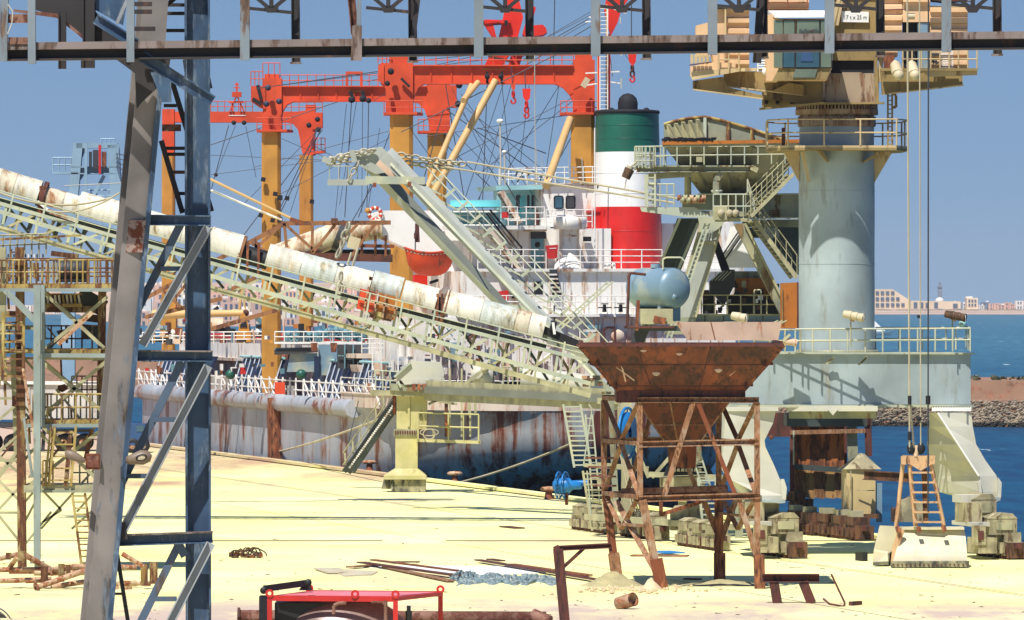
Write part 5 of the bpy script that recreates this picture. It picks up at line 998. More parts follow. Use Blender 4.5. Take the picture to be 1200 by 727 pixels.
plate(ship, 'ochre', 'mast_house', [(188, 398), (188, 350), (206, 350), (206, 398)], Yd+6, 2); plate(ship, 'rustdark', 'mast_slot', [(194, 392), (194, 378), (200, 378), (200, 392)], Yd+5.9, .1)
wirep(ship, 'tan', 'signal_mast', 279, 372, 284, 338, Yd, r=.09); wirep(ship, 'tan', 'signal_mast', 289, 372, 284, 338, Yd, r=.06)
bar(ship, 'soot', 'signal_lamp', 251, 364, 256, 360, Yd, 4)
random.seed(77)
for i in range(90):
    x = random.uniform(158, 470); y_ = random.uniform(376, 401); Yd_ = random.uniform(385, 425); m_ = random.choice(['soot', 'winch', 'darkgrey', 'shippink', 'ochre', 'rustb', 'shipwhite', 'tank', 'pinkplate'])
    if i % 3: MB().box(P(x, y_, Yd_), (pxm(random.uniform(2, 9), Yd_), .6, pxm(random.uniform(2, 9), Yd_)), random.uniform(-.3, .3)).build('deck_fitting', m_, ship)
    else: MB().tube(P(x, 402, Yd_), P(x+random.uniform(-2, 2), y_-6, Yd_), pxm(random.uniform(.5, 1.5), Yd_), 8).build('deck_pipe', m_, ship)
for i in range(26):
    x = random.uniform(160, 420); MB().box(P(x, random.uniform(425, 440), 392), (pxm(random.uniform(2, 7), 390), .4, pxm(random.uniform(3, 10), 390)), .2).build('deck_fitting', random.choice(['rustb', 'soot', 'darkgrey', 'redbox', 'shipwhite', 'winch']), ship)
# ------------------------------------------------ cargo gantries (goalpost masts)
def goal(K, pl, pr, ybeam, bh, lx, rx, ytop, yp, pw, zdk, cap, lab):
    Yk = KY(pl, K); g = MB()
    gt = thing('cargo_gantry', None, None, P(pl, 352, Yk).to_tuple()); gt.parent = ship; gt.location = V(gt.location)-ORG[ship.name]
    return gt, Yk
def gp(name, mt, pts, Yk, th, g, off=0): return plate(g, mt, name, pts, Yk+off, th)
def platform(g, x1, x2, y_, Yk, dep=2.6):
    a = P(x1, y_, Yk-dep*.35); b_ = P(x2, y_, Yk-dep*.35); xi = (b_.x-a.x)*.22
    MB().prism([a+V((0, .6, 0)), a+V((xi*.6, -.2, 0)), b_+V((-xi*.6, -.2, 0)), b_+V((0, .6, 0)), b_+V((0, dep, 0)), a+V((0, dep, 0))], (0, 0, .14)).build('platform', 'orange', g)
    MB().hexa([a+V((.1, 0, 0)), b_+V((-.1, 0, 0)), b_+V((-.1, dep, 0)), a+V((.1, dep, 0)), a+V((.1, 0, 0))+V((0, 0, 0)), b_+V((-.1, 0, .02)), b_+V((-.1, dep, .02)), a+V((.1, dep, .02))])
    rail(g, 'orange', [(x1+1, y_-1), (x2-1, y_-1)], 15, 6, Yk-dep*.35, .028, 2, sub=False); rail(g, 'orange', [(x1+1, y_-1), (x2-1, y_-1)], 15, 6, Yk+dep*.5, .028, 2, sub=False)
def mast(g, x1, x2, y1, y2, Yk, mt='ochre', dep=1.3):
    c = P((x1+x2)/2, y1, Yk); b_ = P((x1+x2)/2, y2, Yk); w_ = pxm(x2-x1, Yk); m = MB(); ch = w_*.16; m.box((c+b_)/2, (w_-2*ch, dep, (c-b_).length)); 
    hw, hd = w_/2, dep/2; pts = [V((-hw+ch, -hd, 0)), V((hw-ch, -hd, 0)), V((hw, -hd+ch, 0)), V((hw, hd-ch, 0)), V((hw-ch, hd, 0)), V((-hw+ch, hd, 0)), V((-hw, hd-ch, 0)), V((-hw, -hd+ch, 0))]
    m = MB(); m.prism([b_+q for q in pts], c-b_); return m.build('mast', mt, g)
zdeck_py = lambda Yk: HY+(H-3.7)*F/Yk
def pul(g, x, y_, Yk, r=5, mt='soot'):
    r = r*.78
    MB().lathe(P(x, y_, Yk-.9), [(.001, -.16), (pxm(r, Yk), -.16), (pxm(r, Yk)*.8, 0), (pxm(r, Yk), .16), (.001, .16)], 12, ax=(V((1, 0, 0)), V((0, 0, 1)), V((0, 1, 0)))).build('pulley', mt, g)
M['pul'] = mat('pulley_blue', (34, 46, 74), .1, (60, 50, 50))
# gantry A (nearest)
YA = 374; gA, _ = goal(345, 466, 0, 0, 0, 0, 0, 0, 0, 0, 0, 0, '')
gp('beam', 'orange', [(484, 77), (672, 77), (672, 120), (668, 112), (660, 103), (650, 98.5), (497, 98.5), (490, 103), (486, 112), (484, 118)], YA, 1.3, gA)
gp('column_head', 'orange', [(446, 74), (484, 74), (484, 133), (452, 133), (452, 104), (446, 98)], YA-.2, 1.7, gA); gp('head_top', 'orange', [(456, 66), (478, 66), (478, 74), (456, 74)], YA, 1.2, gA); gp('side_box', 'orange', [(443, 76), (450, 76), (450, 100), (443, 94)], YA-.3, 1.2, gA)
gp('column_head', 'orange', [(672, 70), (697, 70), (697, 133), (672, 133)], YA-.1, 1.6, gA); gp('head_top', 'orange', [(674, 64), (694, 64), (694, 70), (674, 70)], YA, 1.2, gA)
mast(gA, 457, 484, 135, zdeck_py(YA), YA, 'ochre', 1.4); mast(gA, 669, 697, 135, zdeck_py(YA), YA, 'ochre', 1.4)
platform(gA, 449, 495, 134.5, YA); platform(gA, 656, 702, 134.5, YA)
rail(gA, 'orange', [(484, 76), (672, 76)], 11, 14, YA-.1, .03, 2, sub=False); rail(gA, 'orange', [(443, 74), (458, 74)], 10, 3, YA-.2, .03, 2, sub=False)
for x, y_, r_ in ((458, 84, 5), (454, 98, 4), (571, 90, 4), (587, 90, 4)): pul(gA, x, y_, YA, r_)
bars(gA, 'black', 'bracket', [(470, 92, 480, 102), (571, 84, 571, 98), (588, 84, 588, 98)], YA-.5, 3); bar(gA, 'ochre', 'name_strip', 565, 81, 592, 81.5, YA-.05, 1.2, 1); bar(gA, 'cream', 'pulley', 683, 102, 689, 92, YA-.9, 7, 5)
for x in range(505, 650, 24): bar(gA, 'orange', 'stiffener', x, 79, x, 97, YA-.06, 1.2, 1)
bar(gA, 'orange', 'beam_flange', 497, 98, 652, 98, YA-.1, 1.6, 8); bar(gA, 'orange', 'beam_flange', 484, 77, 672, 77, YA-.1, 1.4, 8)
# gantry B
YB = 398; gB, _ = goal(345, 318, 0, 0, 0, 0, 0, 0, 0, 0, 0, 0, '')
gp('beam', 'orange', [(330, 101.5), (500, 101.5), (500, 136), (497, 128), (490, 121), (482, 119), (344, 119), (336, 123), (331, 131), (330, 138)], YB, 1.3, gB)
gp('column_head', 'orange', [(308, 92), (330, 92), (330, 153), (308, 153)], YB-.2, 1.8, gB); gp('side_box', 'orange', [(294, 101), (311, 101), (311, 128), (304, 126), (294, 119)], YB-.3, 1.4, gB); gp('head_top', 'orange', [(310, 87), (327, 87), (327, 96), (310, 96)], YB, 1.2, gB)
gp('column_head', 'orange', [(500, 97), (527, 97), (527, 153), (504, 153), (500, 134)], YB-.1, 1.7, gB); gp('side_box', 'orange', [(526, 100), (535, 100), (535, 126), (523, 126)], YB-.2, 1.3, gB); gp('head_top', 'orange', [(505, 95), (522, 95), (522, 99), (505, 99)], YB, 1.2, gB)
mast(gB, 307, 329, 155, zdeck_py(YB), YB); mast(gB, 501, 523, 155, zdeck_py(YB), YB)
platform(gB, 300, 342, 154.5, YB); platform(gB, 489, 530, 156, YB)
rail(gB, 'orange', [(329, 101), (443, 101)], 13, 11, YB, .03, 2, sub=False); rail(gB, 'orange', [(308, 87), (328, 87)], 13, 3, YB-.1, .03, 1, sub=False); rail(gB, 'orange', [(294, 101), (308, 101)], 17, 3, YB-.2, .03, 2, sub=False)
gp('frame', 'orange', [(405, 101), (405, 84), (425, 84), (425, 101), (422, 101), (422, 87), (408, 87), (408, 101)], YB-.1, .3, gB)
for x, y_, r_ in ((314, 103, 4.5), (327, 119, 4.5), (312, 122, 4.5), (412, 117, 5), (425, 116, 5), (432, 118, 4), (538, 100, 5), (537, 122, 5)): pul(gB, x, y_, YB, r_, 'pul' if x < 330 else 'soot')
bars(gB, 'soot', 'bracket', [(410, 107, 414, 116), (424, 107, 428, 116), (302, 100, 306, 116), (296, 116, 306, 122)], YB-.4, 4); bar(gB, 'ochre', 'name_strip', 408, 107, 428, 107, YB-.1, 1.2, 1)
for x in range(352, 478, 21): bar(gB, 'orange', 'stiffener', x, 103, x, 118, YB-.06, 1.1, 1)
bar(gB, 'orange', 'beam_flange', 344, 118.6, 482, 118.6, YB-.1, 1.5, 8); bar(gB, 'orange', 'beam_flange', 330, 101.5, 500, 101.5, YB-.1, 1.3, 8)
# gantry C
YC = 449; gC, _ = goal(345, 197, 0, 0, 0, 0, 0, 0, 0, 0, 0, 0, '')
gp('beam', 'orange', [(190, 131), (352, 131), (352, 166), (349, 152), (343, 145), (336, 143.5), (190, 143.5)], YC, 1.2, gC); gp('column_head', 'orange', [(352, 130), (369, 130), (369, 182), (355, 182), (352, 170)], YC-.1, 1.6, gC); gp('column_head', 'orange', [(190, 128), (204, 128), (204, 180), (190, 180)], YC-.1, 1.5, gC)
gp('side_box', 'orange', [(366, 132), (378, 132), (378, 150), (366, 152)], YC-.2, 1.3, gC); gp('corner_deck', 'orange', [(366, 178), (381, 176), (381, 179), (366, 181)], YC-.3, 1.5, gC); gp('head_top', 'orange', [(358, 123), (370, 123), (370, 130), (358, 130)], YC, 1, gC)
mast(gC, 351, 367, 182, zdeck_py(YC), YC); mast(gC, 190, 205, 180, zdeck_py(YC), YC)
rail(gC, 'orange', [(247, 131), (296, 131)], 12, 6, YC, .03, 2, sub=False); rail(gC, 'orange', [(332, 131), (378, 131)], 11, 5, YC, .03, 2, sub=False); rail(gC, 'orange', [(367, 177), (381, 177)], 15, 3, YC-.2, .03, 2, sub=False)
bars(gC, 'orange', 'winch_frame', [(269, 131, 277, 113), (286, 131, 278, 113), (273, 131, 273, 121), (282, 131, 282, 121)], YC-.1, 1.6); bar(gC, 'orange', 'winch_box', 272, 111, 283, 111, YC, 6, 8); bar(gC, 'orange', 'winch_mast', 277.5, 108, 277.5, 97, YC, 2); bars(gC, 'orange', 'winch_arm', [(274, 103, 281, 103), (275, 99, 280, 99)], YC, 1.4); bar(gC, 'orange', 'winch_bar', 268, 120, 286, 120, YC, 2)
gp('name_strip', 'shipwhite', [(268, 135), (288, 135), (288, 136), (268, 136)], YC-.04, .03, gC)
for x, y_, r_ in ((274, 144, 3.5), (286, 144, 3.5), (372, 140, 4), (362, 147, 4), (373, 152, 4), (253, 205, 3)): pul(gC, x, y_, YC, r_)
for x, y_ in ((306, 210), (320, 227), (334, 232), (303, 252), (363, 236), (317, 258)): bar(gB, 'soot', 'mast_fitting', x, y_, x+5, y_+1, YB-1, 5)
for y_ in (232, 258): bar(gB, 'soot', 'mast_fitting', 325, y_, 331, y_, YB-1, 6)
# red slewing crane over gantry A
M2 = 'redor'; Yr = 380
gR = MB().prism([P(x, y_, Yr) for x, y_ in ((596, -10), (606, -10), (613, 20), (606, 46), (614, 60), (602, 98), (590, 98), (600, 60), (574, 98), (566, 80), (584, 46))], (0, 1.6, 0)).build('jib_housing', M2, ship)
for pts in ([(612, 40), (622, 5), (628, 9), (622, 30), (636, 29), (640, 33), (641, 38), (637, 41), (616, 44)], [(565, 25), (569, 23), (598, 24), (598, 27), (578, 28), (582, 45), (576, 42)], [(604, 42), (612, 50), (606, 64), (598, 52)]): gp('jib_plate', M2, pts, Yr-.4, 2.2, gR)
bar(gR, 'soot', 'pin', 564, 27, 567, 27, Yr-.6, 6); bar(gR, 'soot', 'pin', 591, 27, 595, 27, Yr-.6, 6); bars(gR, 'rustdark', 'link', [(592, 45, 600, 62), (572, 66, 598, 72)], Yr-.6, 3)
gp('jib_top', M2, [(560, 26), (585, 24), (585, 26), (562, 29)], Yr-.5, .4, gR)
gR2 = MB().prism([P(x, y_, Yr) for x, y_ in ((712, -10), (742, -10), (728, 12), (724, 26), (716, 42), (712, 30), (708, 12))], (0, 1.5, 0)).build('jib_housing', M2, ship)
# derrick booms
for l in ((581, 94, 506, 230, 8.5), (553, 99, 500, 222, 6.5), (668, 140, 640, 218, 9), (560, 97, 543, 118, 7)):
    MB().tube(P(l[0], l[1], YA-2), P(l[2], l[3], YA-10 if l[2] > 600 else YA-4), pxm(l[4]/2, YA), 12, pxm(l[4]/2*1.05, YA)).build('derrick_boom', 'tan', ship)
# ------------------------------------------------ superstructure
def sp_(mt, name, pts, s, th, par=None, label=None):
    m = MB(); m.prism([SX(x, y_, s) for x, y_ in pts], -UU*th); return m.build(name, mt, par or ship, label)
def srail(pts, s, h_, n, k=3, mt='shipwhite', r=.03, par=None):
    ws = [SX(x, y_, s) for x, y_ in pts]; hh = pxm(h_, 352); m = MB()
    for a, b_ in zip(ws, ws[1:]):
        for j in range(k): m.tube(a+V((0, 0, hh*(j+1)/k)), b_+V((0, 0, hh*(j+1)/k)), r, 5)
    o = m.build('railing', mt, par or ship); seg = [(b_-a).length for a, b_ in zip(ws, ws[1:])]; tot = sum(seg); p0 = None
    for i in range(n+1):
        d = tot*i/n; j = 0
        while j < len(seg)-1 and d > seg[j]: d -= seg[j]; j += 1
        q = ws[j].lerp(ws[j+1], min(1, d/seg[j]))
        if p0 is None: p0 = MB().tube(q, q+V((0, 0, hh)), r*1.2, 5).build('railing_post', mt, o); q0 = q
        else: again(p0, q-q0, o)
    return o
h1 = sp_('shipwhite', 'deckhouse', [(500, 372), (862, 372), (862, 445), (500, 445)], -2.1, 16); h2 = sp_('shipwhite', 'deckhouse', [(540, 318), (862, 318), (862, 372), (540, 372)], -3.3, 14); h3 = sp_('shipwhite', 'deckhouse', [(553, 268), (716, 268), (716, 318), (553, 318)], -6.5, 10)
sp_('shipwhite', 'deck_edge', [(538, 368), (864, 368), (864, 371.5), (538, 371.5)], -1.5, 2); sp_('shipwhite', 'deck_edge', [(560, 315), (864, 315), (864, 318.5), (560, 318.5)], -3, 4); sp_('shipwhite', 'deck_edge', [(535, 264.5), (645, 264.5), (645, 269), (535, 269)], -4.6, 4)
sp_('shipwhite', 'deckhouse', [(776, 262), (862, 262), (862, 318), (776, 318)], -10, 4)
sp_('shippink', 'wall_seam', [(800, 264), (801, 264), (801, 316), (800, 316)], -9.96, .05)
# plate seams and rust drips on the aft walls
for x in range(552, 860, 14): sp_('shippink', 'wall_seam', [(x, 373), (x+1, 373), (x+1, 443), (x, 443)], -2.06, .05, h1)
for x in (566, 592, 618, 644, 684, 699, 716, 735, 756, 780, 812, 838): sp_('shippink', 'wall_seam', [(x, 319), (x+1, 319), (x+1, 367), (x, 367)], -3.26, .05, h2)
for x in (560, 575, 590, 606, 620, 638, 700): sp_('shippink', 'wall_seam', [(x, 270), (x+.8, 270), (x+.8, 314), (x, 314)], -6.46, .05, h3)
# round-topped vent house and open alcove
MB().lathe(SX(668, 262, -4.5), [(.01, -.35), (1.0, -.35), (1.02, .2), (.96, .36), (.01, .42)], 24, sx=.97).build('vent_drum', 'shipwhite', ship); sp_('shipwhite', 'vent_trunk', [(658, 262), (678, 262), (678, 316), (658, 316)], -5.0, 1.4); sp_('shippink', 'trunk_edge', [(657, 268), (658.6, 268), (658.6, 310), (657, 310)], -4.9, .2); sp_('shippink', 'trunk_edge', [(677, 266), (679, 266), (679, 316), (677, 316)], -4.9, .3); sp_('shippink', 'trunk_band', [(658, 276), (678, 276), (678, 277.4), (658, 277.4)], -4.95, .1)
MB().lathe(SX(667, 322, -4.0), [(.6, -.3), (.95, 0), (.85, .6), (.4, 1.1), (.01, 1.3)], 20, sy=.7).build('vent_cowl', 'shipwhite', ship)
# bridge
h4 = sp_('shipwhite', 'bridge_house', [(634, 218), (702, 218), (702, 266), (634, 266)], -9, 6); sp_('shippink', 'bridge_eave', [(633, 215.5), (716, 213), (716, 217), (633, 219)], -8.8, 6); sp_('turqpale', 'wing_wall', [(592, 222), (636, 222), (636, 264), (592, 264)], -10.5, 3); sp_('turqpale', 'wing_roof', [(581, 218), (636, 217), (636, 222), (582, 223)], -8.2, 5); sp_('turqpale', 'wing_post', [(583, 222), (587, 222), (588, 264), (584, 264)], -8.4, .3); sp_('shipwhite', 'wing_frame', [(586, 223), (600, 223), (600, 226), (587, 227)], -8.6, .3)
sp_('darkgrey', 'wing_opening', [(605, 229), (610, 229), (610, 246), (605, 246)], -10.45, .05); 
for x in (613, 618, 623, 627): sp_('turq' if x < 616 else 'darkgrey', 'wing_window', [(x, 229), (x+2.6, 229), (x+2.6, 245), (x, 245)], -10.45, .05)
sp_('turq', 'wing_door', [(609, 232), (612, 232), (612, 260), (609, 260)], -10.44, .05)
for x1, x2, mt in ((649, 660.5, 'glass'), (663, 674.5, 'darkgrey')):
    w_ = sp_('black', 'window_frame', [(x1+1.5, 229.5), (x2-1.5, 229.5), (x2, 231.5), (x2, 243), (x2-1.5, 245), (x1+1.5, 245), (x1, 243), (x1, 231.5)], -8.95, .06); sp_(mt, 'window_pane', [(x1+1.8, 231), (x2-1.8, 231), (x2-1.4, 243.6), (x1+1.4, 243.6)], -8.9, .03, w_)
srail([(585, 217), (716, 214)], -8.6, 20, 12, 3); srail([(585, 264), (638, 264)], -4.8, 22, 5, 3); srail([(640, 267), (694, 267)], -4.6, 22, 5, 3); srail([(560, 315), (640, 315)], -3.2, 23, 6, 3); srail([(656, 315), (776, 315)], -3.2, 23, 5, 3); srail([(792, 315), (864, 315)], -3.2, 23, 4, 3); srail([(545, 368), (690, 368)], -1.7, 22, 9, 3); srail([(690, 368), (864, 368)], -1.7, 22, 8, 3)
# awning
aw = MB(); n = 8; pr = [SX(528, 243, -5)+V((0, (math.cos(a_)*1.6), math.sin(a_)*.42)) for a_ in [math.pi*i/n for i in range(n+1)]]; dv = SX(586, 243, -5)-SX(528, 243, -5)
aw.add(pr+[q+dv for q in pr], [(i, i+1, n+2+i, n+1+i) for i in range(n)]+[tuple(range(n+1)), tuple(range(2*n+1, n, -1))], True).build('awning', 'turq', ship)
sp_('turqpale', 'awning_skirt', [(530, 249), (586, 249), (586, 263), (534, 263)], -6.6, .1); srail([(530, 264), (585, 264)], -4.8, 18, 6, 3)
bar(ship, 'redbox', 'life_ring_box', 588, 252, 596, 252, 365, 7, 3); sp_('shipwhite', 'deck_table', [(598, 257), (616, 257), (616, 259), (598, 259)], -6.5, .8); MB().lathe(SX(629, 264, -6), [(.14, 0), (.2, .3), (.12, .75), (.03, .95)], 8).build('covered_compass', 'rustdark', ship)
# door & red box & lights
d = sp_('winch', 'door', [(622.5, 280), (637, 280), (637, 315), (622.5, 315)], -6.4, .12, h3, 'turquoise door with round porthole'); MB().lathe(SX(630, 287, -6.3), [(.001, -.04), (.13, -.04), (.16, 0), (.001, .02)], 14, ax=(VV, V((0, 0, 1)), UU)).build('porthole', 'black', h3)
sp_('darkgrey', 'door_recess', [(622, 272), (640, 272), (640, 280), (622, 280)], -6.44, .05, h3); sp_('shippink', 'canopy', [(621, 267), (641, 267), (641, 271), (621, 271)], -4.9, 1.6, h3)
rb_ = sp_('redbox', 'fire_hose_box', [(641, 288), (654, 287), (653, 302), (650, 303.5), (644, 303.5), (642, 302)], -4.2, .4)
sp_('shipwhite', 'box_lettering', [(644, 291), (652, 290.6), (652, 291.4), (644, 291.8)], -4.18, .02, rb_)
sp_('rustdark', 'box_stand', [(641, 304), (642, 304), (642, 334), (641, 334)], -4.3, .1); sp_('rustdark', 'box_stand', [(653, 304), (654, 304), (655, 340), (654, 340)], -4.3, .1)
sp_('shipwhite', 'lamp_hood', [(685, 272), (693, 272), (693, 277), (685, 277)], -5.6, .6); sp_('black', 'lamp_glass', [(685, 277.5), (693, 277.5), (693, 283), (685, 283)], -5.6, .4)
# companion ladder under the red box
lw = sp_('darkgrey', 'companion_ladder', [(644, 316), (653, 316), (658, 346), (647, 346)], -2.9, .1)
for i in range(5): sp_('shipwhite', 'step', [(644+i*.8, 321+i*5), (653+i*1.1, 321+i*5), (653+i*1.1, 323+i*5), (644+i*.8, 323+i*5)], -2.8, .2, lw)
# windows low on the aft wall, valves
for x, y1, y2 in ((600, 334, 350), (626, 330, 345)): sp_('soot', 'window', [(x, y1), (x+10, y1), (x+10, y2), (x, y2)], -3.24, .05, h2)
for x in (709, 728):
    g_ = sp_('black', 'mooring_valve', [(x-1.2, 357), (x+1.2, 357), (x+2, 366), (x-2, 366)], -1.3, .3)
    sp_('black', 'valve_wheel', [(x-8, 360), (x+8, 360), (x+8, 361.2), (x-8, 361.2)], -1.2, .15, g_); sp_('black', 'valve_wheel', [(x-4, 355.6), (x+4, 355.6), (x+4, 356.8), (x-4, 356.8)], -1.2, .15, g_)
for x in (713, 719): MB().ball(SX(x, 311, -3.4), .14, 8, 5).build('deck_light', 'shipwhite', ship); 
for x in (709, 720): sp_('shipwhite', 'bitt', [(x-1.5, 310), (x+1.5, 310), (x+1.5, 316), (x-1.5, 316)], -3.3, .2)
sp_('pinkplate', 'locker', [(690, 386), (703, 386), (703, 402), (690, 402)], -1.7, .8); sp_('winch', 'locker_cap', [(688, 381), (704, 381), (703, 386), (690, 386)], -1.6, 1)
MB().path([SX(708, 402, -1.8), SX(708, 386, -1.8), SX(712, 384, -1.8), SX(720, 384, -1.8), SX(721, 402, -1.8)], .07).build('pipe_loop', 'rustdark', ship)
MB().lathe(SX(724, 394, -1.9), [(.001, -.1), (.36, -.1), (.42, 0), (.36, .1), (.001, .1)], 14, ax=(VV, V((0, 0, 1)), UU)).build('vent_disc', 'shippink', ship)
# poop clutter beneath and behind the conveyor
random.seed(33)
for i in range(130):
    x = random.uniform(432, 690); y_ = random.uniform(385, 440) if x > 500 else random.uniform(420, 452); s = random.uniform(-2.5, 2)
    w_ = random.choice([random.uniform(1.2, 4), random.uniform(3, 12)]); h_ = random.choice([random.uniform(1.5, 4), random.uniform(4, 14)]); sp_(random.choice(['shipwhite', 'shippink', 'shippink', 'pinkplate', 'rustb', 'darkgrey', 'shipwhite', 'winch', 'tank', 'shippink']), 'deck_locker', [(x, y_), (x+w_, y_), (x+w_, y_+h_), (x, y_+h_)], s, random.uniform(.3, 1.2))
for i in range(26):
    x = 436+i*10; sp_('shipwhite', 'stanchion', [(x, 402), (x+1.5, 402), (x+1.5, 448), (x, 448)], 1.5 if i % 2 else -1, .12)
sp_('shippink', 'poop_wall', [(426, 452), (700, 452), (700, 482), (426, 482)], -9, .4); sp_('shippink', 'wing_box', [(418, 428), (475, 428), (475, 436), (420, 436)], -14, 2); sp_('shipwhite', 'wing_leg', [(425, 436), (432, 436), (432, 462), (425, 462)], -14, .5); sp_('shipwhite', 'wing_leg', [(440, 412), (446, 412), (446, 460), (440, 460)], -13, .5); sp_('shippink', 'wing_deck', [(418, 415), (456, 415), (456, 420), (418, 420)], -15, 3)
srail([(424, 414), (470, 414)], -14, 18, 5, 3); srail([(432, 456), (462, 456)], -10, 22, 3, 3)
for i, x in enumerate((470, 480, 492, 502)): MB().lathe(SX(x, 418, -6), [(.25, 0), (.25, 1.6), (.3, 1.7), (.01, 1.8)], 12).build('white_vent', 'shipwhite', ship)
sp_('shippink', 'arched_wall', [(486, 355), (520, 345), (545, 330), (560, 345), (560, 372), (486, 400)], -7, .4)
for x in (505, 512, 534, 540, 548): sp_('rustdark', 'slot_window', [(x, 345), (x+3.5, 345), (x+3.5, 360), (x, 360)], -6.95, .05)
sp_('redbox', 'red_valve', [(519, 352), (540, 349), (540, 353), (519, 356)], -5, .3); sp_('redbox', 'red_panel', [(583, 342), (596, 340), (596, 352), (585, 352)], -2.6, .2); sp_('redbox', 'red_valve', [(508, 393), (514, 393), (514, 402), (508, 402)], -1, .3)
for i in range(30):
    x = random.uniform(500, 700); y_ = random.uniform(374, 440); MB().path([SX(x, y_, -1.6), SX(x+random.choice([0, 0, 14, -10]), y_-random.uniform(8, 26), -1.6)], pxm(random.uniform(.5, 1.2), 355), 6).build('wall_pipe', random.choice(['shippink', 'shipwhite', 'darkgrey', 'rustb', 'winch']), ship)
# boat-deck wing, lifebuoy
sp_('white', 'boat_deck_screen', [(434, 252), (437, 250), (447, 247), (585, 247), (585, 338), (556, 331), (434, 274)], -9, .25); sp_('shippink', 'screen_edge', [(434, 273), (476, 290), (476, 292), (434, 275.5)], -8.9, .5); sp_('shipwhite', 'buoy_board', [(434, 258), (449, 247), (449, 255), (434, 266)], -8.8, .1)
t = thing('lifebuoy', 'orange and white lifebuoy hanging on the white boat-deck screen', 'lifebuoy', SX(440, 251, -8.6).to_tuple()); c = SX(439.5, 251, -8.4)
for k in range(8):
    a0, a1 = k*math.pi/4+.2, (k+.62)*math.pi/4+.2; a2 = (k+1)*math.pi/4+.2; R = .36
    f_ = lambda a_: c+VV*math.cos(a_)*R+V((0, 0, math.sin(a_)*R))
    MB().path([f_(a0+(a1-a0)*i/3) for i in range(4)], .115, 8).build('orange_band', 'lifeor', t); MB().path([f_(a1+(a2-a1)*i/2) for i in range(3)], .112, 8).build('white_band', 'white', t)
MB().ball(SX(431, 247, -8.4), .18, 8, 5).build('buoy_light', 'ochre', t)
# lifeboat
t = thing('lifeboat', 'orange open lifeboat hanging under the boat deck from a davit', 'lifeboat', SX(503, 320, -6).to_tuple())
La, Lb = SX(474, 296, -6), SX(533, 297, -6); n = 14; sec = []; dv = (Lb-La)
for i in range(n+1):
    u = i/n; w_ = .95*(1-abs(2*u-1)**2.6)**.7+.03; dp = 1.35*(1-abs(2*u-1)**4)**.5*1+.02; sh = .28*abs(2*u-1)**2; c = La+dv*u
    sec.append([c+V((0, math.cos(a_)*w_, -math.sin(a_)*dp*(1 if True else 0)+sh)) for a_ in [math.pi*j/8 for j in range(9)]])
m = MB(); m.add([p_ for s_ in sec for p_ in s_], [(i*9+j, i*9+j+1, (i+1)*9+j+1, (i+1)*9+j) for i in range(n) for j in range(8)], True); m.build('boat_hull', 'lifeor', t)
for k in (0, 8): MB().path([s_[k] for s_ in sec], .07, 6).build('gunwale', 'lifeor', t)
for j in range(1, n): MB().box((sec[j][0]+sec[j][8])/2-V((0, 0, .12)), (.12, (sec[j][0]-sec[j][8]).length, .05)).build('thwart', 'shippink', t)
MB().path([sec[i][1]+V((0, -.04, -.03-.07*(i % 2))) for i in range(n+1)], .025, 5).build('grab_line', 'shippink', t)
for i in (3, 11): 
    q = (sec[i][0]+sec[i][8])/2; MB().tube(q, q+V((0, 0, 1.2)), .04, 6).build('fall_wire', 'wire', t); MB().box(q+V((0, 0, .9)), (.16, .2, .35)).build('fall_block', 'rustdark', t)
sp_('rustdark', 'davit_head', [(488, 262), (491, 262), (492, 284), (488, 284)], -6, .4); sp_('redor', 'red_davit_base', [(486, 322), (501, 322), (501, 336), (484, 336)], -8, .5)
for px, py, w_ in ((505, 330, 3), (520, 338, 4), (492, 346, 3)): sp_('soot', 'davit_gear', [(px, py), (px+w_*3, py-3), (px+w_*3, py), (px, py+w_)], -7, .4)
sp_('shipwhite', 'davit_arm', [(500, 352), (540, 325), (544, 328), (506, 356)], -6.5, .3)
# stair zigzag behind the boom
stairs = ship
for (x1, y1, x2, y2, s) in ((572, 268, 612, 318, -4), (586, 318, 630, 368, -2.4), (588, 225, 610, 262, -7)):
    a, b_ = SX(x1, y1, s), SX(x2, y2, s); m = MB(); m.prof(a, b_, .3, .06); m.prof(a-UU*.8, b_-UU*.8, .3, .06); o = m.build('companionway', 'shippink', ship); n = 10; t0 = None
    for i in range(n):
        q = a.lerp(b_, (i+.5)/n)-UU*.4
        if t0 is None: t0 = MB().box(q, (.34, .78, .05), YAW).build('tread', 'greygreen', o); q0 = q
        else: again(t0, q-q0, o)
    MB().path([a+V((0, 0, .95)), b_+V((0, 0, .95))], .035).build('stair_rail', 'wire', ship)
MB().path([SX(574, 246, -4.4), SX(611, 290, -4.4), SX(611, 298, -4.4), SX(600, 306, -4.4)], .06).build('dark_handrail', 'soot', ship); MB().path([SX(570, 250, -4.3), SX(604, 296, -4.3)], .05).build('dark_handrail', 'soot', ship)
# funnel
fc = SX(735, 315, -9.0); Yf_ = fc.y; fc.z = 0
def fzz(py): return H-(py-HY)/F*Yf_
R0, R1 = pxm(41.5, Yf_), pxm(37, Yf_)
def fr_(z): return R0+(R1-R0)*(z-fzz(315))/(fzz(132)-fzz(315))
zz = lambda a_, b_, n=6: [fzz(a_+(b_-a_)*i/n) for i in range(n+1)]
for a_, b_, mt, nm in ((318, 243, 'red', 'funnel_base'), (243, 179, 'white', 'funnel_band'), (179, 133, 'green', 'funnel_top')): MB().lathe(fc, [(fr_(z), z) for z in zz(a_, b_)], 48, sy=1.35).build(nm, mt, ship)
for py in (300, 272, 228, 204, 164, 148): MB().lathe(fc, [(fr_(fzz(py))+.002, fzz(py)), (fr_(fzz(py))+.018, fzz(py)+.02), (fr_(fzz(py))+.002, fzz(py)+.04)], 48, sy=1.35).build('funnel_seam', 'red' if py > 243 else 'white' if py > 179 else 'green', ship)
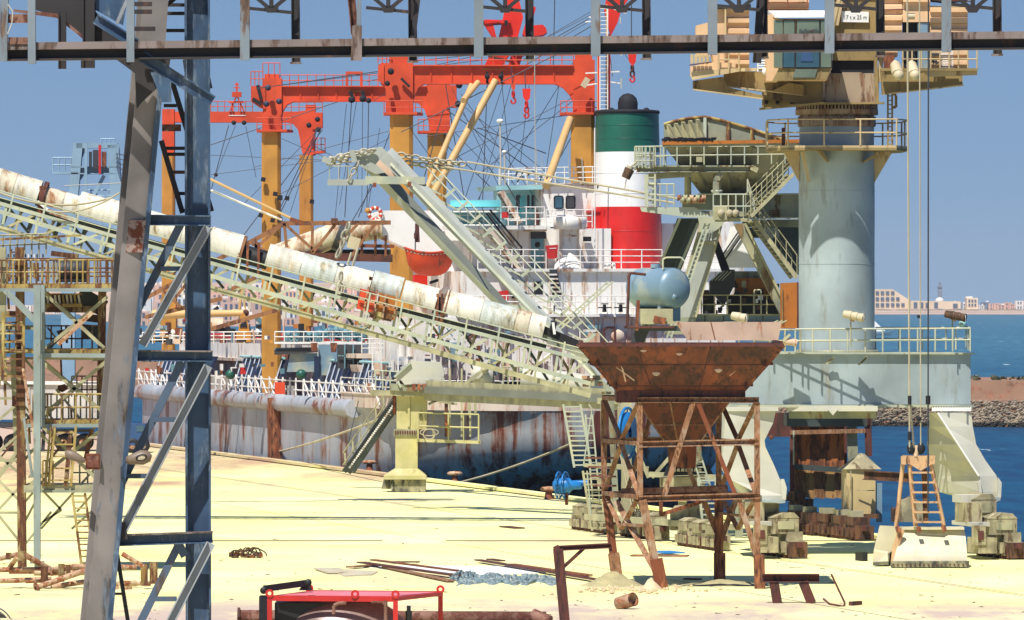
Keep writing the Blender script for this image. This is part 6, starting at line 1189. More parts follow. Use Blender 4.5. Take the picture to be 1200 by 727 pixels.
MB().lathe(fc, [(R1, fzz(134)), (R1*1.04, fzz(133)), (R1*1.02, fzz(130)), (R1*.9, fzz(129.5)), (.01, fzz(130))], 40, sy=1.35).build('funnel_rim', 'soot', ship)
c = V((P(735.5, 0, Yf_).x, Yf_-.5, fzz(132))); MB().lathe(c, [(.58, 0), (.60, .55), (.52, .85), (.30, 1.06), (.01, 1.14)], 20).build('exhaust', 'soot', ship)
for px in (716, 757): MB().ball(V((P(px, 0, Yf_).x, Yf_-1, fzz(131))), .22, 8, 5).build('exhaust_stub', 'soot', ship)
sp_('red', 'casing', [(694, 248), (716, 247), (716, 315), (694, 315)], -7.8, 3); sp_('red', 'casing_cap', [(693, 246.8), (717, 245.8), (717, 248), (693, 249)], -7.7, 3.2)
MB().tube(SX(697, 315, -5.5), SX(697, 150, -5.5), .045, 6).build('whip_pipe', 'shipwhite', ship); sp_('black', 'small_port', [(700, 217), (701.5, 215), (701.5, 220), (700, 222)], -6.6, .05)
# radar mast and aerials
rmst = MB(); Ym = 372
for dx in (0, 1.1): rmst.prof(P(700+dx*9, 240, Ym+dx), P(701+dx*9, 5, Ym+dx), .09, .09)
rmst.build('radar_mast', 'tan', ship); ladder(ship, 'shipwhite', 707.5, 130, 707.5, 8, Ym-.3, 9, 26, r=.035, name='mast_ladder')
bars(ship, 'redor', 'mast_leg', [(702, 135, 702, 30), (713.5, 130, 714, 40)], Ym, 3); bars(ship, 'shipwhite', 'mast_yard', [(686, 86, 726, 84), (688, 100, 700, 98), (714, 96, 728, 98), (686, 26, 702, 24), (712, 8, 734, 16), (690, 20, 700, 22)], Ym, 1.5); bars(ship, 'wirel', 'aerial', [(727, 20, 727, 28), (728, 92, 728, 104), (728, 60, 728, 66)], Ym, 1.5)
for px, py, y2, hd in ((587, 217, 144, 3.6), (592, 217, 180, 2.4)): wirep(ship, 'wirel', 'aerial_mast', px, py, px-1, y2, 364, r=.05); MB().ball(P(px-1, y2-2, 364), pxm(hd, 364), 10, 6, (1.2, 1.2, .7)).build('satellite_dome', 'white', ship)
for px, a_, b_, r_ in ((627.5, 218, 60, .03), (630, 215, 175, .02), (636, 217, 180, .02), (683, 215, 185, .03), (667, 215, 170, .02)): wirep(ship, 'wirel', 'aerial', px, a_, px-1, b_, 362, r=r_)
for i in range(12): x = 604+i*3.6; bar(ship, 'shipwhite' if i % 2 else 'wire', 'roof_gear', x, 214-random.uniform(0, 12), x+3, 214-random.uniform(0, 14), 363, random.uniform(1, 2.5))
bar(ship, 'shipwhite', 'roof_screen', 608, 199, 636, 199, 363, 1.2); bar(ship, 'shipwhite', 'roof_screen', 608, 205, 636, 205, 363, 1); bar(ship, 'soot', 'roof_davit', 606, 214, 614, 200, 363.4, 1.6)
# starboard after parts seen through the unloader legs
sp_('shipwhite', 'life_raft_ramp', [(828, 272), (858, 258), (872, 300), (872, 318), (828, 318)], -6, .5)
# rigging
rig = [(247, 170, 400, 118), (298, 196, 470, 150), (253, 205, 276, 147), (240, 250, 268, 147), (300, 208, 288, 148), (285, 240, 377, 148), (312, 280, 372, 150), (247, 205, 470, 177), (247, 182, 430, 190), (275, 290, 378, 152), (300, 150, 385, 186), (366, 170, 420, 200),
       (412, 118, 404, 255), (418, 118, 398, 240), (425, 118, 424, 250), (432, 118, 430, 245), (455, 108, 438, 118), (320, 232, 470, 155), (395, 290, 470, 160), (430, 255, 445, 150), (406, 122, 392, 262), (420, 255, 470, 120),
       (540, 122, 700, 250), (600, 96, 560, 240), (571, 98, 565, 250), (588, 98, 600, 215), (590, 98, 540, 248), (640, 180, 560, 150), (540, 130, 620, 240), (560, 100, 700, 20), (470, 155, 660, 60), (505, 200, 690, 105), (500, 160, 700, 130), (572, 90, 690, 22), (640, 44, 692, 14), (600, 66, 695, 16), (610, 80, 694, 30), (585, 215, 692, 40), (620, 100, 610, 190), (640, 215, 697, 110), (655, 100, 640, 200),
       (700, 96, 560, 205), (522, 98, 545, 240), (530, 104, 590, 230), (536, 126, 512, 230), (495, 215, 520, 128), (580, 60, 430, 96), (570, 70, 330, 100), (443, 84, 300, 104), (600, 60, 443, 76), (640, 250, 540, 110), (650, 0, 648, 98), (712, 42, 718, 90), (718, 42, 742, 78), (512, 160, 620, 262), (560, 235, 600, 150), (480, 150, 560, 262), (525, 130, 640, 212), (528, 150, 585, 210), (340, 250, 372, 150), (326, 255, 376, 152)]
for i, l in enumerate(rig): wirep(ship, 'wire', 'rigging_wire', *l, 372+(i % 5)*6 if l[0] > 440 else 414+(i % 4)*6, r=.02 if i % 3 else .03)
# hooks
for px, y0, lab, Yh in ((601.5, 98, 'orange chain hook hanging just right of the beam pulleys', 373), (617, 104, 'red hook block on chain, larger and right of the small chain hook', 371.5), (741, 62, 'red crane hook hanging clear above the funnel', 365)):
    t = thing('cargo_hook', lab, 'hook', P(px, y0, Yh).to_tuple()); big = px > 610; k_ = 1.0 if big else .55
    o = plate(t, 'redor' if big else 'orange', 'hook_block', [(px-5*k_, y0), (px+5*k_, y0), (px+4*k_, y0+11*k_), (px, y0+16*k_), (px-4*k_, y0+10*k_)], Yh, .25)
    chainp(t, 'rustdark' if px > 700 else 'redbox', [(px, y0+15*k_), (px, y0+24*k_+4)], Yh+.1, link=.4, r=.06, name='chain_link'); y1 = y0+24*k_+4
    MB().path([P(px+math.sin(a_)*2.6, y1+3-math.cos(a_)*3.4, Yh+.1) for a_ in [i*.5 for i in range(11)]], .07, 6).build('hook', 'redbox', t)
    wirep(t, 'wire', 'hoist_wire', px-1, y0, px-2 if px < 700 else px-1, y0-20 if px < 700 else -10, Yh, r=.03)
# ------------------------------------------------------------------ bogies
def FP(px, Y0, px0, b):   # point reached back b metres along the quay from column px0 at distance Y0
    return None
def obox(par, mt, name, c, d, bev=0): 
    return MB().box(c, d, YAW).build(name, mt, par)
def gable(par, mt, c, w_, l_, h_, roof=.3, name='motor_housing', open_=True):
    """box with a pitched roof whose ridge runs back along the quay; c is the middle of its near foot edge"""
    B = -UU; hw = w_/2; base = [c-VV*hw, c+VV*hw, c+VV*hw+B*l_, c-VV*hw+B*l_]; o = MB().hexa(base+[q+V((0, 0, h_)) for q in base]).build(name, mt, par)
    e = [q+V((0, 0, h_)) for q in base]; r0, r1 = c-B*.02+V((0, 0, h_*(1+roof)))+VV*.05, c+B*(l_+.02)+V((0, 0, h_*(1+roof)))+VV*.05
    MB().add([e[0]-VV*.02-B*.02, e[1]+VV*.02-B*.02, e[2]+VV*.02+B*.02, e[3]-VV*.02+B*.02, r0-VV*hw*.25, r1-VV*hw*.25, r0+VV*hw*.55, r1+VV*hw*.55], [(0, 1, 6, 4), (2, 3, 5, 7), (0, 4, 5, 3), (1, 2, 7, 6), (4, 6, 7, 5), (0, 3, 2, 1)]).build('housing_roof', mt, par)
    if open_: MB().box(c-B*.03+V((0, 0, h_*.55)), (w_*.62, .05, h_*.5), YAW).build('housing_door', 'bogierust' if mt == 'bogierust' else 'olive', par)
    return o
def bogieset(par, px, py, n=2, w_=1.0, mt='bogie', top=True, sc_=1.0, rust=True):
    """wheel carriages along the rail, nearest end at photo point (px, py); stepping back along the quay"""
    g0 = G(px, py); B = -UU
    for k in range(n):
        c = g0+B*(k*2.6*sc_+1.1*sc_)
        MB().box(c+V((0, 0, .62*sc_)), (w_*.5, 2.3*sc_, .34*sc_), YAW).build('bogie_frame', mt, par); MB().box(c+V((0, 0, .3*sc_)), (w_*.3, 1.9*sc_, .3*sc_), YAW).build('bogie_gap_shade', 'soot', par)  # black core paints shade into the gaps between the wheels
        for dz in (-.78, 0, .78):
            q = c+B*dz*sc_+V((0, 0, .33*sc_)); MB().lathe(q-VV*(w_*.22), [(.001, -.06), (.3*sc_, -.06), (.34*sc_, -.02), (.34*sc_, .1), (.001, .1)], 16, ax=(UU, V((0, 0, 1)), VV)).build('wheel', 'rustdark', par)
            MB().box(q-VV*(w_*.3+.05)+V((0, 0, .05)), (.08, .36*sc_, .42*sc_), YAW).build('axle_box', mt, par)
        if top: gable(par, mt, c-B*.85*sc_+V((0, 0, .8*sc_)), w_*.62, 1.45*sc_, .5*sc_)
        else: MB().box(c+V((0, 0, 1.0*sc_)), (w_*.55, 1.5*sc_, .42*sc_), YAW).build('beam', mt, par); MB().box(c+B*.3+V((0, 0, 1.35*sc_)), (w_*.4, .8*sc_, .3*sc_), YAW).build('motor', 'olive', par)
    e = g0+V((0, 0, .42*sc_))
    MB().box(e-B*.12, (w_*.62, .12, .7*sc_), YAW).build('buffer_plate', 'bogierust' if rust else mt, par)
    MB().box(e-B*.26+V((0, 0, .18)), (.24, .2, .2), YAW).build('buffer', 'rustdark', par)
# ------------------------------------------------------------------ rusty hopper and its frame (aligned with the quay)
Yh = 216; p0 = P(750, 690, Yh); p0.z = 0
BK = -UU
hop = thing('rusty_hopper', 'big rust-brown open hopper on a braced rusty steel frame in the middle of the quay', 'hopper', P(818, 690, Yh).to_tuple())
def HP(px, py, back):  # point at column px/row py (as seen on the near face) moved back along the quay
    q = P(px, py, Yh); return q+BK*back
def hb(name, a, b_, w_, d=None, mt='rustframe', kind='L'):
    ww = pxm(w_*1.15, Yh); return MB().prof(a, b_, ww, pxm(d, Yh) if d else ww, kind, ww*.2).build(name, mt, hop)
D = 5.0; xl, xr = 749.5, 887.5
yt_, ym_, yl_ = 469, 520, 583
# horizontals of the near and far frames
for bk in (0, D):
    hb('top_rail', HP(xl-24 if bk == 0 and 0 else xl-2, yt_, bk), HP(xr+2, yt_, bk), 6, 6, kind='C'); hb('middle_rail', HP(xl-1, ym_+1, bk), HP(xr+1, ym_-2, bk), 6.5, 6, kind='C', mt='rustframe'); hb('lower_rail', HP(xl-1, yl_+2, bk), HP(xr+3, yl_-2, bk), 6.5, 7, kind='C')
    hb('post', HP(xl+.5, yt_+3, bk+.05), HP(xl+1, yl_-2, bk+.05), 6, 6, kind='L'); hb('post', HP(xr, yt_+3, bk+.05), HP(xr+.5, 655, bk+.05), 6, 6, kind='L')
for x in (xl, xr):
    for y_, w_ in ((yt_, 5), (ym_, 5), (yl_, 6)): hb('side_rail', HP(x, y_, 0.1), HP(x, y_, D-.1), w_, 5, kind='box')
    hb('side_brace', HP(x, yt_+2, .1), HP(x, ym_-2, D/2), 5, 2.5, kind='box'); hb('side_brace', HP(x, ym_-2, D/2), HP(x, yt_+2, D-.1), 5, 2.5, kind='box'); hb('side_brace', HP(x, yl_-2, .1), HP(x, ym_+2, D/2), 5, 2.5, kind='box'); hb('side_brace', HP(x, ym_+2, D/2), HP(x, yl_, D-.1), 5, 2.5, kind='box')
    hb('side_brace', HP(x, yl_+4, .4), HP(x, yl_+40, D/2), 5, 2.5, kind='box'); hb('side_brace', HP(x, yl_+4, D-.4), HP(x, yl_+40, D/2), 5, 2.5, kind='box')
# big inverted V in front
hb('front_brace', HP(812, 471, -.03), HP(778, 581, -.03), 5.5, 3, kind='L'); hb('front_brace', HP(818, 473, -.03), HP(862, 581, -.03), 4.5, 3, mt='rustb', kind='L')
hb('back_brace', HP(812, 471, D), HP(778, 581, D), 5, 3, kind='L'); hb('back_brace', HP(818, 473, D), HP(862, 581, D), 4.5, 3, kind='L')
# legs below the lower ring
hb('leg', HP(753, 586, .0), HP(771, 676, .0), 8.5, 8, kind='H'); hb('leg_shoe', HP(768, 655, -.1), HP(775, 690, -.1), 13, 10, kind='box', mt='rustb')
hb('leg', HP(xl+3, 586, D), HP(xl+14, 676, D), 8.5, 8, kind='H', mt='rustb'); hb('leg_shoe', HP(xl+12, 655, D), HP(xl+17, 692, D), 12, 10, kind='box', mt='rustframe')
hb('leg', HP(xr, 586, D), HP(xr, 676, D), 9, 8, kind='H', mt='rustb'); hb('leg_shoe', HP(xr+1, 655, D), HP(xr+1, 691, D), 12, 10, kind='box', mt='rustb')
hb('leg_shoe', HP(xr+1, 650, -.1), HP(xr+2, 690.5, -.1), 11, 10, kind='box', mt='rustb')
hb('leg_brace', HP(xl+18, 668, .05), HP(xl-6, 590, D*.5), 6, 3, kind='box'); hb('leg_brace', HP(866, 586, .0), HP(886, 650, .0), 5.5, 3, kind='L'); hb('leg_brace', HP(xr, 584, D), HP(xr-24, 650, D), 0.5, 3) if 0 else None
hb('leg_brace', HP(xr-20, 588, D), HP(xr+2, 640, D), 6, 3, kind='box'); hb('leg_brace', HP(xr+22, 588, D), HP(xr+2, 640, D), 6, 3, kind='box'); hb('small_tie', HP(xl-4, 617, D*.4), HP(xl+12, 617, .1), 3, 3, kind='box'); hb('small_tie', HP(xr, 607, .1), HP(xr, 607, D), 3, 3, kind='box')
hb('walkway', HP(xl+2, 579, D*.55), HP(xr-10, 575, D*.55), 6, 18, kind='box', mt='pipe'); hb('loose_bar', HP(778, 604, .5), HP(834, 590, 1.5), 4, 3, kind='box', mt='rustb'); hb('loose_bar', HP(778, 590, .4), HP(779, 604, .5), 4, 3, kind='box', mt='rustb')
for i in range(4): hb('inner_tie', HP(xl-30+i*3, 540+i*11, D-1), HP(xl+3, 540+i*11, D-1.4), 2, 2, kind='box', mt='pipe')
# hopper plates: panels between ribs on four faces, rim lip, lower funnel, chute
zT = H-(402-HY)/F*Yh; zB = H-(469-HY)/F*Yh
cx_ = P(795, 0, Yh+2.4).x; cyy = Yh+2.4+.2
HC = P(796, 0, Yh+2.2); HC.z = 0
def ring(hw, hd, z, off=0): return [HC+V((a_*hw+off, b_*hd, z)) for a_, b_ in ((-1, -1), (1, -1), (1, 1), (-1, 1))]
T = ring(3.52, 3.3, zT-.1); Bm = ring(2.2, 2.1, zB+.33)
for k in range(4):
    a, b_, c, d = Bm[k], Bm[(k+1) % 4], T[(k+1) % 4], T[k]; nrm = (b_-a).cross(d-a).normalized(); nrm = nrm if nrm.dot((a+b_)/2-HC) > 0 else -nrm; nrm.z = min(nrm.z, 0)
    cols = (0, .28, .64, 1); rows = (0, .12, .60, 1)
    f_ = lambda u, v: (a.lerp(b_, u)).lerp(d.lerp(c, u), v)
    for i in range(3):
        for j in range(3):
            bow = nrm*(-.03 if j == 1 else 0)
            qd = [f_(cols[i]+.003, rows[j]), f_(cols[i+1]-.003, rows[j]), f_(cols[i+1]-.003, rows[j+1]-.004), f_(cols[i]+.003, rows[j+1]-.004)]
            MB().hexa([q+nrm*random.uniform(0, .015) for q in qd]+[q-nrm*.04 for q in qd]).build('hopper_plate', 'rusthop' if (i+j+k) % 3 else 'rusthop2', hop)
    for u in (.28, .64): MB().prof(f_(u, .0)+nrm*.07, f_(u, .985)+nrm*.07, .07, .14).build('rib', 'rustdark', hop)
    for v, e_ in ((.12, .0), (.60, .012)): MB().prof(f_(-.03, v)+nrm*.14, f_(1.03, v)+nrm*.14, .09, .26).build('rib', 'rustdark', hop); MB().prof(f_(-.03, v)+nrm*.15+V((0, 0, .055)), f_(1.03, v)+nrm*.15+V((0, 0, .055)), .02, .28).build('rib_top', 'rustframe', hop)
    MB().prof(f_(0, 0), f_(0, 1), .1, .1).build('corner_angle', 'rustb', hop)
    a2, b2 = T[k], T[(k+1) % 4]; MB().prof(a2+V((0, 0, .03))+nrm*.1, b2+V((0, 0, .03))+nrm*.1, .1, .28).build('rim', 'rustdark', hop)
    sk = [Bm[k], Bm[(k+1) % 4]]; MB().hexa([sk[0]-V((0, 0, .42)), sk[1]-V((0, 0, .42)), sk[1]-V((0, 0, .42))-nrm*.05, sk[0]-V((0, 0, .42))-nrm*.05, sk[0], sk[1], sk[1]-nrm*.05, sk[0]-nrm*.05]).build('skirt_plate', 'rustdark', hop)
Fn = ring(.5, .55, H-(524-HY)/F*Yh, .1); B2 = ring(1.55, 1.9, zB-.10, .1)
MB().add([q-V((0, 0, .40)) for q in Bm], [(0, 1, 2, 3)]).build('hopper_floor', 'rusthop', hop)
for k in range(4):
    qd = [Fn[k], Fn[(k+1) % 4], B2[(k+1) % 4], B2[k]]; nrm = (qd[1]-qd[0]).cross(qd[3]-qd[0]).normalized(); MB().hexa(qd+[q+nrm*.03 for q in qd]).build('funnel_plate', 'rusthop', hop)
    MB().prof(qd[0].lerp(qd[3], .5), qd[1].lerp(qd[2], .5), .08, .08).build('rib', 'rustframe', hop); MB().prof(qd[0], qd[3], .07, .07).build('rib', 'rustframe', hop); MB().prof(qd[0].lerp(qd[1], .35), qd[3].lerp(qd[2], .35), .06, .08).build('rib', 'rustframe', hop)
Ch = ring(.46, .5, H-(550-HY)/F*Yh, .1)
for k in range(4): MB().hexa([Ch[k], Ch[(k+1) % 4], Fn[(k+1) % 4], Fn[k]]+[q+V((0, .02, 0)) for q in (Ch[k], Ch[(k+1) % 4], Fn[(k+1) % 4], Fn[k])]).build('chute', 'rustb', hop)
fr = lambda x, y_: P(x, y_, Yh-1.1+(y_-400)/60*1.25)-V((0, .06, 0))
for x, y_ in ((754, 408), (796, 412), (769, 436), (842, 432)): c = fr(x, y_); MB().lathe(c, [(.001, .02), (.14, .0), (.15, -.02)], 9, ax=(V((1, 0, 0)), V((0, .35, 1)).normalized(), V((0, -1, .3)))).build('patch', 'pinkplate', hop)
for x, y_ in ((855, 440), (862, 428)): MB().prof(fr(x, y_), fr(x+8, y_-7), .05, .03).build('weld_mark', 'pinkplate', hop)
# scratches: welded cross marks and patches
for l in ((722, 430, 743, 446), (728, 427, 733, 447)): 
    MB().prof(fr(l[0], l[1]), fr(l[2], l[3]), .05, .06).build('weld_mark', 'pinkplate', hop)
# raised inner sheet at the back right
m = MB(); 
plate(hop, 'pinkplate', 'inner_lining', [(791, 377.5), (916, 377.5), (912, 399), (806, 399)], Yh+4.6, .06); bar(hop, 'rustb', 'lining_seam', 833, 378, 838, 398, Yh+4.55, 1.2, 1)
# ------------------------------------------------------------------ mobile unloader
Yu = 262
un = thing('ship_unloader', 'grey-green mobile hopper unloader with stairs and platforms left of the crane column', 'unloader', (P(850, 620, Yu).x, Yu, 0))
t = un
# rim shell
rim = [(778, 166), (778, 146), (790, 142), (808, 138.5), (826, 137), (845, 141), (880, 151), (915, 163), (936, 170), (936, 174), (778, 174)]
plate(t, 'greygreen', 'rim_shell', rim, Yu-3.2, .12)
plate(t, 'greygreen', 'rim_shell', [(790, 142), (826, 137.2), (940, 168), (940, 174), (790, 174)], Yu+2.8, .12)
MB().path([P(x, y_, Yu-3.25) for x, y_ in rim[1:9]], .07).build('rim_pipe', 'yellow', t)
for x, y_ in ((826, 138), (853, 144), (881, 152), (908, 161)): bar(t, 'yellow' if x > 830 else 'palegreen', 'rim_post', x, y_, x, 166, Yu-3.35, 3.5, 3)
for i in range(5): x = 781+i*8.5; MB().add([P(x, 146-i*1.6, Yu-3.3), P(x+5, 146-i*1.6, Yu-3.3), P(x+13, 163, Yu-3.3), P(x+2, 163, Yu-3.3), P(x+3, 147-i*1.5, Yu-3.55), P(x+10, 162, Yu-3.6)], [(0, 1, 4), (1, 2, 5, 4), (0, 4, 5, 3), (3, 5, 2)]).build('rim_rib', 'olive', t)
random.seed(17)
bar(t, 'boxor', 'rust_ledge', 776, 168, 942, 165.5, Yu-3.6, 4, 10); bar(t, 'olive', 'ledge_lip', 776, 171, 942, 169, Yu-3.5, 2.5, 12)
led = MB()
for i in range(60): x = random.uniform(778, 838); led.box(P(x, 165-random.uniform(0, 3), Yu-3.7), (random.uniform(.05, .16), .2, random.uniform(.04, .12)), random.random())
led.build('caked_residue', 'soot', t)
# inverted pyramid
def quad(mt, name, pts, th=.05): 
    qd = pts; n_ = (qd[1]-qd[0]).cross(qd[3]-qd[0]).normalized()*th; return MB().hexa(qd+[q+n_ for q in qd]).build(name, mt, t)
T4 = [P(780, 171, Yu-3.2), P(941, 171, Yu-3.2), P(941, 171, Yu+3), P(780, 171, Yu+3)]; B4 = [P(822, 226, Yu-.7), P(902, 226, Yu-.7), P(902, 226, Yu+.7), P(822, 226, Yu+.7)]
for k in range(4): quad('pyr' if k % 2 == 0 else 'greygreen', 'pyramid_plate', [B4[k], B4[(k+1) % 4], T4[(k+1) % 4], T4[k]])
for u in (.12, .42, .62, .88): MB().prof(T4[0].lerp(T4[1], u)+V((0, -.1, 0)), B4[0].lerp(B4[1], u)+V((0, -.1, 0)), .1, .12).build('pyramid_rib', 'olive', t)
# upper platform
bar(t, 'greygreen', 'platform_beam', 746, 198, 880, 198, Yu-3.4, 8, 6, kind='I'); bar(t, 'olive', 'platform_beam', 760, 207, 810, 204, Yu-3, 7, 6); a = P(746, 194, Yu-3.6); b_ = P(884, 194, Yu-3.6); MB().prism([a, b_, b_+V((0, 6, 0)), a+V((0, 6, 0))], (0, 0, -.06)).build('platform_deck', 'greygreen', t)
rail(t, 'palegreen', [(746, 194), (920, 192)], 22, 11, Yu-3.7, .03, 2); rail(t, 'palegreen', [(744, 196), (780, 196)], 24, 6, Yu-3.0, .03, 2); rail(t, 'palegreen', [(744, 197), (766, 197)], 25, 5, Yu-4, .03, 3)
MB().path([P(752, 173, Yu-3.9), P(752, 190, Yu-3.9), P(757, 197, Yu-3.9), P(763, 197, Yu-3.9), P(763, 174, Yu-3.9)], .035).build('hoop', 'palegreen', t); ladder(t, 'palegreen', 762, 240, 762, 204, Yu-3.9, 11, 4, name='hatch_ladder')
bar(t, 'olive', 'junction', 816, 187, 823, 187, Yu-3.8, 6, 4)
bars(t, 'greygreen', 'crank_post', [(846, 200, 839, 212), (839, 212, 839, 228)], Yu-3.3, 7, 7, 'box'); MB().tube(P(840, 215, Yu-3.2), P(840, 227, Yu-3.2), .17, 12).build('jack', 'olive', t); MB().tube(P(806, 207, Yu-2), P(806, 240, Yu-2), .15, 10).build('jack', 'olive', t); MB().lathe(P(840, 226, Yu-3.2), [(.22, 0), (.24, .05), (.24, .1), (.16, .12)], 12).build('jack_collar', 'palegreen', t)
bar(t, 'olive', 'bracket', 880, 196, 888, 200, Yu-3.5, 6, 5)
# main girder
plate(t, 'greygreen', 'main_girder', [(800, 229), (938, 228), (938, 256), (842, 256), (836, 246), (800, 246)], Yu-1.6, 1.2); bar(t, 'palegreen', 'girder_flange', 818, 228, 940, 227.5, Yu-1.9, 1.8, 10); bar(t, 'palegreen', 'girder_flange', 836, 256, 940, 256, Yu-1.9, 1.8, 10)
for i in range(6):
    for j in range(3): MB().box(P(902+i*2.3, 247+j*2.4, Yu-1.63), (.045, .04, .05)).build('bolt', 'rustb', t)
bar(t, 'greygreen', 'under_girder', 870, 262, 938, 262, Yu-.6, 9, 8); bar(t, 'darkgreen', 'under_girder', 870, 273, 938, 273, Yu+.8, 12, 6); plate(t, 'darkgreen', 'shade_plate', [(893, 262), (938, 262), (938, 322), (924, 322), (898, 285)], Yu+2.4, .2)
# lower platform
plate(t, 'palegreen', 'balcony_fascia', [(750, 243), (814, 243), (830, 252), (830, 255), (806, 255), (752, 248)], Yu-4, .3); bar(t, 'greygreen', 'balcony_beam', 780, 249, 872, 251, Yu-3.8, 6, 8); rail(t, 'palegreen', [(757, 242), (790, 242)], 26, 4, Yu-4, .03, 2); rail(t, 'palegreen', [(836, 256), (880, 256)], 28, 5, Yu-3.9, .03, 2); bar(t, 'olive', 'balcony_beam', 838, 258, 876, 258, Yu-3.8, 4, 10); ladder(t, 'palegreen', 763, 243, 763, 205, Yu-4.1, 9, 6)
bar(t, 'olive', 'sheave_frame', 836, 250, 852, 250, Yu-4, 16, 6)
for i in range(9): MB().lathe(P(796+i*3.6, 232+(i % 2)*2.5, Yu-4.2), [(.001, -.08), (.14, -.08), (.1, 0), (.14, .08), (.001, .08)], 12, ax=(V((0, 1, 0)), V((0, 0, 1)), V((1, 0, 0)))).build('sheave', random.choice(['olive', 'pipelight', 'rustb']), t)
bar(t, 'pipelight', 'rope_drum', 800, 236, 826, 236, Yu-4.1, 5, 5, kind='tube')
for x in (845, 855, 862): MB().ball(P(x, 250, Yu-4.1), .16, 8, 5).build('valve', 'rope', t)
# lantern
tt = thing('lantern', 'brown lantern hanging off the left end of the unloader platform', 'lantern', P(736, 205, Yu-4.2).to_tuple()); MB().tube(P(733, 209, Yu-4.2), P(738, 198, Yu-4.2), .19, 10, .22).build('lantern_body', 'bark', tt); MB().tube(P(738, 198, Yu-4.2), P(739, 195, Yu-4.2), .15, 8).build('lantern_cap', 'rope', tt); wirep(tt, 'rope', 'hook', 739, 196, 746, 190, Yu-4.2, r=.04); wirep(tt, 'rope', 'dangling_wire', 734, 210, 732, 221, Yu-4.2, r=.02)
# inclined legs
def leg4(mt, a, b_, Yd, dep=.9, name='leg', lipm='olive', lip=True):
    # a, b_: (xleft, xright, y) top and bottom
    p_ = [P(a[0], a[2], Yd), P(a[1], a[2], Yd), P(b_[1], b_[2], Yd), P(b_[0], b_[2], Yd)]; MB().prism(p_, (0, dep, 0)).build(name, mt, t)
    if lip: MB().prof(p_[0]+V((0, -.06, 0)), p_[3]+V((0, -.06, 0)), .12, .16).build('leg_flange', lipm, t); MB().prof(p_[1]+V((0, -.06, 0)), p_[2]+V((0, -.06, 0)), .09, .16).build('leg_flange', lipm, t)
leg4('boomgrey', (822, 846, 262), (790, 815, 372), Yu-3, .9); plate(t, 'palegreen', 'leg_head', [(818, 254), (852, 254), (846, 266), (822, 280)], Yu-3.15, .3); bar(t, 'olive', 'leg_shelf', 818, 285, 838, 285, Yu-3.3, 4, 4)
for i in range(4): bar(t, 'white', 'louver', 826+i*3, 270, 824+i*3, 282, Yu-3.5, 1.2, 1)
leg4('greygreen', (860, 874, 262), (914, 926, 368), Yu-2.4, .8, lip=False); MB().prof(P(873, 262, Yu-2.5), P(925, 366, Yu-2.5), .1, .14).build('leg_flange', 'olive', t)
leg4('darkgreen', (794, 812, 256), (772, 790, 322), Yu+1.6, .8, lip=False); leg4('darkgreen', (812, 822, 256), (786, 796, 322), Yu+1.2, .5, lip=False); bar(t, 'palegreen', 'leg_flange', 797, 256, 770, 318, Yu+1.4, 3); bar(t, 'palegreen', 'leg_flange', 818, 262, 794, 318, Yu+1.0, 3)
leg4('soot', (834, 842, 282), (846, 856, 318), Yu+1.6, .7, lip=False); plate(t, 'white', 'white_gusset', [(856, 266), (876, 262), (888, 300), (888, 314), (850, 314), (846, 304)], Yu+6, .1); bars(t, 'soot', 'gusset_stripe', [(846, 300, 868, 268), (850, 304, 872, 272)], Yu+5.9, 1.6)
plate(t, 'greygreen', 'leg_knee', [(778, 392), (792, 372), (816, 372), (812, 392)], Yu-3, .9)
# long pale ladder pole along the leg
ladder(t, 'palegreen', 784, 396, 829, 262, Yu-3.7, 5, 26, r=.035, name='leg_ladder')
# stairs
stair(t, 'olive', 880, 254, 930, 204, Yu-4.1, 12, .8, 4, hr=.95); stair(t, 'olive', 884, 258, 934, 326, Yu-3.4, 14, .8, 5, hr=.95)
rail(t, 'palegreen', [(876, 226), (884, 254)], 16, 2, Yu-4, .03, 2); 
# cabinet, lower deck machinery
plate(t, 'boxor', 'control_cabinet', [(915, 332), (934, 331), (934, 385), (915, 385)], Yu-4.5, .6); plate(t, 'boxor', 'cabinet_side', [(936, 332), (941, 332), (941, 384), (936, 384)], Yu-4.4, .5); bar(t, 'rustdark', 'cabinet_edge', 935, 331, 935, 386, Yu-4.7, 2, 3); bar(t, 'craneol', 'cabinet_door', 917, 338, 917, 380, Yu-4.55, 1, 1)
bar(t, 'tank', 'deck_girder', 812, 374, 918, 374, Yu-1.2, 9, 10, kind='I'); bar(t, 'olive', 'deck_flange', 812, 369, 918, 369, Yu-1.4, 1.5, 12)
for x in (826, 848, 870, 894): bar(t, 'darkgreen', 'girder_rib', x, 370, x, 378, Yu-1.7, 1.5, 2)
plate(t, 'darkgrey', 'machine_house', [(832, 330), (850, 316), (861, 316), (861, 334), (848, 360), (838, 346), (832, 346)], Yu-1, 1.2)
for i in range(4): bar(t, 'palegreen', 'house_rib', 834+i*4, 329, 845+i*4, 318, Yu-1.15, 1, 1)
plate(t, 'soot', 'dark_machinery', [(824, 340), (838, 340), (838, 368), (824, 368)], Yu+.5, .8); plate(t, 'soot', 'dark_machinery', [(852, 345), (900, 350), (914, 360), (914, 369), (852, 369)], Yu+1.5, .8); plate(t, 'greygreen', 'back_wall', [(861, 318), (900, 318), (914, 346), (914, 352), (861, 350)], Yu+2.2, .3); plate(t, 'boxor', 'rust_wall', [(862, 326), (905, 326), (914, 345), (914, 360), (880, 352), (862, 340)], Yu+2.0, .15)
random.seed(18)
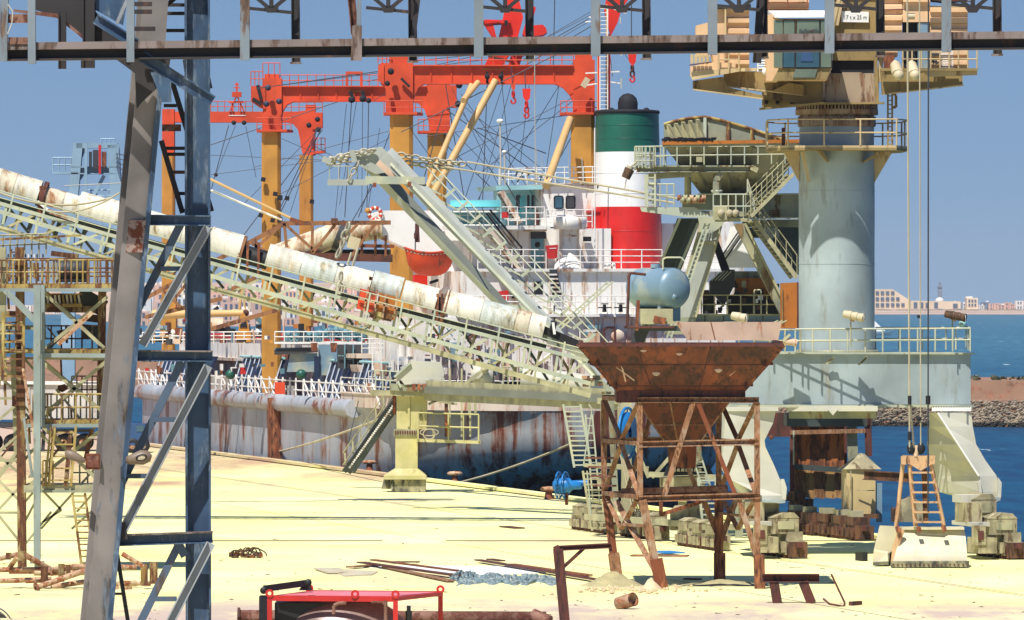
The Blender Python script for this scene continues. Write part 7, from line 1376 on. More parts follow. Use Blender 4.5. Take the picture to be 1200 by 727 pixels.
for i in range(46):
    x = random.uniform(826, 912); y_ = random.uniform(330, 367); w_ = random.uniform(1.5, 6); MB().box(P(x, y_, Yu-random.uniform(-1.2, .6)), (pxm(w_, Yu), .3, pxm(random.uniform(1.5, 8), Yu)), 0).build('machine_part', random.choice(['soot', 'darkgrey', 'darkgreen', 'white', 'bark', 'greygreen', 'soot', 'soot']), t)
rail(t, 'olive', [(822, 368), (914, 368)], 22, 6, Yu-1.9, .025, 2); rail(t, 'palegreen', [(884, 368), (892, 368)], 28, 1, Yu-1.8, .03, 1)
# fence by hopper rim
rail(t, 'olive', [(848, 397), (868, 397)], 19, 4, 222, .03, 2); 
for i in range(3): MB().path([P(900+i*5, 397, 230), P(900+i*5, 388, 230), P(905+i*5, 379, 230), P(912+i*5, 376, 230)], .03).build('bent_handrail', 'olive', t)
# tank
tk = thing('pressure_tank', 'horizontal blue-grey pressure tank above the left rim of the rusty hopper', 'tank', P(771, 362, 252).to_tuple()); Yk = 252
a = P(757, 341, Yk+1.0); b_ = P(784, 335, Yk-1.5); d = (b_-a); l = d.length; d.normalize(); d = V((.62, -.78, .0)).normalized(); c = P(771, 338, Yk); r = pxm(24, Yk); s_ = d.cross(V((0, 0, 1))).normalized(); u_ = s_.cross(d); Lh = .95
prof = [(r*math.sin(a_), -Lh-.45*math.cos(a_)) for a_ in [i*math.pi/16 for i in range(1, 9)]]+[(r*math.sin(a_), Lh-.45*math.cos(a_)) for a_ in [i*math.pi/16 for i in range(8, 16)]]
MB().lathe(c, [(.001, -Lh-.45)]+prof+[(.001, Lh+.45)], 32, ax=(s_, u_, d)).build('tank_shell', 'tank', tk)
MB().lathe(c, [(r*1.004, Lh-.03), (r*1.012, Lh), (r*1.004, Lh+.03)], 32, ax=(s_, u_, d)).build('seam', 'tank', tk); MB().lathe(c-u_*.35+s_*.2, [(.001, Lh+.42), (.14, Lh+.4), (.14, Lh+.32)], 14, ax=(s_, u_, d)).build('end_fitting', 'tank', tk)
MB().tube(c+V((-.1, 0, r)), c+V((-.1, 0, r+.16)), .2, 14).build('manhole', 'tank', tk)
for o_ in (-.7, .7):
    q = c+d*o_; MB().box(q-V((0, 0, r+.12)), (.16, r*1.3, .75), math.atan2(d.y, d.x)).build('saddle', 'tank', tk)
MB().path([P(777, 316, Yk-1), P(777, 304, Yk-1), P(781, 302, Yk-1), P(798, 302, Yk-1), P(802, 306, Yk-1)], .04).build('top_pipe', 'palegreen', tk)
MB().path([P(757, 322, Yk-1.6), P(739, 320, Yk-1.6), P(737, 324, Yk-1.6), P(735, 382, Yk-1.6), P(731, 384, Yk-1.6)], .065).build('brown_pipe', 'rustdark', tk); MB().path([P(734, 384, Yk-1.6), P(790, 384, Yk-1.6)], .05).build('brown_pipe', 'rustdark', tk); bar(tk, 'rustb', 'post', 748, 352, 746, 388, Yk-1, 4, 4)
bar(t, 'olive', 'tank_deck', 750, 371, 788, 371, Yk-.4, 18, 40, kind='box'); bar(t, 'darkgreen', 'tank_beam', 742, 385, 800, 385, Yk-.2, 6, 30); plate(t, 'darkgrey', 'dark_plate', [(744, 388), (762, 386), (752, 404), (738, 404)], Yk, .2); bar(t, 'rustb', 'tank_bracket', 766, 374, 780, 377, Yk-1.2, 8, 3)
bars(t, 'greygreen', 'tank_support', [(786, 330, 745, 412), (755, 380, 747, 470)], Yk+2, 7)
# undercarriage and lower frames (behind the rusty hopper)
for px, py, n in ((846, 646, 3), (775, 634, 3), (716, 626, 3)): bogieset(t, px, py, n, 1.0, 'bogie', True, .8, False)
bogieset(t, 1012, 634, 3, 1.3, 'bogierust', False, .8, True); bogieset(t, 958, 628, 2, 1.1, 'bogierust', False, .8, True)
Yl = 262
for l, mt, w_ in (((734, 470, 734, 612), 'olive', 12), ((716, 470, 722, 600), 'greygreen', 7), ((706, 470, 708, 600), 'olive', 5), ((800, 585, 800, 632), 'padyel', 10), ((866, 560, 866, 640), 'greygreen', 9)): bar(t, mt, 'lower_leg', *l, Yl, w_, w_, kind='H')
bar(t, 'olive', 'sill_beam', 690, 606, 860, 618, Yl+2, 7, 12, Y2=Yl-8); bar(t, 'olive', 'cross_beam', 700, 545, 760, 550, Yl, 6, 8); bar(t, 'olive', 'cross_beam', 760, 556, 850, 560, Yl-1, 6, 8); bars(t, 'olive', 'diagonal_brace', [(764, 560, 790, 530), (790, 530, 830, 560), (735, 500, 760, 560), (700, 560, 724, 600)], Yl-.5, 4)
plate(t, 'olive', 'counterweight', [(724, 478), (748, 478), (748, 520), (724, 520)], Yl+1, 1); plate(t, 'greygreen', 'engine_bay', [(790, 505), (822, 505), (822, 545), (790, 545)], Yl+1, 1); plate(t, 'soot', 'belt_feeder', [(782, 547), (830, 545), (836, 556), (778, 558)], Yl-6, .8); plate(t, 'bogie', 'feeder_box', [(774, 560), (826, 558), (826, 574), (774, 576)], Yl-6, 1.2)
for i in range(7): MB().box(P(790+i*5, 551, Yl-6.2), (.12, .3, .12)).build('feeder_grain', 'cream', t)
plate(t, 'bogie', 'drive_house', [(786, 600), (792, 594), (820, 592), (830, 604), (830, 622), (786, 622)], Yl-4, 1.5); plate(t, 'bogie', 'drive_house', [(826, 604), (840, 606), (846, 614), (846, 624), (828, 624)], Yl-4.5, 1.2); plate(t, 'white', 'white_cover', [(800, 612), (820, 612), (820, 618), (800, 618)], Yl-5, .8)
ladder(t, 'palegreen', 683, 548, 670, 474, Yl+8, 20, 13, r=.05, flat=True); ladder(t, 'olive', 705, 622, 694, 552, Yl+3, 22, 11, r=.05, flat=True); ladder(t, 'palegreen', 699, 590, 690, 486, Yl+5, 8, 12, r=.035); ladder(t, 'palegreen', 836, 640, 828, 560, Yl-9, 20, 12, r=.05, flat=True); ladder(t, 'palegreen', 829, 575, 812, 520, Yl-8, 10, 9, r=.035)
MB().path([P(684, 545, Yl+7), P(694, 480, Yl+7), P(690, 474, Yl+7)], .04).build('handrail', 'palegreen', t); MB().path([P(694, 618, Yl+2), P(688, 552, Yl+2)], .04).build('handrail', 'palegreen', t); MB().path([P(850, 640, Yl-9), P(838, 560, Yl-9)], .03).build('handrail', 'palegreen', t)
bar(t, 'olive', 'landing', 684, 545, 708, 548, Yl+4, 4, 20)
for i in range(6): wirep(t, 'rope', 'cable_run', 724+i*2.5, 520+i*5, 742+i*3, 600, Yl-1, r=.03)
# blue reels
tt = thing('cable_reel', 'blue spoked cable reel standing at the quay edge by the ladder', 'cable reel', P(664, 585, 300).to_tuple()); Yr = 296
for dx in (-3.5, 9.5):
    c = P(657+dx*.6, 569, Yr); ax = (V((.30, .954, 0)), V((0, 0, 1)), V((.954, -.30, 0))); R_ = pxm(16.5, Yr)
    MB().lathe(c, [(R_-.05, -.03), (R_, -.03), (R_, .03), (R_-.05, .03), (R_-.05, -.03)], 28, ax=ax).build('reel_rim', 'reel', tt)
    for k in range(10): a_ = k*math.pi/5; MB().tube(c, c+ax[0]*math.cos(a_)*R_+ax[1]*math.sin(a_)*R_, .03, 5).build('spoke', 'reel', tt)
c = P(660, 569, Yr); MB().lathe(c, [(.001, -.5), (.2, -.48), (.34, -.3), (.36, .3), (.2, .45), (.17, .9), (.001, .9)], 20, ax=ax).build('reel_hub', 'reel', tt); bar(tt, 'rustb', 'reel_stand', 664, 575, 664, 592, Yr, 4, 4); bar(tt, 'reel', 'reel_axle', 662, 567, 690, 566, Yr, 7, 7, kind='tube')
tt = thing('hose_reel', 'tall blue oval hose reel hanging inside the unloader frame behind the hopper', 'hose reel', P(735, 540, Yl-2).to_tuple()); c = P(735, 508, Yl-2); ax = (V((.35, .937, 0)), V((0, 0, 1)), V((.937, -.35, 0))); R_ = pxm(31, Yl)
MB().lathe(c, [(R_-.08, -.05), (R_, -.05), (R_, .05), (R_-.08, .05), (R_-.08, -.05)], 32, ax=ax).build('reel_rim', 'reel', tt); MB().lathe(c, [(.3, -.1), (R_*.8, -.08), (R_*.8, .08), (.3, .1)], 24, ax=ax).build('wound_hose', 'reel', tt)
for k in range(8): a_ = k*math.pi/4; MB().tube(c, c+ax[0]*math.cos(a_)*R_+ax[1]*math.sin(a_)*R_, .03, 5).build('spoke', 'reel', tt)
# right-hand gabled leg tower of the unloader and rusty wall
Yw = 274
def loft(mt, name, secs, par):
    m = MB(); n = len(secs[0]); vs = [q for s_ in secs for q in s_]; fs = [(j*n+i, j*n+(i+1) % n, (j+1)*n+(i+1) % n, (j+1)*n+i) for j in range(len(secs)-1) for i in range(n)]+[tuple(range(n)), tuple(range((len(secs)-1)*n, len(secs)*n))]
    return m.add(vs, fs).build(name, mt, par)
gb = 264
def vbox(px1, px2, px3, y1, y2, mt, name, Yd=gb, back=2.0):  # left flank px1..px2 (receding), face px2..px3
    A_ = P(px2, y2, Yd); B_ = P(px3, y2, Yd+.3); C_ = P(px1, y2, Yd+back); D_ = B_+(C_-A_); A2, B2_, C2, D2 = [q+V((0, 0, pxm(y2-y1, Yd))) for q in (A_, B_, C_, D_)]
    MB().hexa([A_, B_, D_, C_, A2, B2_, D2, C2]).build(name, mt, un); return A2, B2_, C2, D2
A2, B2_, C2, D2 = vbox(986, 992, 1026, 550, 603, 'legbox', 'leg_box', gb, 1.6)
ap = P(1010, 531, gb+.8); MB().add([A2+V((-.1, -.1, 0)), B2_+V((.25, -.1, 0)), D2+V((.25, .1, 0)), C2+V((-.15, .1, 0)), P(1008, 531, gb+.5), P(1013, 532, gb+1.5)], [(0, 1, 5, 4), (1, 2, 5), (2, 3, 4, 5), (3, 0, 4), (0, 3, 2, 1)]).build('leg_box_roof', 'bogie', un)
bar(un, 'bogie', 'box_seam', 1004, 575, 1025, 575, gb-.1, 1, 1); bar(un, 'bogie', 'box_seam', 997, 552, 997, 602, gb-.1, 1.2, 1)
bar(un, 'bogierust', 'tie_beam', 1013, 557, 1070, 560, gb-.5, 11, 8, kind='I', Y2=gb-2); bar(un, 'tank', 'tie_column', 1030, 566, 1030, 612, gb+.6, 7, 8); bar(un, 'bogierust', 'foot_beam', 984, 605, 1030, 605, gb, 5, 14)
plate(un, 'bogie', 'spare_bogie', [(1054, 588), (1068, 582), (1082, 590), (1082, 612), (1054, 612)], 262, 1.2); plate(un, 'bogierust', 'spare_bogie', [(1046, 596), (1054, 596), (1054, 612), (1046, 612)], 262, 1.2)
# rusty wall hung under the unloader
for i in range(8): x = 930+i*7.4; plate(un, 'rustpanel', 'rust_panel', [(x, 497), (x+7.5, 497), (x+7.5, 548+i*.6), (x, 548+i*.4)], Yw+.04*(i % 2), .15)
for i in range(5): x = 930+i*12; plate(un, 'rustpanel2', 'wall_panel', [(x, 549), (x+12.2, 550), (x+12.2, 585), (x, 583)], Yw+.04*(i % 2), .12)
bar(un, 'darkgreen', 'wall_rail', 928, 547, 990, 551, Yw-.3, 6, 8); bar(un, 'rustdark', 'wall_top', 926, 493, 1018, 493, Yw-.4, 10, 10); bar(un, 'rustframe', 'wall_rail', 926, 507, 1014, 505, Yw-.5, 5, 6); bar(un, 'rustdark', 'wall_post', 928, 495, 928, 600, Yw-.4, 5, 5); bar(un, 'rustdark', 'wall_post', 1017, 487, 1018, 535, Yw-.4, 8, 5); bar(un, 'greygreen', 'wall_post', 998, 500, 1000, 545, Yw-.2, 12, 5); bar(un, 'rustdark', 'wall_post', 990, 495, 990, 545, Yw+1, 5, 5)
bars(un, 'palegreen', 'grab_rail', [(930, 505, 930, 545)], Yw-.8, 1.5); plate(un, 'rustdark', 'rust_shade_wall', [(896, 484), (932, 484), (932, 512), (896, 512)], Yw+3, .4); plate(un, 'darkgreen', 'shaded_beam', [(922, 486), (1016, 486), (1016, 500), (922, 500)], Yw-6, 3)  # upper rust wall added dark, standing in for shade under the unloader
for i in range(10): random.seed(90+i); MB().box(P(random.uniform(928, 948), random.uniform(580, 600), Yw-2), (random.uniform(.2, .6), .5, random.uniform(.2, .6)), random.random()).build('rusty_fitting', 'bogierust', un)
# ------------------------------------------------------------------ harbour crane
Yk = 242
cr = thing('harbour_crane', 'huge blue-grey and tan harbour crane with column, cab and portal at the right', 'crane', (P(1003, 655, Yk).x, Yk+3, 0)); t = cr
# portal box
xL, xR = 866, 1137.5
def CP(px, py, b_=0): return P(px, py, Yk+(px-866)*.0085)+BK*b_
a, b_ = CP(xL, 474), CP(xR, 474); A_ = [a, b_, b_+BK*5, a+BK*5]; hgt = V((0, 0, pxm(59, Yk)))
MB().hexa(A_+[q+hgt for q in A_]).build('portal_box', 'crane', t)
MB().hexa([q+(q-(a+b_+BK*5)/2-BK*0)*.0+V((0, 0, pxm(59, Yk))) for q in [A_[0]-VV*.05+UU*.18, A_[1]+VV*.1+UU*.18, A_[2]+VV*.1, A_[3]]]+[q+V((0, 0, pxm(61, Yk))) for q in [A_[0]-VV*.05+UU*.18, A_[1]+VV*.1+UU*.18, A_[2]+VV*.1, A_[3]]]).build('deck_edge', 'palegreen', t)
MB().hexa([q-V((0, 0, .12)) for q in [A_[0]-VV*.05+UU*.12, A_[1]+VV*.1+UU*.12, A_[2]+VV*.1, A_[3]]]+[q-V((0, 0, .01)) for q in [A_[0]-VV*.05+UU*.12, A_[1]+VV*.1+UU*.12, A_[2]+VV*.1, A_[3]]]).build('bottom_flange', 'palegreen', t)
bar(t, 'craneleg', 'under_beam', 922, 479, 1028, 479, Yk+.8, 6, 20); bar(t, 'greygreen', 'under_beam', 925, 486, 1026, 486, Yk+1.6, 9, 30); plate(t, 'craneleg', 'lug', [(970, 480), (982, 480), (976, 487)], Yk+.3, .2)
for x1, x2, y1, y2 in ((970, 974, 424, 420), (1009, 1016, 426, 419), (968, 978, 427, 419), (1006, 1016, 428, 418)): bar(t, 'olive', 'deck_bracket', x1, y1, x2, y2, Yk+.6, 2, 3)
bar(t, 'white', 'bolt_strip', 1092, 479.5, 1138, 479.5, Yk+1.9, 5, 6)
for x in range(1094, 1138, 3): MB().box(P(x, 477, Yk+1.6), (.05, .08, .06)).build('bolt', 'olive', t)
bar(t, 'craneleg', 'bolt_strip', 850, 479.5, 912, 479.5, Yk-.35, 5, 6)
rail(t, 'palegreen', [(932, 413), (1137, 412)], 27, 10, Yk-.1, .035, 2); rail(t, 'palegreen', [(1137, 412), (1132, 409)], 27, 2, [Yk+2.4, Yk+7], .03, 2); rail(t, 'palegreen', [(1026, 410), (1136, 410)], 26, 4, Yk+5, .03, 2)
rail(t, 'olive', [(884, 412), (938, 413)], 26, 3, Yk-.1, .035, 2)
# legs
def legloft(rows, dn=(1.7, 2.4)):
    secs = []
    for y_, a_, b__, c_ in rows: # left-back, front-left, front-right columns
        secs.append([P(b__, y_, Yk+1.2), P(c_, y_, Yk+1.5), P(c_, y_, Yk+1.5)+V((-.5, 3.2, 0)), P(a_, y_, Yk+3.4)])
    return secs
R = [(484, 1089, 1099, 1138), (500, 1089, 1108, 1140), (521, 1086, 1124, 1144), (540, 1091, 1136, 1155), (558, 1096, 1147, 1168), (577, 1101, 1149, 1172), (583, 1124, 1151, 1171), (588, 1128, 1152, 1171)]
loft('craneleg', 'leg', legloft(R), t); 
MB().prof(P(1099, 484, Yk+1.15), P(1147, 558, Yk+1.15), .06, .08).build('leg_edge', 'white', t)
bar(t, 'crane', 'leg_shoe', 1151, 583, 1172, 585, Yk+1.0, 4, 10); plate(t, 'craneleg', 'pivot_cheek', [(1146, 566), (1149, 562), (1151, 580), (1148, 586)], Yk+.9, .5); plate(t, 'craneleg', 'pivot_cheek', [(1170, 560), (1174, 566), (1173, 584), (1169, 584)], Yk+1.1, .5)
Lr = [(478, 846, 850, 910), (496, 846, 850, 906), (516, 845, 848, 896), (524, 845, 848, 897), (545, 843, 846, 907), (562, 852, 856, 914), (581, 872, 893, 919), (590, 880, 894, 919)]
secs = []
for y_, a_, b__, c_ in Lr: secs.append([P(b__, y_, Yk-.4), P(c_, y_, Yk-.2), P(c_, y_, Yk-.2)+V((-1.0, 3.0, 0)), P(a_, y_, Yk+2.6)])
loft('craneleg', 'leg', secs, t); plate(t, 'craneleg', 'pivot_cheek', [(915, 562), (919, 562), (922, 572), (921, 586), (916, 586)], Yk-.6, .5); bar(t, 'crane', 'leg_shoe', 893, 587, 920, 588, Yk-.5, 3, 10)
MB().ball(P(904, 513, Yk-.4), .09, 8, 5).build('eye_bolt', 'rustdark', t)
# bogies under both near legs
def carr(px, py, Yd):
    """stacked carriages below a leg foot: lower and upper gabled housings over wheel frames"""
    bogieset(t, px+22, py, 2, 1.2, 'bogie', False, .85)
    g0 = G(px+22, py); B = -UU
    gable(t, 'bogie', g0-VV*.35+B*.35+V((0, 0, .95)), 1.05, 1.5, .62, .32); gable(t, 'bogie', g0-VV*.75+B*1.6+V((0, 0, 1.55)), 1.0, 1.7, .72, .3)
    MB().box(g0-VV*1.15+B*.6+V((0, 0, .55)), (.75, 1.4, .6), YAW).build('side_frame', 'bogie', t); MB().box(g0-VV*1.45+B*.1+V((0, 0, .95)), (.42, .5, .75), YAW).build('gear_case', 'bogie', t); MB().box(g0-VV*1.45-B*.17+V((0, 0, .95)), (.22, .04, .35), YAW).build('case_opening', 'rustdark', t)
    MB().box(g0-VV*.9+B*1.7+V((0, 0, 1.35)), (1.5, 2.4, .16), YAW).build('equaliser_beam', 'craneleg', t); MB().box(g0-VV*1.35+B*1.7+V((0, 0, 1.8)), (.62, 1.5, .75), YAW).build('equaliser_beam', 'bogie', t)
    MB().box(g0-VV*1.2+B*2.2+V((0, 0, 2.3)), (.95, 1.1, .3), YAW).build('swivel', 'craneleg', t)
    for a_, z_ in ((-1.2, .45), (-.9, .45), (-.5, .45), (-.1, .45)): MB().box(g0+VV*a_+B*.2+V((0, 0, z_)), (.2, .2, .42), YAW).build('axle_box', 'bogie', t)
carr(912, 655, 241.5); carr(1168, 656, 243.5)
MB().lathe(P(884, 628, Yk), [(.001, 0), (.26, 0), (.26, .3), (.001, .3)], 14, ax=(V((1, 0, 0)), V((0, 0, 1)), V((0, 1, 0)))).build('motor', 'bogie', t)
# column
cc = P(980.5, 412, Yk+3.0); cc.z = 0; Yq = cc.y
def cz(py): return H-(py-HY)/F*Yq
rc = pxm(44.5, Yq)
zs = [cz(412-i*12) for i in range(21)]
MB().lathe(cc, [(rc+.004*math.sin(z*2), z) for z in zs], 56).build('column', 'crane', t)
MB().lathe(cc, [(rc*1.1, cz(413)), (rc*1.1, cz(410)), (rc, cz(410))], 48).build('column_foot', 'greygreen', t)
MB().lathe(cc, [(rc, cz(173)), (rc*.985, cz(172)), (rc*.985, cz(146))], 48).build('upper_column', 'crane', t)
MB().lathe(cc, [(rc*1.0, cz(149)), (rc*1.03, cz(148)), (rc*1.03, cz(137)), (rc*.98, cz(137)), (rc*.98, cz(135)), (rc*1.09, cz(135)), (rc*1.09, cz(129))], 56).build('slew_collar', 'collar', t)
MB().lathe(cc, [(rc*1.06, cz(130)), (rc*.96, cz(121)), (rc*.9, cz(121))], 56).build('slew_ring', 'bark', t)
t0 = None
for i in range(72):
    a_ = 2*math.pi*i/72; q = cc+V((math.cos(a_)*rc*1.03, math.sin(a_)*rc*1.03, (cz(131)+cz(122))/2)); m = MB().box(q, (.14, .055, cz(122)-cz(131)), a_); m.build('ring_tooth', 'collar', t)
MB().box(cc+V((0, 0, cz(258)))-V((0, rc-.0, 0)), (.01, .01, .01)) 
for z_ in (cz(310), cz(225)): MB().lathe(cc, [(rc*1.0005+.006, z_), (rc*1.0005+.01, z_+.015), (rc*1.0005+.006, z_+.03)], 56).build('weld_seam', 'crane', t)
# octagonal platform
zp = cz(175.5); pr = [(898, -1.2), (920, -2.6), (1046, -2.6), (1062, -1.0), (1060, 1.8), (1040, 3.2), (924, 3.2), (900, 1.6)]
pts = [V((P(x, 0, Yq).x, Yq+dy, zp)) for x, dy in pr]; MB().prism(pts, (0, 0, .1)).build('platform', 'cranetan', t)
MB().prism([V((p_.x, p_.y-.02, zp-.09)) for p_ in pts], (0, 0, .1)).build('platform_edge', 'craneol', t)
m = MB()
for z_ in (.5, 1.02):
    for p_, q in zip(pts, pts[1:]+pts[:1]): m.tube(p_+V((0, 0, .1+z_)), q+V((0, 0, .1+z_)), .033, 6)
ro = m.build('railing', 'cranetan', t); p0 = None
for p_, q in zip(pts, pts[1:]+pts[:1]):
    n = max(1, int((q-p_).length/1.3))
    for i in range(n):
        w0_ = p_.lerp(q, i/n)+V((0, 0, .1))
        if p0 is None: p0 = MB().tube(w0_, w0_+V((0, 0, 1.02)), .038, 6).build('railing_post', 'cranetan', ro); q0 = w0_
        else: again(p0, w0_-q0, ro)
for x1, x2, x3, y2 in ((918, 940, 936, 213), (1040, 1024, 1026, 214)): 
    plate(t, 'cranetan', 'gusset', [(x1, 178), (x2, 178), (x3, y2)] if x1 < 1000 else [(x1+6, 178), (x2, 178), (x3-1, y2)], Yq-.3, .12)
plate(t, 'cranetan', 'gusset', [(939, 178), (943, 178), (950, 213), (946, 213)], Yq-rc-.1, .3); plate(t, 'craneol', 'gusset', [(958, 177), (964, 177), (972, 189), (970, 190)], Yq-rc-.8, .8); plate(t, 'craneol', 'gusset', [(1026, 181), (1012, 189), (1012, 191), (1030, 183)], Yq-rc-.4, .8)
bar(t, 'rustdark', 'dark_post', 918, 150, 918, 172, Yq-2, 4); ladder(t, 'craneol', 1043, 172, 1043, 110, Yq-1.5, 5, 12, r=.035); MB().path([P(1047, 110, Yq-1.5), P(1050, 112, Yq-1.5), P(1050, 126, Yq-1.5), P(1046, 126, Yq-1.5)], .06).build('bent_pipe', 'craneol', t)
# slewing superstructure
MB().lathe(cc, [(rc*.9, cz(121)), (rc*.9, cz(119))], 40).build('slew_bearing', 'collar', t)
plate(t, 'collar', 'slew_drum', [(967, 121), (1030, 121), (1030, 86), (967, 86)], Yq-rc-.2, 3); 
MB().lathe(cc+V((.55, 0, 0)), [(rc*.72, cz(121)), (rc*.72, cz(86))], 40).build('slew_skirt', 'collar', t)
plate(t, 'soot', 'dark_slot', [(974, 71), (1024, 71), (1024, 86), (974, 86)], Yq-1.0, .5); bar(t, 'craneol', 'curved_rib', 1026, 68, 1028, 121, Yq-rc-.4, 4, 8); bar(t, 'cranetan', 'curved_rib', 1033, 68, 1030, 96, Yq-rc-.3, 5, 8); bar(t, 'craneol', 'drum_edge', 962, 95, 962, 121, Yq-rc-.3, 5, 8); bar(t, 'craneol', 'drum_flange', 930, 122, 1036, 121, Yq-rc-.4, 2.2, 12)
plate(t, 'craneol', 'machine_front', [(974, -20), (1032, -20), (1030, 71), (976, 71)], Yq-1.2, .4)
bar(t, 'cranetan', 'stay_tube', 984, -5, 975, 30, Yq-1.5, 4); bar(t, 'cranetan', 'stay_tube', 988, -5, 981, 30, Yq-1.5, 3)
sg = plate(t, 'white', 'sign_board', [(986, 13), (1018, 14), (1018, 26.5), (986, 26)], Yq-1.35, .06)
# sign lettering
fc_ = bpy.data.curves.new('sign_lettering', 'FONT'); fc_.body = '17 t x 25 m'; fc_.size = .22; fc_.extrude = .004
fo = bpy.data.objects.new('tmp', fc_); COL.objects.link(fo); dg = bpy.context.evaluated_depsgraph_get(); me = bpy.data.meshes.new_from_object(fo.evaluated_get(dg)); bpy.data.objects.remove(fo)
me.name = 'sign_lettering'; wmax = max(v.co.x for v in me.vertices); kx_ = pxm(27, Yq)/wmax; b0 = P(988.5, 22.8, Yq-1.356)-ORG[sg.name]
for v in me.vertices: v.co = V((b0.x+v.co.x*kx_, b0.y-v.co.z, b0.z+v.co.y*1.05))
me.materials.clear(); me.materials.append(M['soot']); o = bpy.data.objects.new('sign_lettering', me); COL.objects.link(o); o.parent = sg; reg(o, ORG[sg.name])
# left deck wing
plate(t, 'cranetan', 'deck_fascia', [(809, 84), (811, 94), (866, 84), (894, 83), (894, 80), (862, 80)], Yq-3.0, .15)
plate(t, 'craneol', 'deck_underside', [(812, 95), (847, 90), (852, 102), (894, 112), (894, 116), (870, 112), (812, 105)], Yq-2.6, .3)
plate(t, 'craneol', 'deck_web', [(848, 84), (905, 84), (962, 95), (962, 121), (940, 121), (894, 116), (894, 108), (848, 101)], Yq-2.0, .3); bar(t, 'cranetan', 'deck_rib', 848, 101, 942, 112, Yq-2.2, 1.6, 6); bar(t, 'cranetan', 'deck_rib', 812, 105, 894, 116, Yq-2.9, 1.5, 6); bar(t, 'cranetan', 'deck_rib', 848, 92, 848, 101, Yq-2.3, 2, 4); bar(t, 'craneol', 'deck_rib', 890, 128, 966, 121, Yq-2.4, 2.2, 20); bar(t, 'craneol', 'deck_rib', 894, 128, 894, 108, Yq-2.4, 2, 4)
plate(t, 'craneol', 'lower_web', [(894, 112), (962, 112), (962, 121), (894, 127)], Yq-1.6, .2)
for x in (898, 911, 928): MB().tube(P(x, 120, Yq-1.8), P(x, 120, Yq-1.6), .08, 12).build('web_hole', 'soot', t)
plate(t, 'craneol', 'tapered_foot', [(904, 107), (925, 97), (942, 100), (942, 112)], Yq-2.3, .3)
# louvred side guards at the left end
for i in range(5): plate(t, 'cranetan', 'guard_slat', [(809+i*4.6, 64), (812.6+i*4.6, 64), (812.8+i*4.6, 74), (809.3+i*4.6, 76)], Yq-3.2, .06)
bar(t, 'rustdark', 'guard_frame', 808, 76.5, 834, 73, Yq-3.2, 1.2, 2); plate(t, 'housetan', 'guard_skirt', [(809, 78), (834, 73), (862, 74), (862, 82), (809, 90)], Yq-2.9, .3); rail(t, 'cranetan', [(842, 84), (866, 84)], 28, 2, Yq-3.1, .03, 2)
for i in range(7): bar(t, 'white', 'louvre', 888, 62+i*3, 898, 62+i*3, Yq-3.1, 1.3, 2)
bar(t, 'white', 'louvre_frame', 888, 60, 888, 84, Yq-3.1, 1.2, 2); MB().ball(P(897, 84, Yq-3.2), .14, 8, 5).build('deck_lamp', 'white', t)
# corrugated houses: each fold its own strip
def house(px1, px2, y1, y2, Yd, dep, lab=None, fold=12.5):
    m = plate(t, 'housetan', 'machine_house', [(px1, y1), (px2, y1), (px2, y2), (px1, y2)], Yd+.21, dep); y_ = y1; k = 0
    while y_ < y2-1:
        e = min(y_+fold, y2); h_ = (e-y_)
        mt_ = 'housetan'
        z1, z2, z3 = y_, y_+h_*.45, y_+h_*.55; x1, x2 = px1, px2
        MB().add([P(x1, y_, Yd+.17), P(x2, y_, Yd+.17), P(x2, y_+h_*.12, Yd), P(x1, y_+h_*.12, Yd), P(x2, y_+h_*.5, Yd), P(x1, y_+h_*.5, Yd), P(x2, y_+h_*.62, Yd+.17), P(x1, y_+h_*.62, Yd+.17), P(x2, e, Yd+.17), P(x1, e, Yd+.17)], [(0, 1, 2, 3), (3, 2, 4, 5), (5, 4, 6, 7), (7, 6, 8, 9)]).build('wall_fold', mt_, m); y_ += fold
    return m
house(850, 878, 8, 80, Yq-2.6, 3); plate(t, 'housetan', 'house_corner', [(832, 10), (850, 8), (850, 78), (838, 82), (834, 60)], Yq-2.5, 2); plate(t, 'soot', 'roof_edge', [(832, 7), (880, 5), (880, 9), (832, 11)], Yq-2.8, 3); bar(t, 'cranetan', 'corner_trim', 850, 8, 850, 84, Yq-2.75, 2, 2)
plate(t, 'housetan', 'house_corner', [(816, 30), (832, 26), (832, 66), (816, 66)], Yq-2.4, 1.5)
house(893, 948, -16, 10, Yq-2, 3); bar(t, 'rustb', 'roof_rail', 893, 12, 948, 12, Yq-2.2, 1.5); rail(t, 'rustb', [(900, 10), (946, 10)], 14, 2, Yq-2.4, .025, 2)
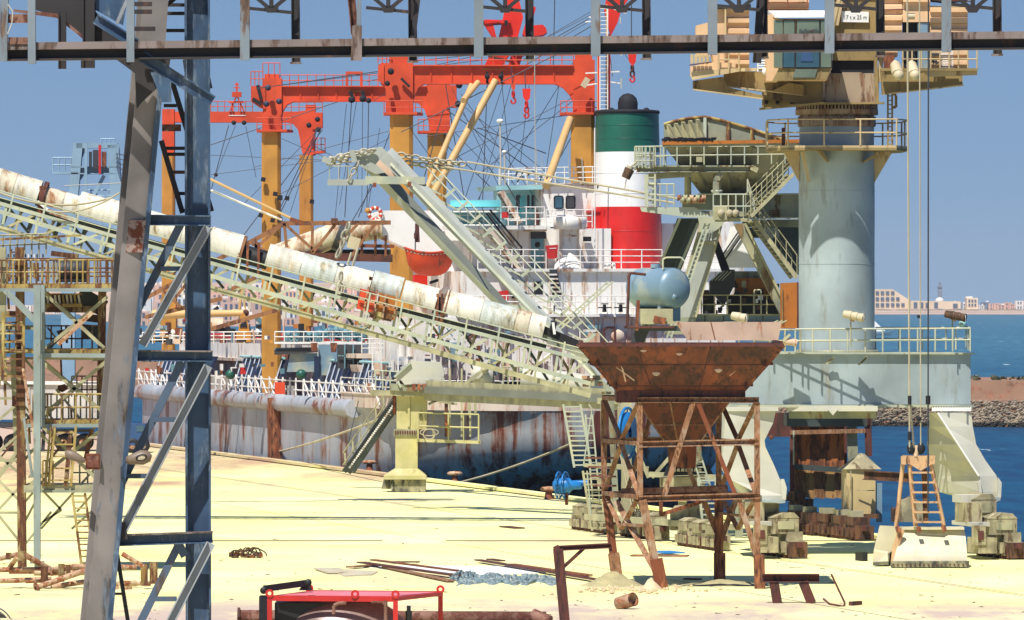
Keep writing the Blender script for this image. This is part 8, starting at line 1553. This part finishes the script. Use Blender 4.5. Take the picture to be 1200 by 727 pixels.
# cabin
cb = plate(t, 'housetan', 'cab_body', [(898, 17), (912, 17), (912, 95), (898, 95)], Yq-4.2, 2.6); plate(t, 'housetan', 'cab_shell', [(910, 22), (975, 22), (975, 80), (969, 94), (910, 94)], Yq-3.6, 2.2)
MB().prism([P(908, 21, Yq-5.0), P(977, 20.5, Yq-5.0), P(970, 15.5, Yq-2.4), P(900, 15.5, Yq-2.4)], (0, 0, .1)).build('cab_roof', 'white', t); bar(t, 'darkgrey', 'roof_hatch', 934, 15.6, 950, 15.6, Yq-3.4, 1, 20)
plate(t, 'craneol', 'cab_skirt', [(913, 80), (974, 80), (968, 93), (905, 95)], Yq-4.8, .2); plate(t, 'glassg', 'skirt_window', [(932, 81), (958, 81), (955, 91), (929, 91)], Yq-4.86, .05)
for x1, x2, y1, y2, mt in ((907, 917, 24, 41, 'glassg'), (907, 917, 61, 79, 'glassg'), (918.5, 931, 24, 41, 'glassg'), (934, 960, 24, 41, 'glassg'), (962, 974, 24, 41, 'glassg'), (918, 931, 58, 79, 'glass'), (933, 960, 58, 79, 'glass'), (962, 974, 58, 79, 'glassg'), (918, 931, 42, 57, 'glass'), (934, 960, 42, 57, 'glass')):
    f_ = plate(t, 'black' if x1 > 917 else 'cranetan', 'window_frame', [(x1-.9, y1-.9), (x2+.9, y1-.9), (x2+.9, y2+.9), (x1-.9, y2+.9)], Yq-4.86, .08); plate(f_, mt, 'window_pane', [(x1, y1), (x2, y1), (x2, y2), (x1, y2)], Yq-4.9, .03)
plate(t, 'canvas', 'seat', [(940, 60), (950, 59), (953, 72), (938, 72)], Yq-4.93, .02)
for i in range(8): random.seed(i); MB().box(P(938+i*3, 37, Yq-4.92), (.1, .02, random.uniform(.05, .2))).build('desk_item', 'darkgreen', cb)
# right machinery wing
plate(t, 'craneol', 'deck_web', [(1032, 82), (1128, 82), (1128, 100), (1034, 111)], Yq-2.4, .4); bar(t, 'cranetan', 'deck_rib', 1034, 111, 1129, 100, Yq-2.6, 1.5, 6); bar(t, 'craneol', 'deck_edge', 1032, 82, 1145, 82, Yq-3, 3, 20); plate(t, 'cranetan', 'deck_end', [(1080, 83), (1145, 82.5), (1145, 88), (1088, 90)], Yq-3.1, .3)
house(1029, 1057, -20, 41, Yq-2.2, 3); house(1090, 1134, 8, 81, Yq-2.4, 3); bar(t, 'cranetan', 'roof_trim', 1086, 8, 1136, 8, Yq-2.7, 1.6, 8); house(1029, 1052, 57, 66, Yq-2.3, 2); plate(t, 'rustb', 'rust_panel', [(1036, 65), (1048, 65), (1048, 82), (1036, 82)], Yq-2.5, .3)
plate(t, 'soot', 'doorway', [(1058, 27), (1076, 27), (1076, 80), (1058, 80)], Yq-1.8, .3); plate(t, 'housetan', 'lintel', [(1057, 8), (1090, 8), (1090, 26), (1057, 26)], Yq-2.1, 1.5); plate(t, 'tank', 'equipment_cabinet', [(1076, 27), (1087, 27), (1087, 80), (1076, 80)], Yq-2.5, .8); MB().tube(P(1064, 19, Yq-2.6), P(1072, 19, Yq-2.6), .14, 10).build('small_drum', 'cream', t)
house(1058, 1090, -16, 8, Yq-2.3, 2); bar(t, 'rustdark', 'railing_line', 1030, 12, 1062, 11, Yq-2.9, 1.3)
for x in (1091, 1094, 1097): bar(t, 'cranetan', 'bracket', x, 58, x, 80, Yq-2.8, 1.6, 2)
bars(t, 'darkgrey', 'machinery', [(1092, 64, 1102, 64), (1092, 72, 1100, 74)], Yq-2.9, 3)
for i in range(8): bar(t, 'white', 'louvre', 1102, 61+i*2.6, 1117, 61+i*2.6, Yq-3, 1.3, 2)
rail(t, 'cranetan', [(1058, 82), (1145, 82)], 25, 8, Yq-3.2, .03, 2)
plate(t, 'soot', 'top_machinery', [(1092, -10), (1134, -10), (1134, 1), (1110, 3), (1092, 1)], Yq-2, 1); bar(t, 'rustdark', 'top_rail', 1060, -2, 1140, 2, Yq-3, 1.5)
# guide the top on beyond the frame: roof and boom foot
plate(t, 'housetan', 'upper_house', [(900, -20), (1130, -20), (1120, -110), (920, -110)], Yq-1.6, 3.5); bar(t, 'cranetan', 'boom_foot', 960, -110, 900, -420, Yq, 30, 40)
# floodlights
def flood(px, py, Yd, lab, dx=1, n=3, mt='cream'):
    tt = thing('floodlight', lab, 'floodlight', P(px, py+25, Yd).to_tuple(), 'floodlights on the crane')
    bar(tt, 'olive', 'stem', px, py+3, px, py+36, Yd, 1.6, kind='tube'); 
    for i in range(n):
        a = P(px-8*dx+i*7*dx, py-3+i*1.5, Yd-.1*i); MB().tube(a, a+V((.3*dx, -.14, -.06)), .14, 12, .17).build('lamp_head', mt, tt); MB().lathe(a+V((.3*dx, -.14, -.06)), [(.001, .02), (.13, .01), (.15, -.02)], 12, ax=(V((0, 1, 0)), V((0, 0, 1)), V((dx, -.45, -.2)).normalized())).build('lamp_lens', 'white', tt)
    bar(tt, 'pipelight', 'yoke', px-2, py+2, px+4, py+6, Yd-.05, 2)
    return tt
flood(997, 371, Yk-.3, 'cluster of cream floodlights on the rail in front of the crane column'); flood(866, 373, 228, 'cream floodlight pair above the right part of the rusty hopper rim', n=2)
tt = flood(1116, 371, Yk+1.6, 'dark worn floodlight cluster on the right corner of the crane rail', mt='bark')
for i, (px, py, lb) in enumerate(((1052, 83, 'left one of two tan floodlights under the crane machinery deck'), (1071, 83, 'right one of two tan floodlights under the crane machinery deck'))):
    tt = thing('floodlight', lb, 'floodlight', P(px, py, Yq-3.5).to_tuple(), 'floodlights on the crane'); MB().tube(P(px-3, py-7, Yq-3.2), P(px, py+4, Yq-3.6), .2, 12, .24).build('lamp_head', 'cream', tt); MB().ball(P(px+1, py+5, Yq-3.65), .21, 12, 8).build('lamp_lens', 'cream', tt); MB().ball(P(px-3, py-9, Yq-3.2), .12, 8, 5).build('lamp_cap', 'cream', tt)
MB().ball(P(1128, 380, Yk+1.8), .16, 8, 6).build('signal_lamp', 'turqpale', t); bar(t, 'palegreen', 'lamp_post', 1120, 382, 1120, 410, Yk+1.8, 1.5)
# loose metal at rail
MB().tube(P(918, 400, Yk-.6), P(934, 402, Yk-.6), .14, 8).build('loose_pipe', 'pinkplate', t); bar(t, 'olive', 'stair_rail', 905, 412, 926, 392, Yk-.7, 3)
# ------------------------------------------------------------------ grab
Yg = 233; yg = HY+H*F/Yg
g = thing('clamshell_grab', 'dusty pale clamshell grab with ladder-like frame resting on the quay', 'grab', (P(1080, yg, Yg).x, Yg, 0)); t = g
def shell(x1, x2, xt1, xt2, Yd, dep, mt='grab'):
    # curved front: top edge narrower, bottom lip toothed
    n = 8; m = MB(); vs = []
    for i in range(n+1):
        u = i/n; y_ = 619+44*u; bul = math.sin(u*1.5)*1.0; xl_ = xt1+(x1-xt1)*(u**1.3); xr_ = xt2+(x2-xt2)*(u**.45)
        vs += [P(xl_, y_, Yd+.5-bul*.9), P(xr_, y_, Yd+.7-bul*.9)]
    k = n+1; vs2 = [v+V((0, dep*(1-.35*(i//2)/n), 0)) for i, v in enumerate(vs)]
    fs = [(2*i, 2*i+1, 2*i+3, 2*i+2) for i in range(n)]+[(2*k+2*i, 2*k+2*i+2, 2*k+2*i+3, 2*k+2*i+1) for i in range(n)]+[(2*i, 2*i+2, 2*k+2*i+2, 2*k+2*i) for i in range(n)]+[(2*i+1, 2*k+2*i+1, 2*k+2*i+3, 2*i+3) for i in range(n)]+[(0, 2*k, 2*k+1, 1)]
    return m.add(vs+vs2, fs, False).build('shell', mt, t)
shell(1045, 1134, 1056, 1129, Yg, 1.3)
bar(t, 'concrete', 'lip', 1044, 661.5, 1135.5, 661, Yg-.45, 7, 8); bar(t, 'grab', 'shell_top', 1056, 619, 1129, 619, Yg+.7, 3, 26)
for i in range(18): MB().box(P(1047+i*5.1, 662, Yg-.6), (.05, .05, .06)).build('rivet', 'rustdark', t)
plate(t, 'grabf', 'shell_cheek', [(1054, 618), (1060, 622), (1049, 655), (1044, 660), (1046, 640)], Yg-.1, .12)
# left shell, seen end-on
plate(t, 'grab', 'shell', [(1031, 616), (1051, 617), (1056, 622), (1046, 645), (1040, 650), (1030, 648), (1023, 661), (1024, 645)], Yg+1.2, .1); MB().add([P(1024, 661, Yg+1.0), P(1041, 659, Yg+1.0), P(1040, 649, Yg+1.1), P(1024, 646, Yg+1.1), P(1028, 661, Yg+2.6), P(1045, 659, Yg+2.6), P(1050, 618, Yg+2.6), P(1032, 617, Yg+2.6)], [(0, 1, 2, 3), (4, 7, 6, 5), (0, 3, 7, 4), (1, 5, 6, 2), (0, 4, 5, 1), (3, 2, 6, 7)]).build('shell_wall', 'grab', t)
bar(t, 'concrete', 'lip', 1023, 661, 1041, 660, Yg+.9, 4, 6); plate(t, 'soot', 'shell_interior', [(1036, 662), (1040, 650), (1047, 646), (1048, 656), (1060, 663)], Yg+1.4, .1)
bar(t, 'grabf', 'yoke', 1058, 539, 1095, 539, Yg+.3, 10, 16); plate(t, 'grabf', 'yoke_end', [(1056, 535), (1062, 534), (1062, 545), (1056, 544)], Yg-.1, .2)
MB().prism([P(1066, 544, Yg), P(1092, 544, Yg), P(1079, 552, Yg)], (0, .5, 0)).build('yoke_web', 'grabf', t)
for l, w_ in (((1058, 544, 1050, 618), 5), ((1066, 545, 1073, 617), 5.5), ((1091, 544, 1106, 616), 5)): bar(t, 'grabf', 'strut', *l, Yg+.2, w_, 6, kind='tube')
bar(t, 'bogierust', 'centre_rod', 1083, 550, 1085, 614, Yg+.6, 6, 5)
for i in range(6): y_ = 554+i*11.6; a0 = 1067+i*.95; b0_ = 1093+i*2.2; bar(t, 'grabf', 'rung', a0, y_, b0_, y_, Yg+.05, 2.2, 3)
for x, y_ in ((1051, 617), (1076, 617), (1105, 616)): bar(t, 'rustb', 'hinge', x, y_, x+2, y_+7, Yg-.15, 5, 4)
for x in (1068, 1079): MB().ball(P(x, 526, Yg+.1), .17, 8, 6, (1, 1, 1.3)).build('rope_socket', 'soot', t)
MB().tube(P(1073, 535, Yg+.1), P(1074, 522, Yg+.1), .1, 8).build('shackle', 'pinkplate', t)
for i, (x1, y1, x2, y2, lab, r_, m_) in enumerate(((1063, -40, 1066, 528, 'pale hoist rope on the left of the three falling to the grab', .035, 'rope'), (1077.5, -40, 1079, 526, 'thin pale hoist rope in the middle of the three falling to the grab', .025, 'rope'), (1088, -40, 1087.5, 600, 'thick dark rope on the right of the three beside the grab', .03, 'wire'))):
    tt = thing('hoist_rope', lab, 'rope', P(x2, y2, Yg).to_tuple()); wirep(tt, m_, 'rope_strand', x1, y1, x2, y2, Yg, r=r_)
    if i == 0:
        for y_ in (470, 512): MB().tube(P(x2, y_-6, Yg), P(x2, y_+4, Yg), .07, 8).build('rope_clamp', 'soot', tt); wirep(tt, m_, 'rope_strand', x1+4, 474, x2+5, 525, Yg, r=r_)
    if i == 2: MB().tube(P(x2, 464, Yg), P(x2, 474, Yg), .09, 8).build('rope_clamp', 'soot', tt)
    if i == 1: MB().ball(P(1077, 491, Yg), .1, 8, 5).build('rope_knot', 'soot', tt); MB().ball(P(1076.5, 371, Yg), .07, 8, 5).build('rope_knot', 'soot', tt)
print('objects', len(bpy.data.objects), 'tris', sum(len(o.data.polygons)*2 for o in bpy.data.objects if o.type == 'MESH'))

# ------------------------------------------------------------------ haze
hz = bpy.data.materials.new('haze'); hz.use_nodes = True; hn = hz.node_tree; hn.nodes.remove(hn.nodes['Principled BSDF'])
pv = hn.nodes.new('ShaderNodeVolumePrincipled'); pv.inputs['Density'].default_value = 5e-5; pv.inputs['Color'].default_value = (.82, .88, .96, 1); pv.inputs['Anisotropy'].default_value = .1
hn.links.new(pv.outputs[0], hn.nodes['Material Output'].inputs['Volume'])
M['haze'] = hz
tag(MB().box((0, 5200, 50), (13000, 10600, 112)).build('haze', 'haze'), kind='stuff', label='thin coastal haze')
